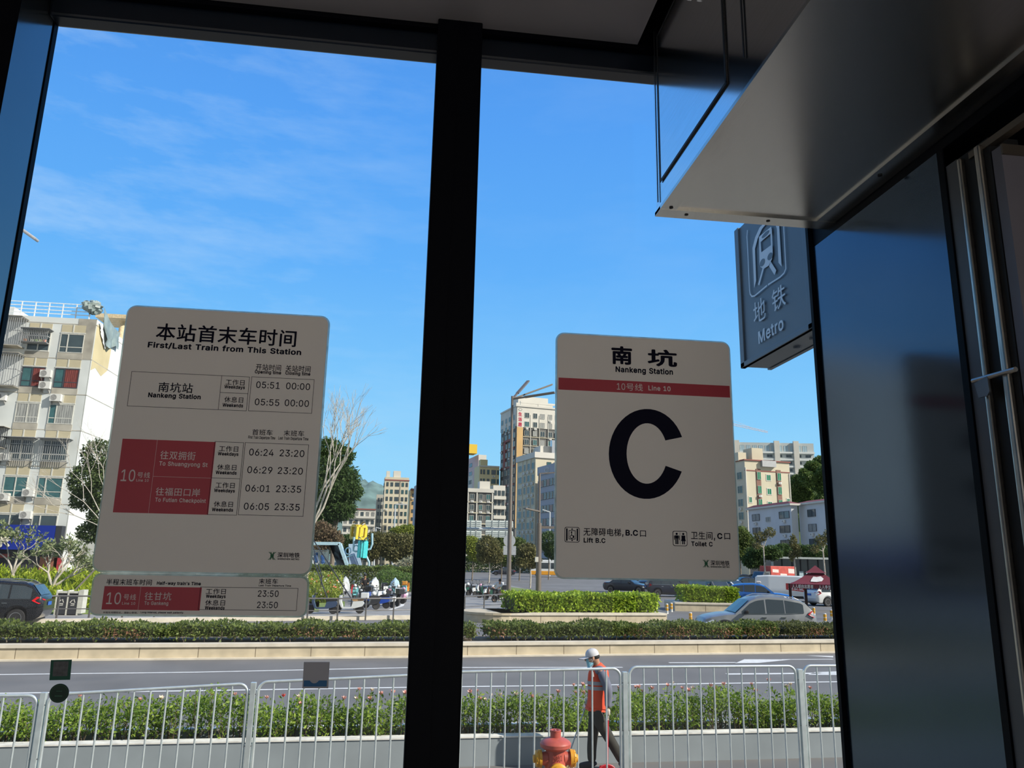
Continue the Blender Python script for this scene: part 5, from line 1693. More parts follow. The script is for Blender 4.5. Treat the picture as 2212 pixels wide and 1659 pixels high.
for s in 'AB':
    dy = -.075 if s == 'A' else .075
    lg = {'t': (J(908, 940, dy * .5), .088, .085), 'p': (J(908, 985, dy * .8), .100, .095), 'hi': (nod['hi' + s][0].lerp(nod['k' + s][0], .18), .098, .092), 'm': (nod['hi' + s][0].lerp(nod['k' + s][0], .6), .086, .08), 'k': (nod['k' + s][0], .076, .07), 'ca': (nod['ca' + s][0], .073, .066), 'an': (nod['an' + s][0] + Vector((.006, 0, -.026)), .062, .058)}
    skin('trouser_leg', lg, [('t', 'p'), ('p', 'hi'), ('hi', 'm'), ('m', 'k'), ('k', 'ca'), ('ca', 'an')], M_trou, wk, 2)
skin('trouser_seat', {'t': (J(908, 930), .112, .135), 'b': (J(908, 1010), .105, .13), 'c': (J(908, 1050), .07, .10)}, [('t', 'b'), ('b', 'c')], M_trou, wk, 2)
skin('shirt_yoke', {'a': (J(958, 452, -.15), .072, .07), 'u': (J(935, 452), .09, .085), 'b': (J(908, 452, .15), .072, .07)}, [('u', 'a'), ('u', 'b')], M_shirt, wk, 2)
for s, heel, toe in (('A', J(1290, 1590, -.09), J(1195, 1640, -.09)), ('B', J(905, 1612, .09), J(690, 1638, .09))):
    mid = heel.lerp(toe, .5)
    sh = skin('shoe', {'m': (mid + Vector((0, 0, .006)), .046, .05), 'h': (heel + Vector((0, 0, .01)), .042, .04), 't': (toe, .032, .044), 'a': (nod['an' + s][0].lerp(heel, .4), .040, .042)}, [('m', 'h'), ('m', 't'), ('h', 'a')], M_shoe, wk, 2)
    m = MB()
    for p, q in ((heel, toe),):
        d = (q - p).normalized()
        n_ = Vector((d.z, 0, -d.x)) * (1 if d.z * 1 > -9 else 1)
        dn = Vector((0, 0, -1)) - d * d.dot(Vector((0, 0, -1)))
        dn.normalize()
        m.prism([p - d * .035 + dn * .034 + Vector((0, -.042, 0)), q + d * .028 + dn * .026 + Vector((0, -.04, 0)), q + d * .028 + dn * .026 + Vector((0, .04, 0)), p - d * .035 + dn * .034 + Vector((0, .042, 0))], dn * .014)
    m.build('sole', M_sole, sh, local=False)
# gloved hands: palm, four curled fingers and a thumb each
for s, grip, axis in (('A', J(1050, 1040, -.2), (J(1045, 1600, -.2) - J(1055, 1040, -.2)).normalized()), ('B', J(790, 850, .18), (J(590, 1430, .12) - J(790, 850, .18)).normalized())):
    nd = {'w': (nod['wr' + s][0], .044, .038), 'p': (nod['wr' + s][0].lerp(grip, .45), .050, .034), 'q': (nod['wr' + s][0].lerp(grip, .8), .046, .032)}
    gv = skin('glove', nd, [('w', 'p'), ('p', 'q')], M_glove, wk, 2)
    side = Vector((0, -1 if s == 'A' else -1, 0))
    fwd = Vector((-1, 0, 0))
    for i, ln in enumerate((.95, 1.05, 1.0, .85)):
        o_ = grip + axis * ((i - 1.5) * .019) + axis * -.01
        skin('finger', {'a': (o_ + fwd * -.012 + side * -.022, .0095), 'b': (o_ + fwd * .02 * ln + side * -.020, .0095), 'c': (o_ + fwd * .026 * ln + side * .012, .009), 'd': (o_ + fwd * .004 + side * .024, .0085), 'e': (o_ + fwd * -.012 + side * .018, .008)},
             [('a', 'b'), ('b', 'c'), ('c', 'd'), ('d', 'e')], M_glove, gv, 1)
    skin('thumb', {'a': (grip + axis * -.045 + side * .012, .012), 'b': (grip + axis * -.02 + side * .026 + fwd * -.004, .011), 'c': (grip + axis * .012 + side * .024 + fwd * .012, .0095)}, [('a', 'b'), ('b', 'c')], M_glove, gv, 1)

# what the walker carries
M_redp = mat('red plastic', (0.58, 0.03, 0.05), 0.4, nz=.08)
h0, h1 = J(1053, 935, -.2), J(1043, 1610, -.2)
t = thing('dustpan', 'long-handled red dustpan held in the walking person\'s near hand', 'dustpan', (h1.x, h1.y, GZ))
m = MB()
m.tube([h0 + Vector((0, 0, -.10)), h0.lerp(h1, .5), h1], .0115, 10)
m.build('handle', M_redp, t, smooth=1, local=False)
m = MB()
c = h1
for i in range(13):
    q = PI * i / 12
    p = c + Vector((-.115 * math.cos(q), 0, .075 * math.sin(q) - .085))
    if i:
        m.tube([pp, p], .009, 6)
    pp = p
m.prism([(c.x - .115, c.y - .06, GZ + .01), (c.x + .115, c.y - .06, GZ + .01), (c.x + .10, c.y + .12, GZ + .01), (c.x - .10, c.y + .12, GZ + .01)], (0, 0, .012))
m.prism([(c.x - .11, c.y + .11, GZ + .02), (c.x + .11, c.y + .11, GZ + .02), (c.x + .09, c.y + .05, c.z - .03), (c.x - .09, c.y + .05, c.z - .03)], (0, .01, 0))
m.build('pan', M_redp, t, local=False)
b0, b1 = J(805, 815, .18), J(588, 1435, .12)
gz = J(560, 1560, .1)
t = thing('broom', 'thin-handled broom pushed ahead of the walking person', 'broom', (gz.x, gz.y, GZ))
m = MB()
m.tube([b0, b1, b1.lerp(gz, .6)], .010, 8)
m.build('handle', mat('pale metal pole', (.42, .46, .50), .4, .5), t, smooth=1, local=False)
m = MB()
d = (gz - b1).normalized()
rb = random.Random(2)
s0 = b1.lerp(gz, .55)
for i in range(60):
    a = Vector((rb.uniform(-.02, .02), rb.uniform(-.05, .05), 0))
    e = s0 + d * .3
    e = Vector((e.x + a.x * 4 - .05, e.y + a.y * 3.2, GZ + .012))
    m.tube([s0 + a, (s0 + a).lerp(e, .5), e], .005, 4)
m.build('bristles', mat('straw bristles', (.35, .26, .13), .9, nz=.3), t, local=False)


# ------------------------------------------------------------------ vehicles
M_tyre = mat('tyre rubber', (0.018, 0.018, 0.02), 0.75)
M_alloy = mat('alloy rim', (0.55, 0.56, 0.58), 0.3, .8)
M_cgl = mat('dark car glass', (0.03, 0.042, 0.052), 0.06, 0.0, .05, 3, .9)
M_trim = mat('black car trim', (0.012, 0.012, 0.014), .5)
M_chrome = mat('chrome strip', (0.72, 0.74, 0.76), .18, 1.0, .02)
M_hl = mat('headlamp glass', (0.75, 0.78, 0.82), .12, 0, .05)
M_tl = mat('red tail lamp', (0.55, 0.01, 0.015), .2, 0, .05)
M_plate = mat('blue number plate', (0.02, 0.12, 0.50), .5)
M_plateg = mat('green-white number plate', (0.30, 0.72, 0.50), .5)


def paint(nm, c, metal=.0, r=.3):
    return mat(nm, c, r, metal, .03, 2, .5, coat=.35)


def interp(tab, x):
    for (a, b), (c, d) in zip(tab, tab[1:]):
        if x <= c:
            return b + (d - b) * max(0, x - a) / (c - a + 1e-9)
    return tab[-1][1]


STY = {
    'suv': dict(belt=[(0, .55), (.03, .60), (.3, .60), (.62, .575), (.70, .565), (.80, .55), (.92, .50), (.98, .44), (1, .36)], roof=[(0, .5), (.015, .60), (.035, .68), (.10, .90), (.16, .965), (.35, 1.0), (.48, .985), (.56, .93), (.70, .565), (1, .3)],
                wins=[(.10, .255), (.27, .43), (.445, .63)], ws=(.565, .69), rw=(.03, .115), wx=(.19, .815), wr=.205),
    'wagon': dict(belt=[(0, .56), (.03, .63), (.12, .625), (.3, .60), (.60, .585), (.70, .57), (.80, .55), (.92, .49), (.98, .43), (1, .34)], roof=[(0, .5), (.02, .62), (.045, .72), (.085, .84), (.14, .925), (.28, .985), (.42, 1.0), (.52, .965), (.58, .90), (.725, .57), (1, .3)],
                  wins=[(.115, .275), (.285, .44), (.455, .66)], ws=(.575, .715), rw=(.03, .08), wx=(.20, .815), wr=.205),
    'sedan': dict(belt=[(0, .52), (.03, .62), (.18, .64), (.3, .62), (.62, .60), (.70, .585), (.82, .56), (.94, .48), (1, .36)], roof=[(0, .4), (.10, .62), (.17, .66), (.28, .90), (.36, .98), (.48, 1.0), (.56, .95), (.73, .585), (1, .3)],
                  wins=[(.235, .42), (.435, .645)], ws=(.57, .72), rw=(.16, .27), wx=(.19, .82), wr=.215),
    'van': dict(belt=[(0, .48), (.02, .52), (.7, .52), (.85, .50), (.93, .46), (.985, .40), (1, .33)], roof=[(0, .5), (.01, .90), (.03, .97), (.2, 1.0), (.62, .99), (.72, .95), (.78, .88), (.93, .47), (1, .3)],
                wins=[(.67, .84)], ws=(.78, .925), rw=(.004, .012), wx=(.18, .82), wr=.155),
}


def car(name, label, cat, pm, Lc, Wc, H, loc, head, style, plate=M_plate, chrome=True, rails=False, group=None, stripe=None, trimarch=True):
    S_ = STY[style]
    t = thing(name, label, cat, loc, head, group)
    hw = Wc / 2
    wid = [(0, .80), (.04, .92), (.2, 1), (.8, 1), (.93, .92), (.98, .82), (1, .66)]
    zbt = [(0, .34), (.015, .22), (.05, .155), (.95, .145), (.985, .18), (1, .26)]
    nst = 84
    rw_ = S_['wr'] * H * (1.08 if style != 'van' else 1.15)
    zc_ = S_['wr'] * H * .93
    X = lambda u: (u - .5) * Lc

    def sect(u):
        w = interp(wid, u) * hw
        b = interp(S_['belt'], u) * H
        r = interp(S_['roof'], u) * H
        zb = interp(zbt, u) * H
        for wx in S_['wx']:
            dx = X(u) - X(wx)
            if abs(dx) < rw_:
                zb = max(zb, zc_ + math.sqrt(rw_ ** 2 - dx ** 2))
        zb = min(zb, b - .06)
        if r > b + .01:
            k = min(1, (r - b) / (.42 * H))
            return [(w * .93, zb), (w, zb + .3 * (b - zb)), (w * .99, b - .09 * H), (w * .95, b), (w * (.93 - .155 * k), r - .035 * H * k), (w * (.86 - .17 * k), r - .004), (0, r + .012)]
        return [(w * .93, zb), (w, zb + .3 * (b - zb)), (w * .99, b - .09 * H), (w * .95, b), (w * .85, b + .02 * H), (w * .5, b + .035 * H), (0, b + .04 * H)]

    us = [i / nst for i in range(nst + 1)]
    m = MB()
    secs = [sect(u) for u in us]
    vs, fs = [], []
    k = 13
    for u, s_ in zip(us, secs):
        full = [(y, z) for y, z in s_] + [(-y, z) for y, z in s_[-2::-1]]
        vs += [(X(u), y, z) for y, z in full]
    for i in range(nst):
        for j in range(k - 1):
            fs.append((i * k + j, i * k + j + 1, (i + 1) * k + j + 1, (i + 1) * k + j))
        fs.append((i * k + k - 1, i * k, (i + 1) * k, (i + 1) * k + k - 1))
    fs += [tuple(range(k)), tuple(nst * k + j for j in range(k - 1, -1, -1))]
    m.add(vs, fs)
    m.build('body', pm, t, smooth=.55)
    # side glass
    for s in (1, -1):
        for a, b in S_['wins']:
            m = MB()
            top, bot = [], []
            for i in range(9):
                u = a + (b - a) * i / 8
                w = interp(wid, u) * hw
                bz, r = interp(S_['belt'], u) * H, interp(S_['roof'], u) * H
                kk = max(.05, min(1, (r - bz) / (.42 * H)))
                zt_ = r - (.075 if style != 'van' else .10) * H
                zb_ = bz + .015 * H
                zt_ = max(zt_, zb_ + .015)
                yb, yt, zr = w * .95, w * (.93 - .155 * kk), r - .035 * H * kk
                f = lambda z: yb + (yt - yb) * (z - bz) / max(.05, zr - bz) + .008
                top.append((X(u), s * f(zt_), zt_))
                bot.append((X(u), s * f(zb_), zb_))
            for i in range(8):
                m.quad(bot[i], bot[i + 1], top[i + 1], top[i])
            m.build('side_window', M_cgl, t, smooth=1)
    for nm, (a, b) in (('windscreen', S_['ws']), ('rear_window', S_['rw'])):
        m = MB()
        rows = []
        for i in range(7):
            u = a + (b - a) * (.06 + .9 * i / 6)
            w = interp(wid, u) * hw
            bz, r = interp(S_['belt'], u) * H, interp(S_['roof'], u) * H
            kk = max(0, min(1, (r - bz) / (.42 * H)))
            we = w * (.86 - .17 * kk) * .97
            e = .014
            rows.append([(X(u) + (e if nm == 'windscreen' else -e), y * we, r + e + .012 * (1 - abs(y))) for y in (-1, -.5, 0, .5, 1)])
        for p, q in zip(rows, rows[1:]):
            for j in range(4):
                m.quad(p[j], p[j + 1], q[j + 1], q[j])
        m.build(nm, M_cgl, t, smooth=1)
    # wheels
    for wx in S_['wx']:
        for s in (1, -1):
            M = Matrix.Translation((X(wx), s * (hw - .12), S_['wr'] * H * .93)) @ Matrix.Rotation(-s * PI / 2, 4, 'X')
            R0 = S_['wr'] * H * .93
            m = MB()
            m.lathe([(R0 * .62, -.10), (R0 * .95, -.10), (R0, -.07), (R0, .07), (R0 * .95, .10), (R0 * .66, .105), (R0 * .62, .09)], 28, 0, M)
            w = m.build('wheel', M_tyre, t, smooth=.6)
            m = MB()
            m.lathe([(R0 * .64, .06), (R0 * .66, .10), (R0 * .60, .10), (R0 * .57, .05)], 28, 0, M)
            m.lathe([(0, .09), (R0 * .14, .09), (R0 * .16, .03)], 14, 0, M)
            for j in range(5):
                for e in (-.12, .12):
                    q = j * 2 * PI / 5
                    m.prism([(R0 * .1 * math.cos(q + e), R0 * .1 * math.sin(q + e), .085), (R0 * .60 * math.cos(q + e * 1.5 - .07), R0 * .60 * math.sin(q + e * 1.5 - .07), .075), (R0 * .60 * math.cos(q + e * 1.5 + .07), R0 * .60 * math.sin(q + e * 1.5 + .07), .075)], (0, 0, -.02), 0, M)
            m.build('rim', M_alloy, w, smooth=.6)
    m = MB()
    m.box(X(.06), X(.94), -hw * .86, hw * .86, .12 * H, .40 * H)
    m.build('underbody', M_trim, t)
    # lamps, plates, mirrors, handles, sills
    for s in (1, -1):
        bz = interp(S_['belt'], .95) * H
        m = MB()
        m.add([(X(.985), s * hw * .50, bz - .06), (X(.905), s * hw * .935, bz - .03), (X(.90), s * hw * .95, bz - .12), (X(.97), s * hw * .88, bz - .17), (X(.995), s * hw * .55, bz - .14)], [(0, 1, 2, 3, 4)] if s > 0 else [(4, 3, 2, 1, 0)])
        m.v = [(p[0] + .02, p[1] + s * .02, p[2]) for p in m.v]
        m.build('headlight', M_hl, t)
        bz = interp(S_['belt'], .03) * H
        m = MB()
        m.add([(X(.004) - .02, s * hw * .60, bz - .02), (X(.004) - .02, s * hw * .60, bz - .10), (X(.03), s * (hw * .94 + .02), bz - .17), (X(.085), s * (hw * .965 + .02), bz - .05), (X(.05), s * (hw * .93 + .015), bz + .10 * (style != 'sedan'))], [(0, 1, 2, 3, 4)])
        m.build('tail_light', M_tl, t)
        m = MB()
        u = S_['wins'][-1][1] - .03
        zb_ = interp(S_['belt'], u) * H
        m.cbox(X(u) - .07, X(u) + .06, s * hw * 1.0 - (.02 if s < 0 else -.02) * 0, s * (hw * 1.0 + .19), zb_ + .03, zb_ + .16, .03) if s > 0 else m.cbox(X(u) - .07, X(u) + .06, -(hw + .19), -hw, zb_ + .03, zb_ + .16, .03)
        m.box(X(u) - .03, X(u) + .03, min(s * hw * .9, s * (hw + .02)), max(s * hw * .9, s * (hw + .02)), zb_ + .02, zb_ + .06)
        m.build('mirror', M_trim, t)
        for a, b in S_['wins'][-2:]:
            m = MB()
            zb_ = interp(S_['belt'], a) * H - .085 * H
            y0 = s * (hw * .985)
            m.box(X(a) - .02, X(a) + .16, min(y0, y0 + s * .035), max(y0, y0 + s * .035), zb_ - .015, zb_ + .02)
            m.build('door_handle', M_chrome if chrome else pm, t)
        m = MB()
        m.box(X(S_['wx'][0]) + rw_, X(S_['wx'][1]) - rw_, min(s * hw * .9, s * (hw * .99)), max(s * hw * .9, s * hw * .99), .135 * H, .22 * H)
        m.build('sill', M_trim, t)
        if chrome:
            m = MB()
            a, b = S_['wins'][0][0], S_['wins'][-1][1]
            lo = [(X(a + (b - a) * i / 10), s * (interp(wid, a + (b - a) * i / 10) * hw * .955 + .012), interp(S_['belt'], a + (b - a) * i / 10) * H + .008) for i in range(11)]
            m.tube(lo, .011, 5)
            m.build('window_strip', M_chrome, t)
        if rails:
            m = MB()
            m.tube([(X(u), s * hw * .66, interp(S_['roof'], u) * H + e) for u, e in ((.14, .0), (.18, .045), (.32, .055), (.46, .05), (.52, .0))], .018, 6)
            m.build('roof_rail', M_chrome, t)
    m = MB()
    m.box(X(1) - .10, X(1) + .012, -hw * .42, hw * .42, .22 * H, .36 * H)
    m.build('grille', M_trim, t)
    for u, e, z in ((1, 1, .25), (0, -1, .45 if style == 'suv' else .36)):
        m = MB()
        x0 = X(u) + e * .015
        m.box(min(x0, x0 + e * .012), max(x0, x0 + e * .012), -.22, .22, z * H, z * H + .14)
        m.build('number_plate', plate, t)
    return t


def face_dir(a, b):
    return math.atan2(b.y - a.y, b.x - a.x)


P_black = paint('black car paint', (0.008, 0.009, 0.012), r=.18)
P_silv = paint('silver-grey car paint', (0.25, 0.262, 0.275), .45, .38)
P_blue = paint('bright blue car paint', (0.018, 0.13, 0.46), r=.25)
P_white = paint('white car paint', (0.72, 0.74, 0.75), r=.3)
P_dkb = paint('dark navy car paint', (0.016, 0.02, 0.035), r=.2)
P_grey = paint('grey car paint', (0.16, 0.165, 0.17), .3, .35)

# black SUV at the left edge: rear to the right
rwp = at(31, 1354, z=GZ)
hd = math.radians(188)
Ls = 4.55
fw = Vector((math.cos(hd), math.sin(hd), 0))
side = Vector((-fw.y, fw.x, 0))
bs = car('suv', 'black SUV with chrome window strip cut off by the left edge', 'car', P_black, Ls, 1.82, 1.70, rwp + fw * (Ls * .31) - side * .8, hd, 'suv', rails=True)
# silver crossover
a, b = at(1517, 1379, z=GZ), at(1764, 1384, z=GZ)
hd = face_dir(b, a)
c_ = (a + b) / 2
fw = (a - b).normalized()
car('suv', 'silver-grey crossover passing behind the olive median hedge', 'car', P_silv, (a - b).length, 1.86, 1.66, c_ + Vector((fw.y, -fw.x, 0)) * .6, hd, 'wagon', rails=True)


def place(name, label, cat, pm, dims, p, hdg, style, **k):
    return car(name, label, cat, pm, *dims, at(*p, z=GZ), math.radians(hdg), style, **k)


place('car', 'dark sedan with a green-white plate below the exit sign', 'car', P_dkb, (4.6, 1.85, 1.46), (1356, 1280), -38, 'sedan', plate=M_plateg, chrome=False)
place('car', 'black sedan half hidden behind the dark sedan', 'car', P_black, (4.7, 1.85, 1.46), (1378, 1268), -30, 'sedan')
place('van', 'black minivan behind the SUV below the exit sign', 'van', P_black, (4.9, 1.9, 1.85), (1420, 1274), -150, 'suv')
place('suv', 'dark SUV with chrome window strip beside the planter hedge', 'car', P_dkb, (4.6, 1.9, 1.70), (1452, 1289), -8, 'suv')
place('van', 'grey van facing the camera behind the planter hedge', 'van', P_grey, (4.8, 1.85, 1.95), (1532, 1288), -78, 'van', chrome=False)
place('car', 'white car with windscreen facing left of the blue taxi', 'car', P_white, (4.5, 1.8, 1.5), (1582, 1286), -62, 'sedan')
place('car', 'dark car whose roof shows behind the white car', 'car', P_dkb, (4.6, 1.8, 1.5), (1606, 1276), 180, 'sedan')
tx = place('taxi', 'bright blue taxi with a roof sign', 'taxi', P_blue, (4.75, 1.82, 1.56), (1641, 1308), -24, 'wagon', plate=M_plateg, chrome=False)
m = MB()
m.cbox(-.16, .16, -.48, .48, 1.57, 1.70, .04)
m.build('roof_sign', mat('cream roof sign', (.80, .68, .58), .4), tx)
vn = place('van', 'white delivery van with a red lettered sticker behind the maroon parasol', 'van', P_white, (5.6, 1.95, 2.05), (1710, 1299), -28, 'van', plate=M_plateg, chrome=False)
m = MB()
ys = -.975 - .012
m.add([(-.35, ys, .95), (1.05, ys, .80), (1.05, ys, 1.42), (-.35, ys, 1.45)], [(0, 1, 2, 3)])
stk = m.build('side_sticker', mat('red sticker', (.55, .05, .05), .5), vn)
m = MB()
put_text(m, '超便宜', (.40, ys - .004, 1.14), (1.15, 0, -.09), (0, 0, .42), .02)
m.build('sticker_text', mat('white sticker print', (.8, .8, .8), .5), stk)
place('car', 'white car partly hidden behind the delivery van front', 'car', P_white, (4.5, 1.85, 1.6), (1788, 1288), -75, 'suv', chrome=False)
place('car', 'white car cut off by the dark pillar at the right', 'car', P_white, (4.6, 1.85, 1.65), (1808, 1309), 8, 'suv', chrome=False)
place('car', 'dark parked car in front of the hedge left of the red banner', 'car', P_black, (4.6, 1.85, 1.5), (1625, 1262), 150, 'suv')
place('car', 'dark parked car just left of the grey truck cab', 'car', P_dkb, (4.6, 1.85, 1.5), (1605, 1264), 150, 'sedan')
place('car', 'dark car parked far behind the street trees', 'car', P_dkb, (4.5, 1.8, 1.5), (1088, 1243), 170, 'sedan')


def truck(label, p, hdg, Lb, H, cabm, boxm):
    t = thing('truck', label, 'truck', at(*p, z=GZ), math.radians(hdg))
    m = MB()
    m.cbox(-Lb, 0, -1.0, 1.0, .75, H, .05)
    m.build('cargo_box', boxm, t)
    m = MB()
    m.prism([(.1, -.95, .5), (1.55, -.95, .5), (1.6, -.95, 1.15), (1.15, -.95, 2.0), (.1, -.95, 2.05)], (0, 1.9, 0))
    cb = m.build('cab', cabm, t)
    m = MB()
    m.add([(1.59, -.8, 1.2), (1.59, .8, 1.2), (1.19, .75, 1.93), (1.19, -.75, 1.93)], [(0, 1, 2, 3)])
    m.v = [(p_[0] + .02, p_[1], p_[2]) for p_ in m.v]
    m.build('windscreen', M_cgl, cb)
    for s in (-.965, .965):
        m = MB()
        m.add([(.35, s, 1.2), (1.4, s, 1.2), (1.1, s, 1.85), (.35, s, 1.85)], [(0, 1, 2, 3)])
        m.build('side_window', M_cgl, cb)
    for x in (.85, -Lb * .75):
        for s in (-.85, .85):
            m = MB()
            m.lathe([(.2, -.1), (.40, -.1), (.40, .1), (.2, .1)], 20, 0, Matrix.Translation((x, s, .40)) @ Matrix.Rotation(PI / 2, 4, 'X'))
            m.build('wheel', M_tyre, t)
    return t


truck('grey box truck with a dark side window behind the planter hedge', (1478, 1281), -105, 3.4, 2.2, P_grey, P_grey)
tk = truck('small truck with a red poster box in the car park', (1655, 1268), -160, 4.6, 2.75, P_grey, mat('red poster box', (.50, .075, .055), .6, nz=.2, sc=2))
m = MB()
for k, (x0, x1, z0, z1) in enumerate(((-1.4, -.3, 1.9, 2.3), (-2.9, -1.7, 1.35, 1.75), (-4.3, -3.2, 1.8, 2.4), (-4.2, -3.3, 1.2, 1.5))):
    for s in (-1.008, 1.008):
        m.quad((x0, s, z0), (x1, s, z0 + .05), (x1, s, z1 + .05), (x0, s, z1))
m.build('poster_patches', mat('pale poster patches', (.75, .62, .58), .6), tk)

# bus far right of the park
t = thing('bus', 'white and yellow minibus left of the exit sign', 'bus', at(1188, 1247, z=GZ), math.radians(172))
m = MB()
m.cbox(-3.6, 3.6, -1.15, 1.15, .9, 3.0, .15)
m.build('body', P_white, t)
m = MB()
m.cbox(-3.62, 3.62, -1.17, 1.17, .4, 1.12, .1)
m.build('yellow_skirt', paint('yellow bus paint', (.75, .33, .02)), t)
for s in (-1.165, 1.165):
    for k in range(4):
        m = MB()
        m.box(-3.3 + k * 1.7, -1.8 + k * 1.7, s - .01, s + .01, 1.5, 2.5)
        m.build('side_window', M_cgl, t)
for x in (-3.61, 3.61):
    m = MB()
    m.box(x - .012, x + .012, -.95, .95, 1.5, 2.6)
    m.build('windscreen', M_cgl, t)
for x in (-2.2, 2.2):
    for s in (-1.05, 1.05):
        m = MB()
        m.lathe([(.2, -.12), (.45, -.12), (.45, .12), (.2, .12)], 18, 0, Matrix.Translation((x, s, .45)) @ Matrix.Rotation(PI / 2, 4, 'X'))
        m.build('wheel', M_tyre, t)


# ------------------------------------------------------------------ scooters
def scooter(label, p, hdg, body_m, seat_m=M_trim, box_=None, helmet=None, cover=None, group='parked scooters', s=1.0):
    t = thing('scooter', label, 'scooter', at(*p, z=GZ + .02), math.radians(hdg), group)
    t.scale = (s, s, s)
    for x in (-.58, .58):
        m = MB()
        M = Matrix.Translation((x, 0, .225)) @ Matrix.Rotation(PI / 2, 4, 'X')
        m.lathe([(.12, -.04), (.20, -.05), (.225, -.02), (.225, .02), (.20, .05), (.12, .04)], 20, 0, M)
        m.lathe([(0, -.03), (.12, -.035), (.12, .035), (0, .03)], 12, 1, M)
        m.build('wheel', [M_tyre, M_alloy], t, smooth=.6)
    m = MB()
    m.prism([(-.78, -.15, .52), (-.70, -.15, .36), (-.30, -.15, .26), (.28, -.15, .24), (.30, -.15, .31), (-.16, -.15, .34), (-.24, -.15, .60), (-.72, -.15, .64)], (0, .30, 0))
    m.build('body_shell', body_m, t)
    m = MB()
    m.prism([(.26, -.17, .26), (.36, -.17, .30), (.50, -.17, .62), (.44, -.17, .90), (.36, -.17, .90), (.38, -.17, .60)], (0, .34, 0))
    m.prism([(.36, -.06, .42), (.80, -.06, .43), (.72, -.06, .50), (.42, -.06, .50)], (0, .12, 0))
    m.build('leg_shield', body_m, t)
    m = MB()
    m.prism([(-.78, -.13, .66), (-.74, -.13, .74), (-.30, -.13, .76), (-.16, -.13, .70), (-.24, -.13, .61), (-.70, -.13, .64)], (0, .26, 0))
    m.build('seat', seat_m, t)
    m = MB()
    m.tube([(.58, .0, .22), (.40, 0, .92)], .03, 7)
    m.tube([(.28, -.33, 1.0), (.38, -.2, .97), (.40, 0, .93), (.38, .2, .97), (.28, .33, 1.0)], .018, 6)
    m.build('handlebar', M_trim, t)
    for sy in (-1, 1):
        m = MB()
        m.tube([(.37, sy * .22, .97), (.40, sy * .30, 1.18)], .008, 5)
        m.blob((.40, sy * .32, 1.22), .015, .055, .04, 5)
        m.build('mirror', M_trim, t)
    m = MB()
    m.blob((.46, 0, .84), .06, .09, .07, 6)
    m.build('headlight', M_hl, t)
    if box_:
        m = MB()
        m.cbox(-1.0, -.62, -.20, .20, .72, 1.05, .03)
        m.build('tail_box', box_, t)
    if helmet:
        m = MB()
        m.blob((-.42, 0, .86), .135, .115, .125, 7)
        m.build('helmet', helmet, t, smooth=3.1)
    if cover:
        m = MB()
        rc = random.Random(len(label))
        vs, fs = [], []
        nn = 14
        prof = [(1.25, .30, .06), (1.05, .48, .30), (.8, .52, .36), (.45, .55, .38), (.3, .57, .40)]
        for z, rx, ry in prof:
            for j in range(nn):
                q = 2 * PI * j / nn
                w = 1 + .12 * rc.uniform(-1, 1)
                vs.append((.12 + rx * w * math.cos(q), ry * w * math.sin(q), z + (.12 * math.cos(q) if z > 1 else 0)))
        for i in range(len(prof) - 1):
            for j in range(nn):
                fs.append((i * nn + j, i * nn + (j + 1) % nn, (i + 1) * nn + (j + 1) % nn, (i + 1) * nn + j))
        fs.append(tuple(range(nn - 1, -1, -1)))
        m.add(vs, fs)
        m.build('rain_cover', cover, t)
    return t


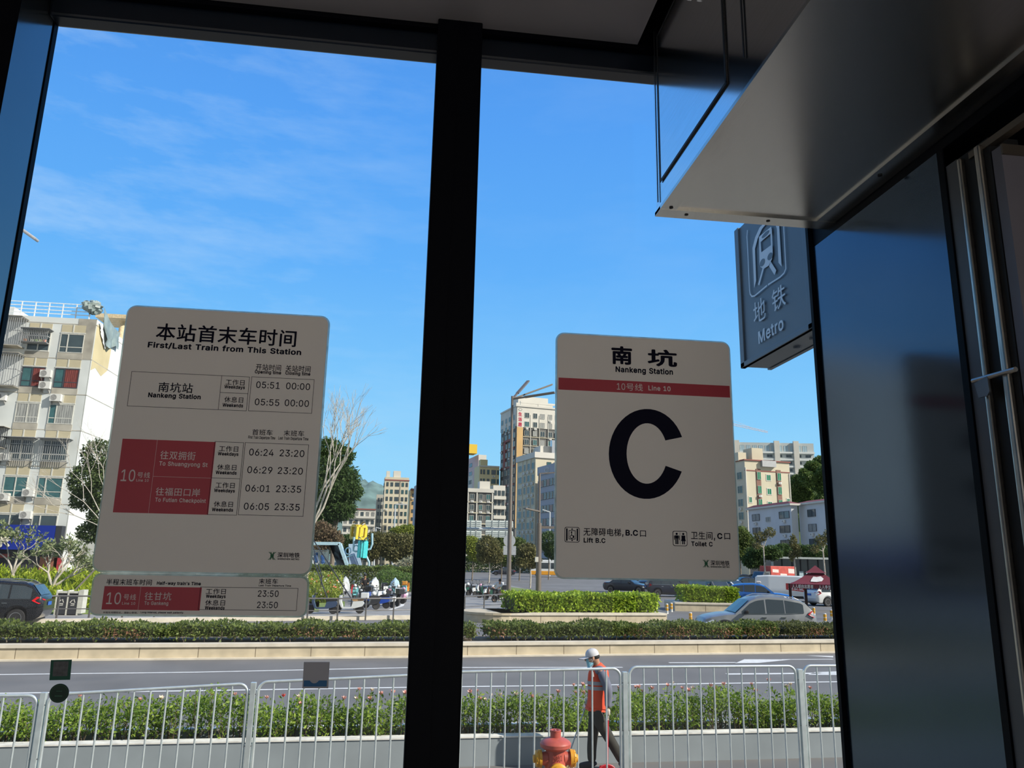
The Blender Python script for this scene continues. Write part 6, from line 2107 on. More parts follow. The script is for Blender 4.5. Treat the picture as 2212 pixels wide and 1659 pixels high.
S_w = paint('white scooter plastic', (.70, .72, .72))
S_k = paint('black scooter plastic', (.015, .016, .02))
S_b = paint('navy scooter plastic', (.035, .06, .12))
S_t = paint('turquoise plastic', (.22, .58, .62))
S_p = paint('pink plastic', (.62, .32, .45))
S_bl = paint('royal blue plastic', (.02, .08, .45))
S_g = paint('dark green plastic', (.02, .09, .06))
S_r = paint('red plastic shell', (.45, .03, .04))
S_bei = mat('tan leather seat', (.45, .27, .13), .6)
C_s = mat('silver rain cover', (.50, .52, .52), .5, .1, .1, 6)
C_b = mat('pale blue rain cover', (.35, .48, .58), .55)
for a in (
        ('dark navy scooter alone at the left end of the scooter row', (694, 1326), 180, S_b, M_trim, None, None),
        ('white scooter with turquoise helmet and tan seat in the front row', (752, 1325), 175, S_w, S_bei, S_w, None),
        ('scooter with a white helmet on a black seat behind the railing', (790, 1317), 200, S_k, M_trim, None, S_w),
        ('beige scooter with a royal blue box in the front row', (812, 1314), 170, S_bl, M_trim, None, S_w),
        ('white scooter leaning into the crowd at the front right', (830, 1312), 140, S_w, M_trim, None, None),
        ('black scooter at the right end of the front row', (846, 1309), 125, S_k, M_trim, S_k, None),
        ('pink scooter with a pale pink helmet at the right of the row', (852, 1304), 150, S_p, M_trim, None, S_p),
        ('white scooter with a pink helmet behind the pink scooter', (864, 1301), 120, S_w, M_trim, None, S_p),
        ('scooter under a silver rain cover beside the flower bed', (742, 1285), 80, S_w, M_trim, None, None, C_s),
        ('white scooter with red tail near the silver cover', (764, 1292), 100, S_r, M_trim, None, S_w),
        ('turquoise scooter in the middle of the crowded row', (770, 1299), 260, S_t, M_trim, None, S_w),
        ('black scooter with a dark windscreen in the middle row', (785, 1305), 250, S_k, M_trim, S_k, None),
        ('black scooter behind the crouching person', (792, 1292), 100, S_k, S_bei, None, None),
        ('scooter under a silver cover behind the black scooters', (805, 1287), 70, S_k, M_trim, None, None, C_s),
        ('white scooter in the second row right of centre', (815, 1301), 245, S_w, M_trim, None, None),
        ('black scooter standing tall in the back row', (827, 1290), 95, S_k, M_trim, S_k, None),
        ('white scooter with black seat in the back row', (836, 1296), 110, S_w, M_trim, None, S_w),
        ('scooter under a pale blue cover by the green bush', (851, 1288), 85, S_t, M_trim, None, None, C_b),
        ('turquoise scooter with a white helmet near the pale blue cover', (866, 1293), 60, S_t, M_trim, None, S_w),
        ('yellow delivery scooter with an orange carrier at the far right of the row', (877, 1284), 80, paint('orange plastic', (.75, .28, .03)), M_trim, paint('orange box', (.72, .30, .03)), S_w),
        ('black scooter next to the centre mullion', (897, 1286), 90, S_k, M_trim, S_k, None),
        ('grey scooter at the left end of the second scooter group', (1000, 1285), 200, S_g, M_trim, None, S_w),
        ('white scooter in the second group beside the mullion', (1014, 1286), 190, S_w, M_trim, None, None),
        ('dark scooter with a pink bag in the second group', (1027, 1288), 195, S_k, M_trim, None, S_p),
        ('white scooter with grey seat in the second group', (1041, 1289), 200, S_w, M_trim, None, None),
        ('green and yellow delivery scooter in the second group', (1052, 1292), 185, S_g, M_trim, paint('yellow box', (.65, .55, .05)), None),
        ('brown scooter right of the green delivery scooter', (1066, 1296), 190, paint('brown plastic', (.08, .04, .03)), M_trim, S_k, None),
        ('white scooter half hidden by the tall lamp post', (1085, 1301), 195, S_w, M_trim, None, S_w)):
    scooter(*a[:7], cover=a[7] if len(a) > 7 else None)


# two people among the scooters
def small_person(label, p, hz_, top, legs, skin_pts):
    t = thing('person', label, 'person', at(*p, z=GZ + .02))
    B = lambda x, y, z: Vector(t.location) + Vector((x, y, z))
    pts = {k: (B(*v[0]), v[1], v[1]) for k, v in skin_pts.items()}
    thin = {k: (v[0], v[1] * (1 if k in ('nec', 'hea', 'hal', 'har') else .6), v[2] * (1 if k in ('nec', 'hea', 'hal', 'har') else .6)) for k, v in pts.items()}
    ed = [('pel', 'che'), ('che', 'nec'), ('nec', 'hea'), ('che', 'shl'), ('shl', 'ell'), ('ell', 'hal'), ('che', 'shr'), ('shr', 'elr'), ('elr', 'har'), ('pel', 'knl'), ('knl', 'anl'), ('anl', 'tol'), ('pel', 'knr'), ('knr', 'anr'), ('anr', 'tor')]
    skin('body', thin, ed, M_skin, t, 1)
    g2 = lambda ks, a: {k: (pts[k][0], pts[k][1] + a, pts[k][2] + a) for k in ks}
    skin('jacket', g2(['che', 'pel', 'shl', 'ell', 'shr', 'elr'], .012), [('che', 'pel'), ('che', 'shl'), ('shl', 'ell'), ('che', 'shr'), ('shr', 'elr')], top, t, 1)
    skin('trousers', g2(['pel', 'knl', 'anl', 'knr', 'anr'], .018), [('pel', 'knl'), ('knl', 'anl'), ('pel', 'knr'), ('knr', 'anr')], legs, t, 1)
    m = MB()
    c = pts['hea'][0]
    m.blob(c + Vector((0, .02, .035)), .10, .105, .10, 6)
    m.build('hair', mat('short dark hair', (0.012, 0.011, 0.01), .8), t, smooth=3.1, local=False)
    return t


sit = {'pel': ((0, 0, .85), .14), 'che': ((0, -.08, 1.25), .16), 'nec': ((0, -.14, 1.45), .06), 'hea': ((0, -.2, 1.60), .10), 'shl': ((-.2, -.08, 1.36), .07), 'ell': ((-.28, -.2, 1.1), .05), 'hal': ((-.1, -.36, 1.02), .04), 'shr': ((.2, -.08, 1.36), .07), 'elr': ((.28, -.2, 1.1), .05), 'har': ((.1, -.36, 1.02), .04),
       'knl': ((-.16, -.42, .75), .08), 'anl': ((-.17, -.38, .32), .05), 'tol': ((-.17, -.52, .27), .04), 'knr': ((.16, -.42, .75), .08), 'anr': ((.17, -.38, .32), .05), 'tor': ((.17, -.52, .27), .04)}
small_person('person in black bending over a phone among the scooters', (786, 1295), 0, mat('black jacket', (.012, .011, .014), .8), M_trou, sit)
sd2 = {k: ((v[0][0] + (.25 if v[0][2] > 1.2 else .0) * 1, v[0][1], v[0][2] - (.1 if v[0][2] > 1.4 else 0)), v[1]) for k, v in sit.items()}
small_person('person in a black and white jacket leaning over a scooter in the second group', (1070, 1306), 0, mat('white jacket', (.60, .64, .68), .8), mat('black trousers', (.012, .012, .014), .8), sd2)

# ------------------------------------------------------------------ buildings
M_pane = mat('window pane', (0.05, 0.075, 0.085), 0.08, 0, .1, 2, .9)
M_paneg = mat('green tinted pane', (0.03, 0.22, 0.12), 0.15, 0, .15, 2)
M_panet = mat('teal tinted pane', (0.05, 0.13, 0.14), 0.12, 0, .2, 2)
M_wfr = mat('aluminium window frame', (0.55, 0.55, 0.50), .5)
M_dkfr = mat('dark window frame', (0.05, 0.055, 0.07), .5)
M_ac = mat('white air conditioner case', (0.66, 0.66, 0.63), .5, nz=.06)
M_acg = mat('grey fan grille', (0.28, 0.28, 0.27), .6)
_ACM = {}


def ac_mesh():
    if not _ACM:
        a = MB()
        a.cbox(-.42, .42, -.32, 0, 0, .58, .02)
        _ACM['case'] = a
        b = MB()
        b.lathe([(0, .012), (.05, .014), (.06, .004), (.22, .004), (.235, .012), (.235, -.01)], 20, 0, Matrix.Translation((-.12, -.32, .29)) @ Matrix.Rotation(PI / 2, 4, 'X'))
        _ACM['fan'] = b
        c = MB()
        for s in (-.3, .3):
            c.box(s - .02, s + .02, -.34, .02, -.04, 0)
            c.prism([(s - .02, .0, -.04), (s - .02, -.3, -.04), (s - .02, 0, -.3)], (.04, 0, 0))
        _ACM['bracket'] = c
    return _ACM


def aircon(label, loc, rz=0.0, s=1.0, group='air conditioners on the white block'):
    t = thing('air_conditioner', label, 'air conditioner', loc, rz, group)
    t.scale = (s, s, s)
    for k, ml in (('case', M_ac), ('fan', M_acg), ('bracket', M_acg)):
        ac_mesh()[k].build(k, ml, t)
    return t


# -- the old white block at the left
YB = 64.0
cx = -26.2
B = lambda px, py: at(px, py, y=YB)
zr = B(205, 690).z
M_wh = mat('stained white render', (0.58, 0.61, 0.60), .85, nz=.14, sc=.35)
M_whs = mat('bright white gable render', (0.66, 0.69, 0.66), .85, nz=.05, sc=.3)
M_stain = mat('grey weathered concrete', (0.36, 0.34, 0.29), .9, nz=.3, sc=.8)
M_patch = mat('buff bare render', (0.54, 0.46, 0.27), .9, nz=.12, sc=.5)
M_shut = mat('beige louvre panels', (0.47, 0.42, 0.29), .7, nz=.1, sc=20, stretch=(.2, 1, 6))
M_curt = mat('dark red curtain', (0.17, 0.04, 0.036), .8, nz=.5, sc=9, stretch=(4, 1, .2))
M_curg = mat('grey curtain', (0.28, 0.29, 0.28), .8, nz=.4, sc=9, stretch=(4, 1, .2))
M_bar = mat('pale security bars', (0.40, 0.41, 0.42), .5, .4)
M_bdk = mat('dark iron', (0.03, 0.033, 0.04), .6)
bl = thing('apartment_building', 'old white apartment block with stained walls at the left edge', 'building', (cx - 10, YB + 7, GZ))
m = MB()
m.box(cx - 30, cx, YB, YB + 15, GZ, zr)
m.build('wall', M_wh, bl, local=False)
m = MB()
m.box(cx - .02, cx + .05, YB, YB + 15, GZ + 3, zr - .02)
gable = m.build('gable_wall', M_whs, bl, local=False)
m = MB()
pz = [B(208, 700).z, B(190, 815).z]
m.add([(cx + .06, YB + .05, pz[0]), (cx + .06, YB + 3.6, pz[0]), (cx + .06, YB + 3.4, pz[1] + 1.4), (cx + .06, YB + 2.2, pz[1] + .6), (cx + .06, YB + .9, pz[1] + 1.0), (cx + .06, YB + .05, pz[1] + .6)], [(0, 1, 2, 3, 4, 5)])
m.build('bare_patch', M_patch, gable, local=False)
m = MB()
m.box(cx - .02, cx + .02, YB - .02, YB + 15, zr - .05, zr + .02)
lines = [B(209, 703).z, B(196.8, 777.2).z, B(185.7, 853.5).z, B(175, 930.8).z, B(162.8, 1009.7).z, B(153, 1090).z]
for z in lines:
    m.box(cx - 30, cx + .07, YB - .015, YB + .01, z - .03, z + .03)
    m.box(cx + .03, cx + .065, YB, YB + 15, z - .025, z + .025)
m.build('floor_groove', M_stain, bl, local=False)
m = MB()
m.box(cx - 1.35, cx + .01, YB - .02, YB, lines[1] + .03, zr)
m.build('weathered_corner', M_stain, bl, local=False)


def wnd(xa, xb, za, zb, curtain=None, fr=M_wfr, split=.33, low=.3, grille=False, pane=M_panet):
    """one window of the block: recess, pane, curtain, frame"""
    m = MB()
    w = .06
    m.box(xa, xb, YB - .06, YB + .02, za, za + w)
    m.box(xa, xb, YB - .06, YB + .02, zb - w, zb)
    m.box(xa, xa + w, YB - .06, YB + .02, za + w, zb - w)
    m.box(xb - w, xb, YB - .06, YB + .02, za + w, zb - w)
    xs_ = xa + (xb - xa) * split
    m.box(xs_ - .04, xs_ + .04, YB - .07, YB + .02, za + w, zb - w)
    zl = za + (zb - za) * low
    m.box(xa + w, xb - w, YB - .05, YB + .02, zl - .03, zl + .03)
    f = m.build('window', fr, bl, local=False)
    m = MB()
    m.box(xa + w, xb - w, YB - .03, YB - .01, za + w, zb - w)
    m.build('pane', pane, f, local=False)
    if curtain is not None:
        m = MB()
        n = 14
        x0_, x1_ = (xs_ + .05, xb - w) if curtain[1] else (xa + w, xb - w)
        pts = [(x0_ + (x1_ - x0_) * i / n, YB - .036 - .012 * (i % 2)) for i in range(n + 1)]
        for p, q in zip(pts, pts[1:]):
            m.quad((p[0], p[1], za + w), (q[0], q[1], za + w), (q[0], q[1], zb - w), (p[0], p[1], zb - w))
        m.build('curtain', curtain[0], f, local=False)
    if grille:
        m = MB()
        n = 13
        ya_ = YB - .38
        for i in range(n + 1):
            x = xa - .15 + (xb - xa + .3) * i / n
            m.box(x - .011, x + .011, ya_, ya_ + .03, za - .1, zb + .05)
        for z in (za - .1, zl, zb - .4, zb + .03):
            m.box(xa - .15, xb + .15, ya_, ya_ + .03, z - .02, z + .02)
        for x in (xa - .15, xb + .15):
            for z in (za - .1, zl, zb):
                m.box(x - .02, x + .02, ya_, YB, z - .02, z + .02)
        m.box(xa - .3, xb + .3, YB - .75, YB, zb + .08, zb + .12)
        m.build('security_grille', M_bar, f, local=False)
    return f


c1 = (cx - 2.55, cx - .72)
c2 = (cx - 5.0, cx - 3.28)
look = [(dict(pane=M_pane, split=.33), dict(pane=M_pane, low=.05, split=.5)),
        (dict(curtain=(M_curt, 1), fr=M_dkfr, split=.40), dict(curtain=(M_curt, 1), fr=M_dkfr, split=.45)),
        (dict(curtain=(M_curg, 1), split=.30), dict(curtain=(M_curg, 0), split=.5)),
        (dict(grille=True, split=.30, pane=M_pane), dict(grille=True, split=.5, pane=M_pane)),
        (dict(split=.32), dict(split=.5)),
        (dict(split=.32, pane=M_pane), dict(split=.5, pane=M_pane))]
for i in range(6):
    zt_ = lines[i]
    p_ = 2.98
    for j, (xa, xb) in enumerate((c1, c2)):
        m = MB()
        xm = (xa + xb) / 2
        m.box(xa, xm - .05, YB - .03, YB, zt_ - .70, zt_ - .08)
        m.box(xm + .05, xb, YB - .03, YB, zt_ - .70, zt_ - .08)
        sp = m.build('louvre_panel', M_shut, bl, local=False)
        m = MB()
        m.box(xa - .04, xb + .04, YB - .05, YB, zt_ - .80, zt_ - .70)
        m.box(xm - .05, xm + .05, YB - .06, YB, zt_ - .70, zt_ - .06)
        m.build('louvre_frame', M_wfr, sp, local=False)
        wnd(xa, xb, zt_ - 2.42, zt_ - .84, **look[i][j])
        if i < 5:
            m = MB()
            m.box(xa - .05, xb + .05, YB - .045, YB, zt_ - 2.95, zt_ - 2.44)
            m.build('stained_spandrel', M_stain, bl, local=False)
# caged balconies at the far left and the flower cage
for k, (p, q, dep) in enumerate((((8, 690), (52, 752), 1.1), ((-6, 768), (43, 838), 1.1), ((-20, 925), (14, 968), .9))):
    a, b = B(*p), B(*q)
    xa, xb, za, zb = a.x, b.x, b.z, a.z
    m = MB()
    for i in range(13):
        x = xa + (xb - xa) * i / 12
        m.box(x - .02, x + .02, YB - dep, YB - dep + .03, za, zb)
    for z in (za, (za + zb) / 2, zb):
        m.box(xa, xb, YB - dep, YB - dep + .04, z - .025, z + .025)
        m.box(xb - .03, xb + .02, YB - dep, YB, z - .025, z + .025)
    for y in (.33, .66):
        m.box(xb - .02, xb + .02, YB - dep * y, YB - dep * y + .03, za, zb)
    cg = m.build('caged_balcony', M_bar if k < 2 else M_bdk, bl, local=False)
    m = MB()
    m.box(xa - .1, xb + .06, YB - dep - .1, YB, zb + .03, zb + .07)
    m.box(xa, xb, YB - dep, YB, za - .08, za - .02)
    m.build('cage_slab', M_stain, cg, local=False)
a, b = B(54, 714), B(107, 744)
m = MB()
for i in range(16):
    x = a.x + (b.x - a.x) * i / 15
    m.box(x - .018, x + .018, YB - .6, YB - .57, b.z, a.z)
for z in (a.z, b.z, (a.z + b.z) / 2):
    m.box(a.x, b.x, YB - .6, YB - .56, z - .03, z + .03)
    m.box(b.x - .02, b.x + .02, YB - .6, YB, z - .03, z + .03)
m.box(a.x - .1, b.x + .2, YB - .8, YB, a.z + .05, a.z + .09)
m.box(a.x, b.x, YB - .6, YB, b.z - .04, b.z)
fc = m.build('flower_cage', M_bar, bl, local=False)
for k, (px, c) in enumerate(((59, (.6, .25, .12)), (74, (.6, .6, .5)), (83, (.35, .5, .2)), (92, (.65, .65, .3)), (101, (.55, .22, .15)))):
    m = MB()
    p = B(px, 739)
    m.lathe([(.09, 0), (.14, .22), (.14, .26), (0, .26)], 10, 0, Matrix.Translation((p.x, YB - .35, b.z)))
    m.build('flower_pot', mat('flower pot %s' % 'abcde'[k], c, .7), fc, local=False)
# rooftop: railing, slab with column, tarpaulin
m = MB()
ya_ = YB + .2
zt_ = zr + 1.25
for k in range(9):
    x = cx - .7 - k * 1.05
    m.box(x - .035, x + .035, ya_ - .03, ya_ + .03, zr, zt_)
for z in (.35, .65, .95, 1.25):
    m.box(cx - 12, cx - .6, ya_ - .02, ya_ + .02, zr + z - .03, zr + z + .03)
m.build('roof_railing', mat('white painted rail', (.78, .79, .78), .5), bl, local=False)
m = MB()
m.box(cx - 2.3, cx + .35, YB + 5.2, YB + 8.4, zr + 1.75, zr + 2.1)
m.lathe([(.22, zr), (.22, zr + 1.75)], 14, 0, Matrix.Translation((cx - .35, YB + 6.2, 0)))
m.build('roof_slab', mat('ochre-edged slab', (.60, .48, .30), .8, nz=.2), bl, local=False)
m = MB()
m.box(cx - 10.5, cx - 7, YB + 1.2, YB + 4, zr, zr + 1.05)
m.build('roof_hut', M_wh, bl, local=False)
tp = thing('tarpaulin', 'crumpled grey-green tarpaulin draped over the roof corner of the white block', 'tarpaulin', (cx, YB, zr))
rt = random.Random(4)
m = MB()
nu, nv = 16, 10
vs = []
for i in range(nu + 1):
    for j in range(nv + 1):
        u, v = i / nu, j / nv
        top = Vector((cx + .16, YB + .2 + 4.2 * u, zr + 1.15 * (1 - u) ** 2 + .15))
        hang = (1.0 + 1.1 * math.sin(PI * min(1, u * 1.3)) + .5 * u) * v
        vs.append((top.x + .10 + .10 * rt.random() * v + .10 * math.sin(u * 22 + v * 3) * v, top.y + .10 * math.sin(v * 7 + u * 9) + .35 * v * (1 - u), top.z - hang))
m.add(vs, [(i * (nv + 1) + j, i * (nv + 1) + j + 1, (i + 1) * (nv + 1) + j + 1, (i + 1) * (nv + 1) + j) for i in range(nu) for j in range(nv)])
m.build('drape', mat('grey-green tarpaulin cloth', (.24, .30, .29), .45, nz=.3, sc=1.2), tp, smooth=.5, local=False)
m = MB()
m.blob((cx - .45, YB + .1, zr + 1.05), .62, .5, .50, 9, 0, None, .7, rt)
m.blob((cx - .95, YB + .05, zr + 1.15), .38, .35, .36, 8, 0, None, .7, rt)
m.build('bundle', MATS['grey-green tarpaulin cloth'], tp, smooth=.5, local=False)
m = MB()
vs = []
for i in range(9):
    for j in range(8):
        u, v = i / 8, j / 7
        vs.append((cx + .12 + .08 * rt.random(), YB + .25 + 1.9 * u + .5 * v, zr - .1 - v * (1.9 - abs(u - .65) * 1.6) + .0 * u))
m.add(vs, [(i * 8 + j, i * 8 + j + 1, (i + 1) * 8 + j + 1, (i + 1) * 8 + j) for i in range(8) for j in range(7)])
m.build('torn_lining', mat('white plastic lining', (.72, .75, .75), .4, nz=.1), tp, smooth=.4, local=False)
# shop front
a, b = B(-20, 1139), B(125, 1189)
m = MB()
m.box(cx - 26, b.x, YB - 1.0, YB - .85, b.z, B(60, 1135).z)
sb = m.build('shop_sign', mat('royal blue sign board', (.004, .022, .26), .4, nz=.08), bl, local=False)
m = MB()
p = at(4, 1163, y=YB - 1.02)
put_text(m, '茶', p, (1.45, 0, 0), (0, 0, 1.35), .03)
m.build('sign_lettering', mat('cream sign letter', (.78, .74, .58), .5), sb, local=False)
m = MB()
m.box(cx - 26, cx - .1, YB - .3, YB - .02, GZ, b.z)
m.build('shop_opening', M_bdk, bl, local=False)
m = MB()
m.box(b.x + .02, B(146, 1139).x, YB - .95, YB - .3, b.z - .4, B(60, 1135).z)
m.build('dark_fascia', M_bdk, bl, local=False)
for p, q, c in (((88, 1202), (118, 1252), (.30, .12, .07)), ((118, 1205), (131, 1252), (.42, .04, .05)), ((0, 1196), (20, 1205), (.25, .06, .05))):
    a, b = at(*p, y=YB - .35), at(*q, y=YB - .35)
    m = MB()
    m.box(a.x, b.x, YB - .40, YB - .31, b.z, a.z)
    m.build('poster', mat('poster %d' % (p[0] + q[0]), c, .6, nz=.25), bl, local=False)
for k, (px, py, lb, dy) in enumerate(((100.5, 816, 'upper of two stacked air conditioners between the red-curtained windows', 0), (98.4, 841, 'lower of two stacked air conditioners between the red-curtained windows', 0), (122, 868, 'air conditioner set in the louvre bay under the red-curtained window', 0), (3, 866, 'air conditioner half cut by the left photo edge below the caged balconies', 0),
                                      (11, 996, 'air conditioner at the left photo edge beside the barred windows', 0), (9, 1082, 'air conditioner with blue label at the left photo edge', 0), (62.7, 1073, 'air conditioner between the two teal windows low on the block', 0), (57, 1121, 'air conditioner just above the blue shop sign', 0))):
    p = B(px, py)
    aircon(lb, (p.x, YB - .02, p.z), 0, 1.0)


# -- generic blocks further off
def px_x(p):
    d = p - EYE
    z = d.dot(_f)
    return IMG_W / 2 + FPX * d.dot(_r) / z


def solve_len(C, d, px):
    lo, hi = 0.0, 120.0
    s0 = px_x(C) < px
    for i in range(50):
        md = (lo + hi) / 2
        if (px_x(C + d * md) < px) == s0:
            lo = md
        else:
            hi = md
    return lo


class Block:
    """box building: C = near corner at roof level, right face runs along angle a"""

    def __init__(s, name, label, corner, D, ang, pxr, pxl, lm, rm, roofm=None, lenL=None, lenR=None, zbase=GZ):
        s.C = at(*corner, y=D)
        a = math.radians(ang)
        s.dr = Vector((math.cos(a), math.sin(a), 0))
        s.dl = Vector((-math.sin(a), math.cos(a), 0))
        s.LR = lenR or solve_len(s.C, s.dr, pxr)
        s.LL = lenL or solve_len(s.C, s.dl, pxl)
        s.zr, s.a, s.zb = s.C.z, a, zbase
        s.M = Matrix.Translation((s.C.x, s.C.y, 0)) @ Matrix.Rotation(a, 4, 'Z')
        s.t = thing(name, label, 'building', (s.C.x, s.C.y, zbase), a)
        s.T = Matrix.Translation((0, 0, -zbase))
        m = MB()
        m.box(0, s.LR, 0, s.LL, 0, s.zr - zbase)
        s.body = m.build('wall', rm, s.t)
        if lm is not rm:
            m = MB()
            m.box(-.05, 0, 0, s.LL, 0, s.zr - zbase)
            m.build('side_wall', lm, s.t)

    def slab(s, name, mtl, u0, u1, v0, v1, z0, z1):
        """box in the block's own metres; z measured down from the roof line"""
        m = MB()
        h = s.zr - s.zb
        m.box(u0, u1, v0, v1, h - z1, h - z0)
        return m.build(name, mtl, s.t)

    def strip(s, name, mtl, face, a, b, z0, z1, e=.12):
        if face == 'r':
            return s.slab(name, mtl, a * s.LR, b * s.LR, -e, 0, z0, z1)
        return s.slab(name, mtl, -.05 - e, 0, a * s.LL, b * s.LL, z0, z1)

    def windows(s, face, cols, rows, wh, fr, pane, ac=0.0, seed=1, sill=None, depth=.10, limit=96, surround=None):
        """cols: (start, end) fractions of the face; rows: metres below the roof of each window head"""
        rg = random.Random(seed)
        h = s.zr - s.zb
        n = 0
        for z in rows:
            for a, b in cols:
                Ln = s.LR if face == 'r' else s.LL
                w = (b - a) * Ln
                m = MB()
                f = .06 * min(1, w)
                g_ = MB()
                pn = pane[rg.randrange(len(pane))] if isinstance(pane, (list, tuple)) else pane
                for x0, x1, q0, q1 in ((0, w, 0, f), (0, w, wh - f, wh), (0, f, f, wh - f), (w - f, w, f, wh - f), (w * .5 - f / 2, w * .5 + f / 2, f, wh - f)):
                    m.box(x0, x1, -depth, 0, q0, q1, 0)
                m.box(f, w - f, -depth + .05, -.01, f, wh - f, 1)
                if sill:
                    m.box(-.1, w + .1, -depth * 2.2, 0, -.14, 0, 2)
                if surround:
                    for x0, x1, q0, q1 in ((-.16, w + .16, wh, wh + .16), (-.16, w + .16, -.16, 0), (-.16, 0, 0, wh), (w, w + .16, 0, wh)):
                        m.box(x0, x1, -depth * .8, 0, q0, q1, 2)
                o = m.build('window', [fr, pn, sill or surround or fr], s.t)
                if face == 'r':
                    o.location = (a * s.LR, 0, h - z - wh)
                else:
                    o.rotation_euler = (0, 0, -PI / 2)
                    o.location = (-.05, b * s.LL, h - z - wh)
                if rg.random() < ac:
                    m = MB()
                    m.box(-.42, .42, -.36, 0, 0, .6)
                    m.lathe([(0, .01), (.2, .012)], 12, 1, Matrix.Translation((-.1, -.36, .3)) @ Matrix.Rotation(PI / 2, 4, 'X'))
                    k = m.build('air_conditioner', [M_ac, M_acg], s.t)
                    k.rotation_euler = o.rotation_euler
                    if face == 'r':
                        k.location = (a * s.LR + w * .5, -min(.3, depth * .8), h - z - wh - .95)
                    else:
                        k.location = (-.06 - min(.3, depth * .8), (a + b) / 2 * s.LL, h - z - wh - .95)
                n += 1


rw = lambda z0, p, n: [z0 + p * i for i in range(n)]
ev = lambda a, b, n, f: [(a + (b - a) * (i + (1 - f) / 2) / n, a + (b - a) * (i + (1 + f) / 2) / n) for i in range(n)]
W_cr = mat('cream render', (.58, .53, .40), .85, nz=.08, sc=.2)
W_wh = mat('pale render', (.60, .58, .52), .85, nz=.06, sc=.2)
W_dk = mat('dark slate tiling', (.135, .135, .13), .8, nz=.08, sc=.3)
W_or = mat('ochre panel', (.55, .36, .16), .8, nz=.08, sc=.2)
W_br = mat('brick-red panel', (.26, .09, .075), .8, nz=.08)
W_bg = mat('blue-grey render', (.36, .37, .42), .85, nz=.06, sc=.2)
W_red = mat('maroon roof tiles', (.20, .055, .06), .8, nz=.15)
W_wb = mat('white tiled wall', (.56, .58, .60), .7, nz=.05, sc=.4)
W_pk = mat('pink render', (.62, .47, .47), .85, nz=.06, sc=.2)
W_ye = mat('pale yellow render', (.66, .58, .34), .85, nz=.06, sc=.2)
W_yb = mat('yellow painted box', (.72, .48, .04), .6, nz=.06)

# residential tower with the vertical red sign
b = Block('apartment_tower', 'tall apartment tower with a vertical red sign behind the triple street lamp', (1117, 878), 250, 12, 1212, 1083.5, W_dk, W_dk)
H_ = b.zr - b.zb
b.slab('white_upper_wall', W_wh, 0, b.LR, -.2, 0, 0, 6.9)
b.slab('white_upper_wall', W_wh, -.25, 0, 0, b.LL, 0, 6.6)
b.slab('ochre_panel', W_or, 0, b.LR * .135, -.2, 0, 6.9, 40)
b.slab('cornice', W_wh, -.5, b.LR + .5, -.5, b.LL, -.5, 0)
b.slab('roof_frame', W_wh, 1.5, b.LR - 1, 1, 1.5, -2.2, -1.6)
b.slab('roof_frame', W_wh, 1.5, b.LR - 1, 5, 5.5, -2.4, -1.7)
for u in (1.6, b.LR * .5, b.LR - 1.3):
    b.slab('roof_post', W_wh, u, u + .35, 1, 1.4, -1.7, 0)
b.slab('penthouse', W_wh, 2.5, b.LR * .85, 6, 11, -5.0, -1)
for u in (.30, .50, .70, .93):
    b.slab('pale_pipe', W_wh, b.LR * u - .08, b.LR * u + .08, -.35, 0, 2.5, 45)
for k in range(14):
    b.slab('floor_band', W_cr, b.LR * .14, b.LR, -.25, 0, 9.9 + k * 3.0, 10.1 + k * 3.0)
    b.slab('side_band', W_br, -.2, 0, b.LL * .1, b.LL, 13.4 + k * 3.0, 13.9 + k * 3.0) if k % 2 == 0 else None
b.slab('red_frame', W_br, -.5, 0, b.LL * .62, b.LL * .74, 10.5, 19.5)
b.slab('red_frame', W_br, -.5, 0, b.LL * .32, b.LL * .74, 10.2, 10.9)
b.windows('r', [(.17, .27), (.36, .45), (.52, .62), (.70, .79), (.86, .96)], rw(1.9, 3.0, 16), 1.75, M_wfr, [M_pane, M_panet, M_curg], .34, 3, depth=.34)
b.windows('l', [(.06, .20), (.32, .44), (.55, .66), (.80, .93)], rw(2.6, 3.0, 15), 1.7, M_wfr, [M_pane, M_panet], .3, 4, depth=.36)
m = MB()
for k, ch in enumerate('生活居'):
    put_text(m, ch, (b.LR * .068, -.24, H_ - 2.55 - k * 1.75), (1.35, 0, 0), (0, 0, 1.35), .035)
m.build('sign_lettering', mat('red sign letters', (.50, .015, .06), .5), b.t)
m = MB()
m.poly([(b.LR * .068 + .75 * math.cos(q * PI / 3), -.24, H_ - 1.0 + .5 * math.sin(q * PI / 3)) for q in range(6)])
eb = m.build('hexagon_emblem', mat('grey emblem', (.25, .25, .25), .6), b.t)
m = MB()
m.poly([(b.LR * .068 + .5 * math.cos(q * PI / 3), -.25, H_ - 1.0 + .3 * math.sin(q * PI / 3)) for q in range(6)])
m.build('emblem_centre', W_wh, eb)

# cream block in front of the tower
b = Block('apartment_building', 'cream mid-rise block with many air conditioners in front of the tall tower', (1157, 977), 186, 14, 1215, 1117.5, W_cr, W_cr)
b.slab('parapet', W_wh, -.35, b.LR + .3, -.35, b.LL + .2, -.1, 1.3)
b.slab('roof_hut', W_wh, b.LR * .35, b.LR * .9, 3, 7, -2.2, 0)
b.slab('water_tank', M_alloy, b.LR * .70, b.LR * .84, 1.5, 2.6, -3.6, -.2)
b.windows('l', [(.05, .17), (.27, .40), (.50, .60), (.72, .90)], rw(2.4, 2.9, 9), 1.6, M_wfr, [M_panet, M_pane], .75, 6)
b.windows('r', [(.42, .58), (.68, .96)], rw(2.2, 2.9, 9), 1.6, M_dkfr, [M_pane, M_panet], .4, 7)
for v in (.22, .45, .66):
    b.slab('drain_pipe', W_wh, -.22, 0, b.LL * v, b.LL * v + .18, 1.3, 30)
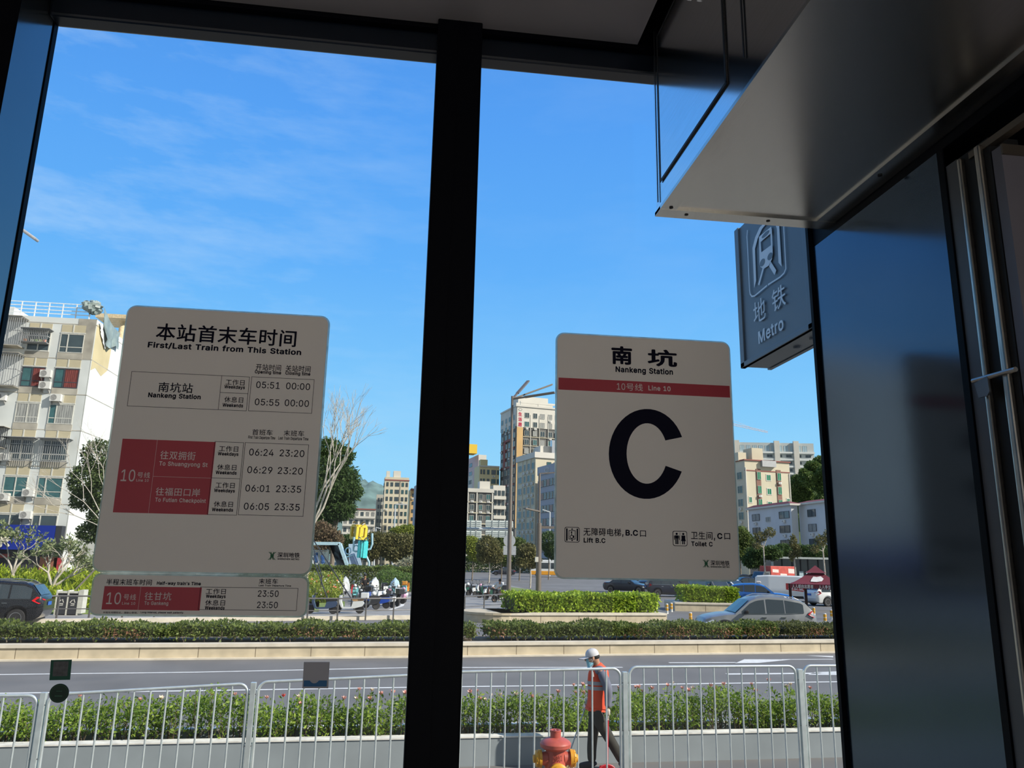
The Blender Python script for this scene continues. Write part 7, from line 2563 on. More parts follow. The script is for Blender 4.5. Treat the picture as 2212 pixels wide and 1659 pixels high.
# blue-grey block
b = Block('office_building', 'blue-grey block with horizontal window bands left of the exit sign', (1203, 1003), 172, 13, 1290, 1163, W_bg, W_bg)
b.slab('parapet', W_bg, -.25, b.LR, -.25, b.LL, -.4, 1.6)
m = MB()
h = b.zr - b.zb
ca = Vector((-.33, b.LL * .45, h - .8))
for r0, r1 in ((.62, .5), (.3, .2)):
    for i in range(16):
        q0, q1 = i * PI / 8, (i + 1) * PI / 8
        m.quad(*[(ca.x, ca.y + 2.2 * r * math.cos(q), ca.z + r * math.sin(q)) for r, q in ((r0, q0), (r0, q1), (r1, q1), (r1, q0))])
m.build('oval_emblem', W_wh, b.t)
for k in range(7):
    b.slab('dark_band', M_bdk, -.12, 0, 0, b.LL, 2.9 + 3.0 * k, 4.5 + 3.0 * k)
b.windows('l', ev(0, 1, 6, .7), rw(3.0, 3.0, 7), 1.45, M_wfr, [M_pane, M_pane, mat('pinkish curtain', (.35, .22, .20), .8)], 0, 8, depth=.2)

# group between the mullion and the tower
b = Block('apartment_building', 'pink and white tower topped by a yellow box beside the centre mullion', (1034.5, 982), 290, 11, 1060, 1000, W_pk, W_wh, lenR=3)
b.slab('yellow_box', W_yb, -6, -.6, .5, 6, -3.9, -.4)
b.slab('pink_column', W_pk, -.12, 0, 0, b.LL * .28, 0, 16)
b.slab('white_lower_wall', W_wh, -.10, 0, b.LL * .3, b.LL, 7, 28)
b.windows('l', [(.38, .55), (.75, .92)], rw(2.2, 3.3, 7), 1.5, M_dkfr, M_pane, 0, 9)
b = Block('apartment_building', 'pale yellow block behind the dark-windowed block', (1036, 1005), 262, 8, 1079, 1030, W_ye, W_ye, lenL=8)
b.slab('roof_box', W_ye, 1, b.LR * .5, 3, 6, -2.4, 0)
b.slab('white_cornice', W_wh, -.2, b.LR, -.3, 0, 0, .5)
b.windows('r', [(.05, .13), (.18, .28), (.38, .5), (.60, .82), (.88, .98)], rw(1.4, 3.1, 7), 1.6, M_dkfr, [M_pane, M_panet], .2, 10)
b = Block('apartment_building', 'dark grey block with a white grid and round air conditioners', (1010, 1059), 225, 4, 1066.5, 990, W_or, W_dk, lenL=9)
b.slab('white_cornice', W_wh, -1.2, b.LR + .1, -.4, 8, -.6, .5)
b.slab('roof_hut', W_wh, b.LR * .5, b.LR * .9, 2, 6, -3, 0)
for u in (.0, .34, .93):
    b.slab('white_pier', W_wh, b.LR * u, b.LR * u + .35, -.3, 0, .4, 22)
for k in range(7):
    b.slab('white_beam', W_cr, 0, b.LR, -.3, 0, 3.2 + 3.1 * k, 3.5 + 3.1 * k)
b.windows('r', [(.10, .26), (.44, .58), (.72, .88)], rw(1.0, 3.1, 7), 1.5, M_wfr, [M_panet, M_pane], .95, 11)
b = Block('apartment_building', 'white block with stacked balconies squeezed beside the tower', (1066, 1048), 240, 8, 1092, 1060, W_cr, W_wh, lenL=6)
for k in range(8):
    b.slab('balcony', W_wh, 0, b.LR, -1.1, 0, 3.4 + 3 * k, 4.4 + 3 * k)
b.windows('r', [(.05, .30), (.38, .62), (.70, .95)], rw(1.6, 3.0, 8), 1.6, M_dkfr, M_pane, .2, 12)

# beyond the park at the left
b = Block('apartment_tower', 'cream apartment tower with a stepped roof left of the centre mullion', (832, 1030), 330, 4, 884, 824, W_cr, W_cr, lenL=10)
b.slab('cornice', W_br, -.15, b.LR + .2, -.2, 0, 1.0, 1.5)
b.slab('roof_hut', W_wh, b.LR * .35, b.LR * .65, 1, 5, -2.8, 0)
b.slab('roof_tank', W_wh, b.LR * .05, b.LR * .2, 1, 3, -2.6, 0)
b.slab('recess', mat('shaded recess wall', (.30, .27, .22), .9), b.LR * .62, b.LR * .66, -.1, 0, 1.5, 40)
b.windows('r', [(.07, .16), (.24, .35), (.43, .60), (.70, .80), (.87, .96)], rw(2.2, 3.05, 12), 1.7, M_dkfr, [M_pane, M_panet, M_pane], .12, 14)
b.windows('l', [(.2, .8)], rw(2.2, 3.05, 12), 1.7, M_dkfr, M_pane, 0, 15)
b = Block('apartment_building', 'lower grey annex left of the cream tower', (814, 1068), 346, 4, 829, 811, W_cr, mat('grey-beige render', (.42, .40, .34), .9), lenL=5)
b.windows('r', [(.2, .45), (.6, .85)], rw(1.5, 3.05, 9), 1.6, M_dkfr, M_pane, 0, 16)
b = Block('apartment_building', 'white low block with rows of balconies behind the gift sculpture', (742, 1099), 300, 3, 812, 735, W_wh, W_wh)
b.slab('red_roof_edge', W_br, 0, b.LR, -.3, .3, -.3, .2)
b.windows('r', ev(0, 1, 6, .55), rw(1.0, 3.0, 7), 1.6, M_dkfr, [M_pane, M_curg], 0, 17)
for k in range(7):
    b.slab('balcony', W_wh, 0, b.LR, -.8, 0, 2.6 + 3 * k, 3.4 + 3 * k)
b = Block('apartment_building', 'orange block right of the cream tower', (888, 1057), 300, 6, 906, 884, W_or, W_or, lenL=6)
b.slab('cornice', W_br, -.2, b.LR, -.3, 0, -.2, .4)
b.windows('r', [(.15, .35), (.6, .85)], rw(1.6, 3.0, 8), 1.3, M_dkfr, M_pane, .3, 18)
b = Block('apartment_building', 'blue-grey block just left of the centre mullion', (903, 1046), 235, 8, 935, 899, W_bg, W_bg, lenL=8)
b.windows('r', [(.05, .25), (.4, .6), (.75, .95)], rw(1.6, 3.0, 9), 1.6, M_wfr, M_pane, .5, 19)
b.slab('green_roof_shade', M_paneg, 0, b.LR * .5, -.5, 3, -1.2, -.7)

# right side
b = Block('apartment_building', 'beige block with green glass windows right of the exit sign', (1608, 993), 190, 9, 1704.5, 1583, W_cr, W_cr, lenL=9)
b.slab('cornice', W_br, -.25, b.LR + .25, -.3, b.LL, -.15, .15)
for z in (2.6, 13.2):
    b.slab('brown_band', W_br, -.1, b.LR, -.1, 0, z, z + .25)
b.slab('roof_room', W_cr, b.LR * .27, b.LR * .52, 2, 6, -3.6, 0)
b.slab('roof_room', W_cr, -.5, b.LR * .14, 2, 5, -2.2, 0)
for u in (.24, .69):
    b.slab('window_column', mat('brown window column', (.24, .13, .10), .8), b.LR * u, b.LR * (u + .10), -.14, 0, 2.2, 24)
b.slab('glass_balcony', M_bar, b.LR * .35, b.LR * .66, -.9, 0, .0, 1.6)
b.slab('drain_pipe', W_wh, .05, .25, -.2, 0, 2, 24)
b.slab('drain_pipe', W_wh, b.LR - .3, b.LR - .1, -.2, 0, 3, 24)
rows = [3.0, 6.6, 10.0, 13.4, 16.8, 20.2]
b.windows('r', [(.255, .335), (.705, .785)], rows, 2.0, M_wfr, M_paneg, .85, 20, depth=.30)
b.windows('r', [(.47, .56)], [3.6, 7.2, 10.6, 14, 17.4], 1.5, M_wfr, M_paneg, 0, 21, surround=W_wh)
b.windows('r', [(.06, .12), (.90, .96)], [9.6, 16, 20], 1.4, M_wfr, M_paneg, 0, 22, surround=W_wh)
b.windows('l', [(.15, .4), (.6, .9)], rows, 1.9, M_wfr, M_panet, .6, 23)


def house(label, corner, D, ang, pxr, pxl, cols, seed, lenR=None):
    b = Block('house', label, corner, D, ang, pxr, pxl, W_wb, W_wb, lenR=lenR)
    m = MB()
    h = b.zr - b.zb
    e = .55
    LR, LL = b.LR, b.LL
    m.add([(-e, -e, h - .05), (LR + e, -e, h - .05), (LR + e, LL + e, h - .05), (-e, LL + e, h - .05), (LR * .3, LL * .1, h + .55), (LR * .7, LL * .1, h + .55), (LR * .7, LL * .9, h + .55), (LR * .3, LL * .9, h + .55)],
          [(3, 2, 1, 0), (0, 1, 5, 4), (1, 2, 6, 5), (2, 3, 7, 6), (3, 0, 4, 7), (4, 5, 6, 7)])
    rf = m.build('roof', W_red, b.t)
    m = MB()
    m.box(-e, LR + e, -e, LL + e, h - .45, h - .06)
    m.build('eaves', W_wh, rf)
    rg = random.Random(seed)
    b.windows('l', cols[0], rw(1.6, 3.1, 4), 1.55, M_dkfr, [M_pane, M_curg], .55, seed)
    b.windows('l', cols[1], rw(2.5, 3.1, 4), 1.1, M_wfr, M_curg, 0, seed + 1)
    for k in range(3):
        o = b.slab('window_cage', M_bar, -.5, -.46, LL * cols[0][-1][0] - .1, LL * cols[0][-1][0] - .05, 1.5 + 3.1 * k, 3.2 + 3.1 * k)
    return b


hb = house('white tiled house with maroon roof left of its twin beyond the kiosk', (1708, 1087), 160, 5, 1722, 1616, ([(.04, .26), (.72, .90)], [(.47, .57)]), 31)
hb = house('white tiled house with maroon roof cut off by the dark pillar', (1796, 1079), 150, 5, 1850, 1724.5, ([(.48, .72)], [(.06, .12)]), 33)

# pale glass complex on the hill, crane, hill
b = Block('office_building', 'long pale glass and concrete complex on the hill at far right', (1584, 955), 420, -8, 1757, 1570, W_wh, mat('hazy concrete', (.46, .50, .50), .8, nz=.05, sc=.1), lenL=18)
for k in range(6):
    b.slab('floor_slab', mat('pale slab', (.66, .69, .68), .8), 0, b.LR, -1.2, 0, 5.2 + 4 * k, 6.2 + 4 * k)
b.windows('r', [(.08 + i * .078, .08 + i * .078 + .055) for i in range(11)], [1.6], 3.4, M_bar, mat('sky-lit glazing', (.36, .48, .54), .2), 0, 41)
b.windows('r', [(.05 + i * .12, .05 + i * .12 + .07) for i in range(8)], [6.8, 10.8, 14.8, 18.8], 1.6, M_bar, M_pane, 0, 42)
for u in (.0, .50, .74):
    b.slab('stair_tower', W_wh, b.LR * u, b.LR * u + 3, -1.5, 0, -1, 26)
cr = thing('tower_crane', 'pale pink tower crane jib far behind the exit sign', 'crane', at(1540, 925, y=600))
p0, p1 = at(1510, 903, y=600), at(1659, 935, y=600)
m = MB()
n_ = 22
for k in range(n_):
    a_, b_ = p0.lerp(p1, k / n_), p0.lerp(p1, (k + 1) / n_)
    h_ = 2.2 * (1 - .5 * k / n_)
    u_ = Vector((0, 0, h_))
    m.tube([a_, b_], .18, 4)
    m.tube([a_ + u_, b_ + u_], .18, 4)
    m.tube([a_, b_ + u_], .12, 4)
    m.tube([a_, a_ + u_], .12, 4)
M_crane = mat('haze-paled pink crane steel', (.70, .58, .58), .6)  # distance haze is put into this paler steel colour
m.build('jib', M_crane, cr, local=False)
m = MB()
m.tube([p0.lerp(p1, .22) + Vector((0, 0, -200)), p0.lerp(p1, .22) + Vector((0, 0, 7))], .8, 4)
m.tube([p0.lerp(p1, .22) + Vector((0, 0, 7)), p0.lerp(p1, .75) + Vector((0, 0, 1.5))], .1, 4)
m.build('mast', M_crane, cr, local=False)


def hill(label, prof, D, depth, mtl, seed):
    """ridge whose skyline passes the given photo points"""
    rh = random.Random(seed)
    pts = [at(px, py, y=D) for px, py in prof]
    xs_, zs_ = [p.x for p in pts], [p.z for p in pts]
    vs, fs = [], []
    nu, nv = 90, 16
    for i in range(nu + 1):
        x = xs_[0] + (xs_[-1] - xs_[0]) * i / nu
        z = float(np.interp(x, xs_, zs_)) + rh.uniform(-.012, .012) * D * .08
        for j in range(nv + 1):
            v = j / nv
            k = math.sin(v * PI) ** 1.2
            vs.append((x, D + (v - .5) * depth, GZ + (z - GZ) * k + rh.uniform(-.02, .02) * D * .10 * k))
    for i in range(nu):
        for j in range(nv):
            fs.append((i * (nv + 1) + j, (i + 1) * (nv + 1) + j, (i + 1) * (nv + 1) + j + 1, i * (nv + 1) + j + 1))
    m = MB()
    m.add(vs, fs)
    o = m.build('hill', mtl, None, smooth=3.1)
    o['kind'] = 'structure'
    return o


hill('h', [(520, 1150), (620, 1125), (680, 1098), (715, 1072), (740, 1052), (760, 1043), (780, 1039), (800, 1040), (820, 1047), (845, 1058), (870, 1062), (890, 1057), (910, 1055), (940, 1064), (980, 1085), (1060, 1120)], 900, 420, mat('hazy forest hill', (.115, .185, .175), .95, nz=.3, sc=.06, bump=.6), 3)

# ------------------------------------------------------------------ trees
L_dk = leaf_mat('dark tree leaves', (.065, .115, .032))
L_md = leaf_mat('mid tree leaves', (.13, .18, .05))
L_ol = leaf_mat('olive tree leaves', (.17, .165, .065))
L_yg = leaf_mat('yellow-green tree leaves', (.25, .30, .05))
L_br = leaf_mat('brownish leaves', (.20, .15, .09))
M_bark = mat('grey bark', (.20, .165, .125), .9, nz=.3, sc=4)
M_barkp = mat('pale bark', (.46, .42, .36), .85, nz=.25, sc=4)


def tree(name, label, px, base_py, D, crown, lm, n, size, bark=M_bark, r=.12, seed=1, group=None, forks=3, up=.2):
    """crown: ellipsoids (px, py, rx px, ry px) on the photo at distance D; depth like width"""
    g0 = at(px, base_py, y=D)
    g0.z = GZ
    t = thing(name, label, 'tree', g0, 0, group)
    rt_ = random.Random(seed)
    k = D * 1.03 / FPX
    bl_ = []
    for cx_, cy_, rx, ry in crown:
        c = at(cx_, cy_, y=D)
        bl_.append((c.x, c.y + rt_.uniform(-.3, .3) * rx * k, c.z, rx * k, rx * k * .8, ry * k))
    m = MB()
    top = max(bl_, key=lambda q: q[2])
    low = min(q[2] - q[5] for q in bl_)
    fork = Vector((g0.x, g0.y, max(low + .2, GZ + .8)))
    m.tube([g0, g0.lerp(fork, .5) + Vector((.05, 0, 0)), fork], [r, r * .85, r * .75], 8)
    for q in bl_:
        m.tube([fork, fork.lerp(Vector(q[:3]), .55) + Vector((0, 0, q[5] * .2)), Vector(q[:3]) + Vector((0, 0, q[5] * .3))], [r * .55, r * .4, r * .15], 6)
        for j in range(forks):
            e = Vector(q[:3]) + Vector((rt_.uniform(-.7, .7) * q[3], rt_.uniform(-.7, .7) * q[4], rt_.uniform(-.1, .8) * q[5]))
            m.tube([fork.lerp(Vector(q[:3]), rt_.uniform(.5, .95)), e], [r * .25, r * .08], 5)
    m.build('trunk', bark, t, local=False)
    leaf_mesh('crown', cloud(bl_, int(n * 2.5), seed), size * .5, lm, t, seed, .5 if up >= 0 else .28, up)
    return t


def bare(name, label, base, D, dirs, ln, r, depth, seed, bark=M_barkp, leaf=None, spread=.55, nleaf=0, lsize=.3, ratio=.68):
    g0 = at(*base, y=D)
    t = thing(name, label, 'tree', (g0.x, g0.y, GZ))
    rt_ = random.Random(seed)
    m = MB()
    tips = []
    m.tube([(g0.x, g0.y, GZ), g0], [r * 1.15, r], 8)
    for d in dirs:
        branch(m, g0, d, ln, r * .75, depth, rt_, spread, tips, ratio=ratio)
    m.build('branches', bark, t, smooth=.8, local=False)
    if leaf:
        pts = []
        for e in tips:
            for j in range(nleaf):
                pts.append((e.x + rt_.gauss(0, lsize * .35), e.y + rt_.gauss(0, lsize * .35), e.z + rt_.gauss(0, lsize * .25)))
        leaf_mesh('leaf_clusters', pts, lsize, leaf, t, seed, .34, .5)
    return t


tree('tree', 'dark bushy tree against the gable of the white block', 225, 1290, 58, [(215, 985, 32, 32), (190, 1040, 34, 34), (230, 1060, 34, 40), (180, 1078, 26, 22), (235, 1120, 40, 34), (200, 1150, 30, 20)], leaf_mat('dusky tree leaves', (.09, .13, .045)), 5200, .42, seed=41, r=.16)
bare('tree', 'leafless pale-twigged tree rising left of the timetable sign', (232, 1145), 53, [(-.7, .1, .7), (-.5, -.2, 1), (-.9, .2, .35), (-.2, .1, 1)], 2.5, .05, 4, 12, spread=.5)
bare('tree', 'frangipani with sparse leaf tufts in front of the blue shop sign', (114, 1268), 44, [(-.5, .1, 1), (.45, .0, 1), (.1, .3, 1), (.75, .1, .6)], .80, .10, 4, 14, M_barkp, leaf_mat('frangipani leaves', (.21, .25, .12)), .62, 5, .26, .74)
bare('tree', 'second frangipani with sparse leaves at the left photo edge', (28, 1240), 47, [(-.5, .1, .9), (.5, .1, 1), (.1, .0, 1)], .85, .09, 4, 15, M_barkp, leaf_mat('frangipani leaves', (.21, .25, .12)), .62, 5, .26, .74)
tree('tree', 'tall feathery dark green tree right of the timetable sign', 715, 1235, 88, [(705, 972, 34, 24), (735, 985, 28, 22), (700, 1010, 45, 30), (740, 1030, 34, 26), (700, 1055, 50, 30), (752, 1060, 28, 22), (705, 1095, 45, 32), (740, 1100, 26, 20), (690, 1130, 30, 24)], L_dk, 13000, .85, seed=51, r=.3, up=-.5)
bare('tree', 'leafless white-barked tree leaning out from behind the timetable sign', (672, 1140), 60, [(.30, .1, 1), (.42, .0, 1), (.2, .2, 1)], 3.1, .13, 5, 19, spread=.45, ratio=.74)
tree('tree', 'brown-leaved thin tree under the feathery tree', 690, 1236, 80, [(690, 1150, 26, 22), (715, 1165, 24, 20), (680, 1180, 24, 24)], L_br, 2600, .5, seed=53, r=.1)
for k, (px, cr_, lb, lm) in enumerate(((752, [(752, 1175, 24, 16), (735, 1190, 20, 14)], 'dark round tree behind the blue sculptures', L_dk), (812, [(812, 1172, 26, 20), (800, 1190, 24, 18)], 'olive round park tree just right of the gift sculpture', L_ol), (842, [(842, 1178, 28, 24), (855, 1195, 22, 16)], 'olive spreading park tree in the middle of the park row', L_ol), (876, [(876, 1180, 26, 24), (890, 1196, 24, 18)], 'olive park tree next to the centre mullion', L_ol), (866, [(862, 1152, 20, 12), (882, 1150, 22, 14), (900, 1156, 18, 14)], 'fresh green tree behind the olive park trees', L_yg))):
    tree('tree', lb, px, 1238, 125 + 6 * (k == 4) * 3, cr_, lm, 3600, .75, seed=60 + k, r=.2, group='round trees of the park')
for k, (px, bp, cr_, lb, lm, D) in enumerate(((1020, 1240, [(1015, 1178, 20, 18), (1030, 1195, 20, 16)], 'yellow-green street tree next to the centre mullion', L_yg, 108), (1056, 1262, [(1054, 1182, 24, 22), (1070, 1200, 18, 16), (1046, 1202, 16, 14)], 'olive street tree left of the triple lamp pole', L_ol, 100), (1083, 1240, [(1082, 1178, 16, 20), (1092, 1205, 14, 14)], 'small street tree behind the triple lamp pole', L_md, 112),
                                              (1122, 1240, [(1118, 1178, 18, 16), (1132, 1195, 18, 18)], 'street tree with pink blossom right of the triple lamp pole', L_md, 112), (1145, 1275, [(1140, 1192, 20, 16), (1150, 1212, 18, 14), (1128, 1214, 14, 10)], 'thin olive street tree by the second lamp pole', L_ol, 84), (1185, 1240, [(1184, 1170, 22, 20), (1196, 1190, 20, 18)], 'dark street tree behind the second lamp pole', L_dk, 120))):
    tree('tree', lb, px, bp, D, cr_, lm, 2100, .55, M_barkp if k in (1, 4) else M_bark, .10, 80 + k, 'street trees along the far road')
m = MB()
t = thing('hedge', 'dark clipped hedge along the far side of the road', 'hedge', at(1100, 1240, y=178))
a, b_ = at(1000, 1240, y=178), at(1095, 1240, y=178)
leaf_mesh('foliage', hedge_pts(([Vector((a.x - 4, 178, 0)), Vector((b_.x + 8, 180, 0))], 2.5), GZ, GZ + 3.2, 14000, 91, .25), .42, L_dk, t, 91)
t = thing('hedge', 'long trimmed hedge in front of the gift sculptures', 'hedge', at(790, 1245, y=72))
a, b_ = at(672, 1245, y=72), at(915, 1245, y=72)
leaf_mesh('foliage', hedge_pts(([Vector((a.x - 6, 72, 0)), Vector((b_.x + 3, 75, 0))], 2.4), GZ, GZ + 1.95, 22000, 92, .15), .22, L_md, t, 92)
t = thing('shrub', 'green rounded shrub behind the pale blue covered scooter', 'shrub', at(838, 1280, y=69))
c = at(842, 1262, y=69)
leaf_mesh('foliage', cloud([(c.x, 69, GZ + .9, 1.3, .9, 1.05), (c.x + 1.4, 69.5, GZ + .75, 1.1, .8, .85), (c.x - .6, 69, GZ + .6, 1.1, .8, .75)], 7000, 93, .6), .13, leaf_mat('green shrub leaves', (.12, .21, .05)), t, 93)
t = thing('shrub', 'pale silvery shrub at the foot of the park trees', 'shrub', at(885, 1225, y=100))
c = at(888, 1217, y=100)
leaf_mesh('foliage', cloud([(c.x, 100, c.z - .6, 1.8, 1.4, 1.3), (c.x + 1.5, 100, c.z - .3, 1.2, 1.2, 1.0)], 1500, 94, .6), .4, leaf_mat('silvery leaves', (.33, .33, .22)), t, 94)
# strap-leaved bed and flower bed
t = thing('shrub_bed', 'bed of bright yellow-green strap-leaved plants in front of the white block', 'plants', at(100, 1290, y=46), kind='stuff')
rs = np.random.default_rng(5)
pts = []
x0_, x1_ = at(-20, 1280, y=46).x, at(212, 1280, y=46).x
for k in range(15000):
    y = 41.5 + rs.random() * 9
    pts.append((x0_ * y / 46 * 1.05 + rs.random() * (x1_ - x0_ * 1.05) * y / 46, y, GZ + .15 + rs.random() * (.55 + (y - 41.5) * .13)))
leaf_mesh('foliage', pts, .36, leaf_mat('strap leaves', (.30, .38, .03), .4), t, 5, .24, .7)
t = thing('shrub_bed', 'flower bed with orange and white blooms left of the scooters', 'plants', at(700, 1275, y=52), kind='stuff')
pts = []
for k in range(9000):
    y = 50 + rs.random() * 10
    x0_, x1_ = at(664, 1275, y=y).x, at(738, 1275, y=y).x
    pts.append((x0_ + rs.random() * (x1_ - x0_), y, GZ + .1 + rs.random() * (.7 + (y - 50) * .10)))
leaf_mesh('foliage', pts, .17, leaf_mat('bed leaves', (.25, .31, .05), .4), t, 6, .4, .5)
q = [p for p in pts if rs.random() < .03]
leaf_mesh('orange_blooms', [(p[0], p[1], p[2] + .12) for p in q[::2]], .13, leaf_mat('orange petals', (.75, .25, .12)), t, 7, 1.0, .8)
leaf_mesh('white_blooms', [(p[0], p[1], p[2] + .12) for p in q[1::2]], .12, leaf_mat('white petals', (.75, .75, .65)), t, 8, 1.0, .8)
m = MB()
for px0, px1, y0_, y1_ in ((664, 745, 46, 52), (205, 690, 43, 60), (106, 205, 39.5, 43)):
    pts = [at(px0, 1300, y=y0_), at(px1, 1300, y=y0_), at(px1, 1300, y=y1_), at(px0, 1300, y=y1_)]
    m.prism([(p.x, p.y, GZ + .02) for p in pts], (0, 0, .05))
struct('lawn', m, M_grass)

# right-hand trees, wooded slope
hill('slope', [(1600, 1160), (1660, 1110), (1700, 1075), (1730, 1052), (1760, 1036), (1800, 1022), (1900, 1000)], 312, 60, mat('leafy slope', (.08, .12, .035), .95, nz=.3, sc=.3), 5)
t = thing('tree_bank', 'dense green wooded slope below the glass complex at far right', 'trees', at(1740, 1060, y=300), kind='stuff')
bl_ = []
rt = random.Random(9)
for px, py, r_ in ((1710, 1055, 14), (1725, 1040, 16), (1745, 1035, 18), (1765, 1030, 18), (1785, 1022, 20), (1735, 1065, 18), (1760, 1060, 20), (1785, 1055, 22), (1712, 1075, 14), (1750, 1085, 20), (1780, 1085, 20), (1755, 1010, 16), (1775, 1000, 18), (1795, 1000, 18), (1765, 1018, 14), (1735, 1020, 8)):
    c = at(px, py, y=300 + rt.uniform(-10, 10))
    k = 300 / FPX * r_
    bl_.append((c.x, c.y, c.z, k, k, k * .85))
leaf_mesh('foliage', cloud(bl_, 42000, 9, .75), .80, leaf_mat('bank leaves', (.12, .185, .05)), t, 9, .6)
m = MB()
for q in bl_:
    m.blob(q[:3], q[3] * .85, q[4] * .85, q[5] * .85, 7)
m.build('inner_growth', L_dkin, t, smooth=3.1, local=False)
for k, (px, bp, D, cr_, lb, lm, n) in enumerate(((1600, 1250, 118, [(1598, 1155, 18, 16), (1612, 1170, 18, 18), (1600, 1190, 22, 20), (1622, 1198, 20, 16)], 'dark tree right beside the exit sign edge', L_md, 3000), (1640, 1250, 111, [(1640, 1195, 26, 14), (1665, 1195, 22, 14), (1630, 1212, 24, 14)], 'broad tree left of the dark kiosk', L_dk, 3000),
                                                 (1700, 1250, 141, [(1690, 1190, 26, 14), (1720, 1190, 26, 14), (1750, 1192, 28, 14), (1780, 1192, 24, 14)], 'row of dark bushes behind the dark kiosk roof', L_dk, 4200))):
    tree('tree', lb, px, bp, D, cr_, lm, n, .7, seed=100 + k, r=.18)
for k, (px, bp, D, cr_, lb) in enumerate(((1653, 1258, 92, [(1644, 1160, 14, 10), (1662, 1150, 12, 10), (1635, 1178, 10, 8)], 'slim pale young tree with sparse crown left of the kiosk'), (1719, 1260, 90, [(1714, 1172, 8, 16), (1722, 1190, 8, 14), (1712, 1200, 8, 10)], 'slim young tree in front of the kiosk middle'), (1782, 1252, 88, [(1772, 1168, 12, 12), (1790, 1160, 12, 14), (1760, 1186, 10, 8)], 'slim young tree next to the dark pillar'))):
    tree('tree', lb, px, bp, D, cr_, L_ol, 420, .5, M_barkp, .11, 110 + k, 'young trees by the kiosk', forks=5)
t = thing('hedge', 'low green hedge beside the parked cars right of the exit sign', 'hedge', at(1620, 1250, y=105))
a, b_ = at(1590, 1250, y=105), at(1660, 1250, y=105)
leaf_mesh('foliage', hedge_pts(([Vector((a.x, 118, 0)), Vector((b_.x, 119, 0))], 2), GZ, GZ + 1.3, 5000, 95, .15), .25, L_md, t, 95)

# ------------------------------------------------------------------ street furniture
M_pole = mat('brown-grey painted pole', (.17, .145, .125), .5, .3, .08)
M_polew = mat('pale grey pole', (.55, .58, .60), .5, .3)


def arm(mb, a, b, w, h):
    a, b = Vector(a), Vector(b)
    d = (b - a).normalized()
    s = d.cross(Vector((0, 0, 1))).normalized() * w / 2
    u = s.cross(d).normalized() * h / 2
    vs = [p + i * s + j * u for p in (a, b) for i, j in ((-1, -1), (1, -1), (1, 1), (-1, 1))]
    mb.add(vs, [(3, 2, 1, 0), (4, 5, 6, 7), (0, 1, 5, 4), (1, 2, 6, 5), (2, 3, 7, 6), (3, 0, 4, 7)])


D = 51.0
g0 = at(1098, 1308, y=D)
tz = at(1107, 862, y=D).z
t = thing('street_lamp', 'tall brown street lamp with three fanned blade heads', 'street lamp', (g0.x, D, GZ))
m = MB()
m.tube([(g0.x, D, GZ), (g0.x, D, GZ + 5), (g0.x, D, tz + .2)], [.155, .135, .085], 14)
m.build('pole', M_pole, t, smooth=1, local=False)
m = MB()
m.lathe([(.26, GZ), (.26, GZ + .05), (.17, GZ + .10)], 16, 0, Matrix.Translation((g0.x, D, 0)))
m.build('base_plate', M_pole, t, local=False)
for p, dd in (((1141, 823), 2.2), ((1192, 831), .6), ((1198, 848), -1.2)):
    m = MB()
    e = at(*p, y=D + dd)
    arm(m, (g0.x, D, tz), Vector((g0.x, D, tz)).lerp(e, .35), .12, .10)
    arm(m, Vector((g0.x, D, tz)).lerp(e, .3), e, .22 if dd > 2 else .30, .10)
    m.build('lamp_head', M_pole, t, local=False)
D = 74.0
g0 = at(1163, 1278, y=D)
t = thing('street_lamp', 'second brown lamp pole with a white box left of the exit sign', 'street lamp', (g0.x, D, GZ))
tz = at(1166, 1023, y=D).z
m = MB()
zm = at(1165, 1130, y=D).z
m.tube([(g0.x, D, GZ), (g0.x, D, zm), (g0.x, D, zm + .02), (g0.x, D, tz)], [.27, .25, .13, .10], 12)
m.build('pole', M_pole, t, smooth=.6, local=False)
m = MB()
arm(m, (g0.x, D, at(1165, 1139, y=D).z), at(1215, 1140, y=D), .22, .24)
arm(m, (g0.x, D, tz), at(1212, 1020, y=D), .12, .10)
arm(m, (g0.x, D, at(1163, 1105, y=D).z), at(1133, 1098, y=D - 1), .4, .12)
m.build('bracket_arm', M_pole, t, local=False)
m = MB()
a, b_ = at(1155, 1203, y=D), at(1161.5, 1214, y=D)
m.box(a.x, b_.x, D - .4, D - .1, b_.z, a.z)
m.build('control_box', W_wh, t, local=False)
for px, tpy, bpy_, D, hd_, lb in ((851, 1089, 1156, 165, (880, 1090), 'white lamp post with one arm in front of the cream tower'), (811, 1139, 1160, 175, (823, 1142), 'short white lamp post behind the gift sculpture'), (1187, 1106, 1200, 150, (1172, 1101), 'pale lamp post with a curved arm beside the exit sign')):
    t = thing('street_lamp', lb, 'street lamp', (at(px, bpy_, y=D).x, D, GZ))
    x = at(px, bpy_, y=D).x
    m = MB()
    m.tube([(x, D, GZ), (x, D, at(px, tpy, y=D).z)], [.22, .14], 8)
    m.build('pole', M_polew, t, smooth=1, local=False)
    m = MB()
    arm(m, (x, D, at(px, tpy, y=D).z), at(*hd_, y=D), .4, .2)
    m.build('lamp_arm', M_polew, t, local=False)
D = 30.0
t = thing('street_lamp', 'street lamp head poking out beside the left jamb in the sky', 'street lamp', (at(-70, 900, y=D).x, D, GZ))
a, b_ = at(40, 492, y=D), at(78, 517, y=D)
x = at(-70, 900, y=D).x
m = MB()
m.tube([(x, D, GZ), (x, D, at(-20, 480, y=D).z - .4), (x + .3, D, at(0, 470, y=D).z), a], [.11, .08, .06, .05], 8)
m.build('pole', M_polew, t, smooth=1, local=False)
m = MB()
M = Matrix.Translation((a + b_) / 2) @ Matrix.Rotation(.58, 4, 'Y')
m.cbox(-.46, .46, -.16, .16, -.05, .06, .04, 0, M)
m.build('lamp_head', mat('grey lamp head', (.42, .42, .43), .5), t, local=False)

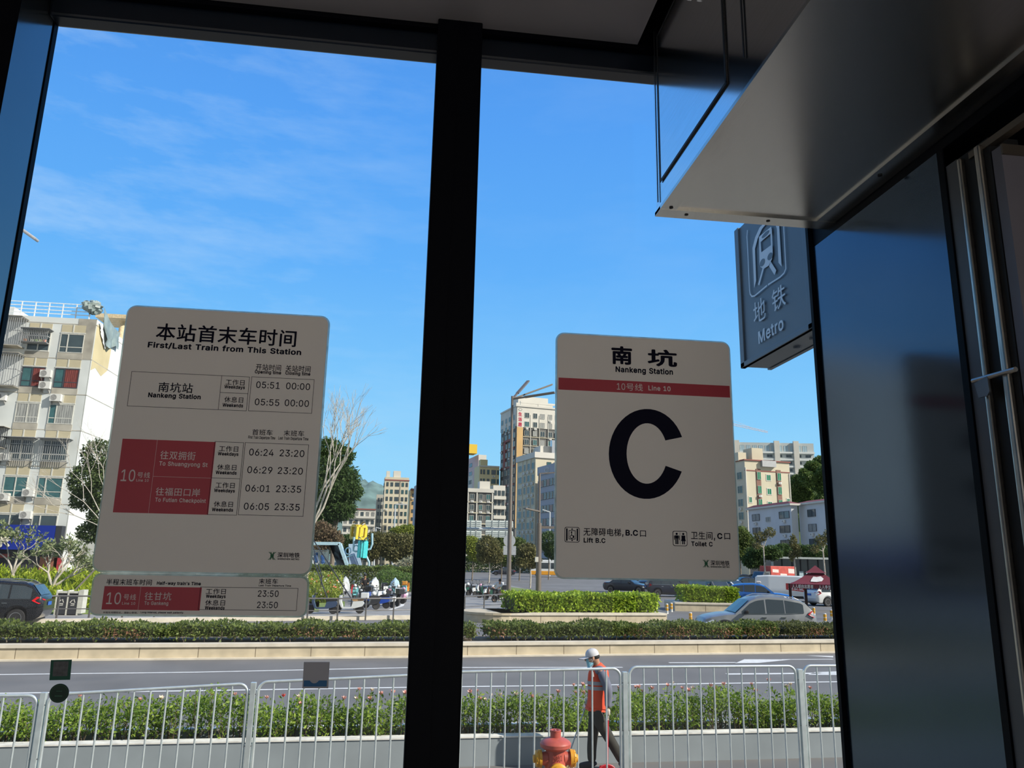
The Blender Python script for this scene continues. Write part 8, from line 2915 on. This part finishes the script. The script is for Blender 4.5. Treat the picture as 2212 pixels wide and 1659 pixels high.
# gantry of road signs seen from behind
D = 110.0
t = thing('road_sign', 'backs of two white motorway sign boards on a gantry beside the mullion', 'road sign', at(1060, 1143, y=D))
m = MB()
a, b_ = at(985, 1142, y=D), at(1103, 1144, y=D)
m.tube([a, b_], .22, 10)
m.tube([(a.x + 1, D, GZ), (a.x + 1, D, a.z)], .3, 10)
m.build('gantry_beam', M_polew, t, local=False)
for x0, x1, z0, z1 in ((995, 1040, 1123.5, 1140), (995, 1040, 1146, 1161.5), (1049, 1108, 1123.5, 1140), (1049, 1108, 1146, 1161.5)):
    p, q = at(x0, z0, y=D - .4), at(x1, z1, y=D - .4)
    m = MB()
    m.prism([(x, D - .4, z) for x, z in rrect(p.x, q.x, q.z, p.z, .15)], (0, .08, 0))
    s_ = m.build('sign_board', mat('white sign back', (.62, .68, .67), .5), t, local=False)
    m = MB()
    for k in range(1, 4):
        z = q.z + (p.z - q.z) * k / 4
        m.box(p.x + .1, q.x - .1, D - .46, D - .4, z - .03, z + .03)
    for k in range(1, 4):
        x = p.x + (q.x - p.x) * k / 4
        m.box(x - .04, x + .04, D - .48, D - .4, q.z, p.z)
    m.build('stiffener', mat('grey stiffener', (.36, .40, .41), .5), s_, local=False)
D = 80.0
t = thing('road_sign', 'grey round and square sign backs behind the triple lamp pole', 'road sign', (at(1103, 1240, y=D).x, D, GZ))
x = at(1102, 1180, y=D).x
m = MB()
m.tube([(x, D, GZ), (x, D, at(1102, 1155, y=D).z)], .07, 8)
m.build('post', M_polew, t, local=False)
c = at(1100, 1168, y=D)
M_sb = mat('grey sign back', (.36, .38, .42), .5)
m = MB()
m.lathe([(0, 0), (.62, 0), (.62, .04), (0, .04)], 28, 0, Matrix.Translation((c.x, D - .15, c.z)) @ Matrix.Rotation(PI / 2, 4, 'X'))
m.build('round_board', M_sb, t, local=False)
p, q = at(1087, 1179, y=D), at(1114, 1199, y=D)
m = MB()
m.box(p.x, q.x, D - .18, D - .14, q.z, p.z)
m.build('square_board', M_sb, t, local=False)

# dark guard railing along the pavement
t = thing('guard_railing', 'dark two-bar guard railing along the pale pavement', 'railing', at(700, 1338, z=GZ))
pp_ = [(52, 1340.5), (121, 1339), (191, 1338.5), (263, 1338.5), (332, 1339), (400, 1339.5), (466, 1340), (533, 1340.5), (598, 1341), (663, 1341.5), (728, 1341), (789, 1340.5), (849, 1339.5), (905, 1338), (955, 1335), (1003, 1331), (1045, 1327), (1087, 1322.5), (1126, 1316)]
M_rl = mat('grey-brown rail paint', (.15, .145, .14), .5, .4)
tp_, md_ = [], []
for k, (px, py) in enumerate(pp_):
    g0 = at(px, py, z=GZ)
    h_ = .98
    m = MB()
    m.cbox(g0.x - .035, g0.x + .035, g0.y - .035, g0.y + .035, GZ, GZ + h_ + .04, .008)
    m.build('post', M_rl, t, local=False)
    tp_.append((g0.x, g0.y, GZ + h_))
    md_.append((g0.x, g0.y, GZ + .45))
for L_, r_ in ((tp_, .033), (md_, .02)):
    m = MB()
    m.tube(L_, r_, 8)
    m.build('rail', M_rl, t, local=False)
# litter bins
g0 = at(146, 1329, z=GZ)
t = thing('litter_bin', 'twin black recycling bins in a pale frame behind the dark railing', 'litter bin', (g0.x, g0.y, GZ))
m = MB()
for x in (-.52, -.03, .44):
    m.box(x, x + .06, -.25, .25, 0, 1.12)
m.box(-.515, .495, -.235, .235, .98, 1.06)
m.box(-.51, .49, .2, .235, 0, .98)
m.box(.50, .66, -.25, .25, .1, 1.14)
m.build('frame', mat('pale bin frame', (.52, .52, .46), .5), t)
for x in (-.45, .04):
    m = MB()
    m.cbox(x, x + .40, -.24, .2, .05, .92, .02)
    bn = m.build('bin', M_bdk, t)
    for q in range(3):
        m = MB()
        a0 = PI / 2 + q * 2 * PI / 3
        c = Vector((x + .2, -.247, .60))
        p = c + Vector((.10 * math.cos(a0 + .25), 0, .10 * math.sin(a0 + .25)))
        r_ = c + Vector((.10 * math.cos(a0 + 2 * PI / 3 - .45), 0, .10 * math.sin(a0 + 2 * PI / 3 - .45)))
        d = (r_ - p).normalized()
        n_ = Vector((-d.z, 0, d.x)) * .018
        m.quad(p - n_, r_ - n_, r_ + n_, p + n_)
        m.poly([r_ - n_ * 2, r_ + d * .04, r_ + n_ * 2])
        m.build('recycling_mark', W_wh, bn)
    m = MB()
    m.box(x + .12, x + .28, -.2475, -.243, .44, .47)
    m.build('mark_caption', W_wh, bn)
# guy wires of the trees
for k, (p, q, lb) in enumerate((((676, 1165), (760, 1295), 'dark guy wire slanting down to the scooters from the sign edge'), ((672, 1195), (710, 1300), 'dark guy wire slanting steeply left of the scooters'), ((676, 1180), (695, 1245), 'short dark guy wire by the flower bed'), ((222, 1212), (148, 1290), 'grey guy wire running down to the litter bins'))):
    D = (46, 47, 52, 42)[k]
    a, b_ = at(*p, y=D + 3), at(*q, y=D)
    t = thing('guy_wire', lb, 'wire', b_, 0, 'tree guy wires')
    m = MB()
    m.tube([a, b_], .035 if k < 3 else .045, 5)
    m.build('cable', M_bdk if k < 3 else M_pole, t, local=False)
    m = MB()
    m.tube([b_ + Vector((0, 0, .1)), Vector((b_.x, b_.y, GZ))], .05, 6)
    m.build('anchor_peg', M_bdk, t, local=False)

# steel fence and wall right of the white block
m = MB()
a, b_ = at(150, 1142, y=66), at(260, 1185, y=66)
m.box(a.x, b_.x + 6, 66, 67, GZ + 1.2, a.z)
struct('boundary_wall', m, mat('grey concrete wall', (.40, .41, .40), .85, nz=.1, sc=.5))
t = thing('iron_fence', 'grey iron fence in front of the boundary wall', 'fence', at(180, 1260, y=56))
m = MB()
a, b_ = at(140, 1240, y=56), at(222, 1240, y=56)
for k in range(26):
    x = a.x + (b_.x - a.x) * k / 25
    m.box(x - .02, x + .02, 55.98, 56.02, GZ, at(180, 1232, y=56).z)
for z in (.4, 1.5):
    m.box(a.x, b_.x, 55.97, 56.03, GZ + z, GZ + z + .05)
m.build('bars', mat('grey iron', (.25, .24, .23), .6), t, local=False)

# gift-box sculptures
M_tq = mat('turquoise gloss paint', (.06, .55, .58), .3, coat=.5)
M_ylw = mat('yellow gloss paint', (.72, .55, .05), .35)
M_lb = mat('light blue sheet metal', (.38, .56, .66), .45)
M_lbd = mat('slate blue sheet metal', (.17, .23, .30), .5)
D = 76.0
P_ = lambda px, py, dy=0: at(px, py, y=D + dy)


def gift(name, label, l, r, tp, bt, mtl, tilt, rib, open_):
    c = P_((l + r) / 2, (tp + bt) / 2)
    t = thing(name, label, 'sculpture', (c.x, D, P_(0, bt).z))
    w, h = (P_(r, bt) - P_(l, bt)).length, P_(l, tp).z - P_(l, bt).z
    M = Matrix.Translation((c.x, D, P_(0, bt).z)) @ Matrix.Rotation(tilt, 4, 'Y') @ Matrix.Rotation(.6, 4, 'Z')
    s = w * .36
    if open_:
        for x in (-s, s):
            for y in (-s, s):
                m = MB()
                m.box(x - .14, x + .14, y - .14, y + .14, 0, h * .78, 0, M)
                m.build('frame_edge', mtl, t, local=False)
        m = MB()
        for z in (0, h * .74):
            for e in (-s, s):
                m.box(-s, s, e - .12, e + .12, z, z + .25, 0, M)
                m.box(e - .12, e + .12, -s, s, z, z + .25, 0, M)
        m.build('frame_rim', mtl, t, local=False)
        m = MB()
        m.box(-.2, .2, -s - .1, s + .1, h * .2, h * .74, 0, M)
    else:
        m = MB()
        m.cbox(-s, s, -s, s, 0, h * .78, .12, 0, M)
        m.build('box_body', mtl, t, local=False)
        m = MB()
        m.box(-.18, .18, -s - .08, s + .08, 0, h * .80, 0, M)
        m.box(-s - .08, s + .08, -.18, .18, 0, h * .80, 0, M)
    m.build('ribbon_band', rib, t, local=False)
    for sx in (-1, 1):
        m = MB()
        pts = [M @ Vector((0, 0, h * .78)) + Vector(v) * w for v in ((sx * .02, 0, .0), (sx * .30, 0, .10), (sx * .46, 0, .26), (sx * .40, 0, .38), (sx * .24, 0, .34), (sx * .03, 0, .06))]
        for a, b_ in zip(pts, pts[1:]):
            m.quad(a + Vector((0, -.7, 0)), b_ + Vector((0, -.7, 0)), b_ + Vector((0, .3, -.1)), a + Vector((0, .3, -.1)))
        m.build('bow_loop', rib, t, local=False)
    return t


t = gift('gift_box', 'big turquoise gift box sculpture with a bow', 772, 796, 1144, 1190, M_tq, .03, M_tq, False)
m = MB()
a = [P_(765, 1160), P_(763, 1190), P_(778, 1192), P_(800, 1186), P_(804, 1176), P_(804, 1152)]
m.tube(a, .10, 8)
m.build('tube_frame', M_lb, t, local=False)
m = MB()
m.tube([P_(786, 1190), P_(797, 1215), P_(796, 1232), Vector((P_(796, 1232).x, D, GZ))], .11, 8)
m.build('bent_leg', M_lb, t, local=False)
D = 82.0
t = gift('gift_box', 'yellow open-frame gift box sculpture behind the turquoise one', 760, 790, 1113, 1148, M_ylw, .06, M_ylw, True)
m = MB()
c = P_(772, 1147)
m.tube([c, Vector((c.x, D, GZ))], .22, 10)
m.build('stand', M_lbd, t, local=False)
D = 76.0
t = thing('sculpture', 'slanting light blue frame sculpture left of the turquoise gift box', 'sculpture', (P_(720, 1230).x, D, GZ))
m = MB()
pts = [P_(676, 1174), P_(734, 1174.5), P_(754, 1231)]
for a, b_ in zip(pts, pts[1:]):
    arm(m, a, b_, 1.6, .28)
m.build('frame', M_lb, t, local=False)
m = MB()
m.add([P_(712, 1178, .6), P_(733, 1177, .6), P_(751, 1232, .6), P_(732, 1232, .6)], [(0, 1, 2, 3)])
q_ = m.v[:]
m.prism(q_, (0, .3, 0))
m.build('dark_panel', M_lbd, t, local=False)
m = MB()
for k in range(9):
    x = 678 + k * 3.6
    a, b_ = P_(x, 1191), P_(x - 1, 1231)
    m.tube([a, b_], .07, 5)
m.tube([P_(677, 1189), P_(709, 1189), P_(706, 1233), P_(675, 1233)], .14, 6, closed=True)
m.build('slatted_panel', mat('white slats', (.66, .72, .74), .5), t, local=False)
m = MB()
rq = random.Random(8)
for k in range(26):
    c = P_(681 + rq.choice((0, 1, 2, 14, 15, 16)) + rq.random() * 3, 1194 + rq.random() * 34, -.15)
    m.blob(c, .14, .05, .16, 4)
m.build('blue_leaf_ornament', mat('deep blue ornament', (.03, .10, .30), .5), t, local=False)
t = thing('sculpture', 'tall pale blue panel sculpture with a leaning blade beside the gift box', 'sculpture', (P_(765, 1230).x, D + 2, GZ))
m = MB()
m.prism([P_(753, 1175, 2), P_(772, 1175, 2), P_(783, 1232, 2), P_(754, 1232, 2)], (0, .4, 0))
m.build('panel', mat('powder blue panel', (.42, .56, .70), .5), t, local=False)
m = MB()
m.prism([P_(753, 1200, .5), P_(761, 1196, .5), P_(776, 1231, .5), P_(764, 1232, .5)], (0, .3, 0))
m.prism([P_(762, 1196, .4), P_(765, 1195, .4), P_(779, 1231, .4), P_(777, 1231, .4)], (0, .3, 0))
m.build('leaning_blade', mat('lavender blue blade', (.34, .40, .62), .5), t, local=False)
m = MB()
for cx_, cy_ in ((752, 1190), (769, 1185)):
    c = P_(cx_, cy_, .3)
    m.tube([c + Vector((.25 * math.cos(q * PI / 7), 0, .30 * math.sin(q * PI / 7))) for q in range(14)], .06, 5, closed=True)
m.tube([P_(738, 1208, .3), P_(752, 1202, .3), P_(765, 1199, .3)], .07, 6)
m.build('ring_ornament', M_lb, t, local=False)

# kiosk, parasol, bollards at the right
D = 120.0
t = thing('kiosk', 'long dark glass kiosk with a flat roof behind the maroon parasol', 'kiosk', (at(1730, 1245, y=D).x, D, GZ))
a, b_ = at(1652, 1202, y=D), at(1830, 1206, y=D)
M_kg = mat('dark kiosk glass', (.02, .04, .045), .12, 0, .1, 2, .8)
m = MB()
m.box(a.x + 1, b_.x, D, D + 8, GZ, a.z - .3)
m.build('glass_body', M_kg, t, local=False)
m = MB()
m.box(a.x - .4, b_.x, D - 1.6, D + 9, a.z - .30, a.z)
m.build('flat_roof', mat('grey roof edge', (.32, .36, .36), .5), t, local=False)
for px in (1690, 1712, 1730, 1746, 1768):
    m = MB()
    x = at(px, 1230, y=D).x
    m.box(x - .08, x + .08, D - .1, D, GZ, a.z - .3)
    m.build('mullion', M_bdk, t, local=False)
for p, q in (((1697, 1228), (1703, 1236)), ((1711, 1230), (1716, 1250)), ((1726, 1234), (1736, 1250)), ((1741, 1234), (1752, 1248)), ((1666, 1213), (1671, 1222))):
    m = MB()
    p0, p1 = at(*p, y=D - .15), at(*q, y=D - .15)
    m.box(p0.x, p1.x, D - .2, D - .05, p1.z, p0.z)
    m.build('window_notice', mat('pale blue notice', (.40, .52, .58), .5), t, local=False)
D = 50.0
g0 = at(1744, 1312, y=D)
t = thing('parasol', 'maroon two-tier square parasol with white valance lettering', 'parasol', (g0.x, D, GZ))
M_mar = mat('maroon canvas', (.15, .022, .035), .75, nz=.08, sc=2)
ez, tz0, tz1, tz2 = at(1744, 1261, y=D).z, at(1744, 1234, y=D).z, at(1744, 1238, y=D).z, at(1773, 1222, y=D).z
hw = (at(1790, 1261, y=D).x - at(1703, 1261, y=D).x) / 2
cx_ = (at(1790, 1261, y=D).x + at(1703, 1261, y=D).x) / 2 + .55
hw += .2
def tier(nm, h0, h1, w0, w1):
    m = MB()
    vs = []
    n_ = 6
    for i in range(n_ + 1):
        u = i / n_
        w = w0 + (w1 - w0) * u
        z = h0 + (h1 - h0) * u ** 1.25
        vs += [(cx_ - w, D - w, z), (cx_ + w, D - w, z), (cx_ + w, D + w, z), (cx_ - w, D + w, z)]
    m.add(vs, [(i * 4 + j, i * 4 + (j + 1) % 4, i * 4 + 4 + (j + 1) % 4, i * 4 + 4 + j) for i in range(n_) for j in range(4)])
    return m.build(nm, M_mar, t, local=False)
cn = tier('canopy', ez, tz1, hw, hw * .30)
tier('top_canopy', tz1 + .03, tz2, hw * .42, .03)
m = MB()
nsc = 22
for sx, sy in ((0, -1), (1, 0), (0, 1), (-1, 0)):
    for k in range(nsc):
        u0, u1 = -hw + 2 * hw * k / nsc, -hw + 2 * hw * (k + 1) / nsc
        f_ = lambda u, z: (cx_ + (u if sy else sx * hw), D + (sy * hw if sy else u), z)
        m.poly([f_(u0, ez), f_(u0, ez - .25), f_((u0 + u1) / 2, ez - .33), f_(u1, ez - .25), f_(u1, ez)])
vl = m.build('valance', M_mar, t, local=False)
m = MB()
put_text(m, '人人都向志愿者', (cx_ - hw * .52, D - hw - .015, ez - .15), (hw * .8, 0, 0), (0, 0, .24), .02)
put_text(m, '人人争当志愿者', (cx_ + hw * .48, D - hw - .015, ez - .15), (hw * .8, 0, 0), (0, 0, .24), .02)
m.build('valance_lettering', mat('white canvas print', (.68, .66, .64), .7), vl, local=False)
m = MB()
sl = lambda u, v: (cx_ + u, D - (hw + (hw * .30 - hw) * v) - .02, ez + (tz1 - ez) * v ** 1.25 + .03)
m.poly([sl(-.35, .28), sl(.0, .25), sl(.35, .33), sl(.47, .55), sl(.3, .75), sl(.05, .68), sl(-.15, .72), sl(-.28, .5)])
m.build('white_emblem', MATS['white canvas print'], cn, local=False)
for px in (1714, 1744):
    m = MB()
    x = at(px, 1290, y=D).x
    m.box(x - .09, x + .09, D - .09, D + .09, GZ, ez - .02)
    m.build('leg', mat('dark brown post', (.05, .022, .02), .6), t, local=False)
m = MB()
m.box(cx_ - hw, cx_ + hw, D - .04, D + .04, ez - .06, ez - .01)
m.box(cx_ - .06, cx_ + .06, D - .06, D + .06, ez - .1, tz2 - .1)
m.build('ridge_frame', M_bdk, t, local=False)
aa = -math.atan2(cx_, D)
pc = Vector((cx_, D, 0))
t.rotation_euler = (0, 0, aa)
t.location = pc + Matrix.Rotation(aa, 3, 'Z') @ (Vector((g0.x, D, 0)) - pc) + Vector((0, 0, GZ))
M_bw = mat('white bollard', (.70, .70, .66), .5)
M_by = mat('yellow reflective band', (.72, .36, .03), .4)
for k, (px, bp, hp, lb) in enumerate(((1783, 1348, 1325, 'white bollard with yellow bands near the silver car tail'), (1797, 1338, 1317, 'white bollard half hidden by the dark pillar'), (1758.5, 1330, 1312, 'white bollard right behind the silver car tail'), (1492, 1345, 1323, 'white and yellow bollard in front of the silver car bonnet'), (1441, 1326, 1304, 'leftmost of three bollards between the two stone planters'), (1450.5, 1322, 1302, 'middle of three bollards between the two stone planters'), (1458, 1319, 1300, 'rightmost of three bollards between the two stone planters'))):
    g0 = at(px, bp, z=GZ)
    h_ = at(px, hp, y=g0.y).z - GZ
    t = thing('bollard', lb, 'bollard', g0, 0, 'bollards of the side road')
    m = MB()
    m.lathe([(.085, 0), (.075, .02), (.075, h_ - .02), (.06, h_), (0, h_)], 14)
    m.build('shaft', M_bw, t)
    for z in (.45, .78):
        m = MB()
        m.lathe([(.079, h_ * z - .07), (.079, h_ * z + .07)], 14)
        m.build('reflective_band', M_by, t)
D = 98.0
t = thing('service_cabinet', 'grey metal cabinet in front of the park trees', 'cabinet', (at(843, 1235, y=D).x, D, GZ))
a, b_ = at(836, 1222, y=D), at(850, 1238, y=D)
m = MB()
m.cbox(a.x, b_.x, D, D + .8, GZ, a.z, .03)
m.build('body', mat('grey cabinet paint', (.20, .22, .21), .6), t, local=False)
m = MB()
m.box((a.x + b_.x) / 2 - .02, (a.x + b_.x) / 2 + .02, D - .02, D, GZ + .3, a.z - .1)
m.build('door_gap', M_bdk, t, local=False)
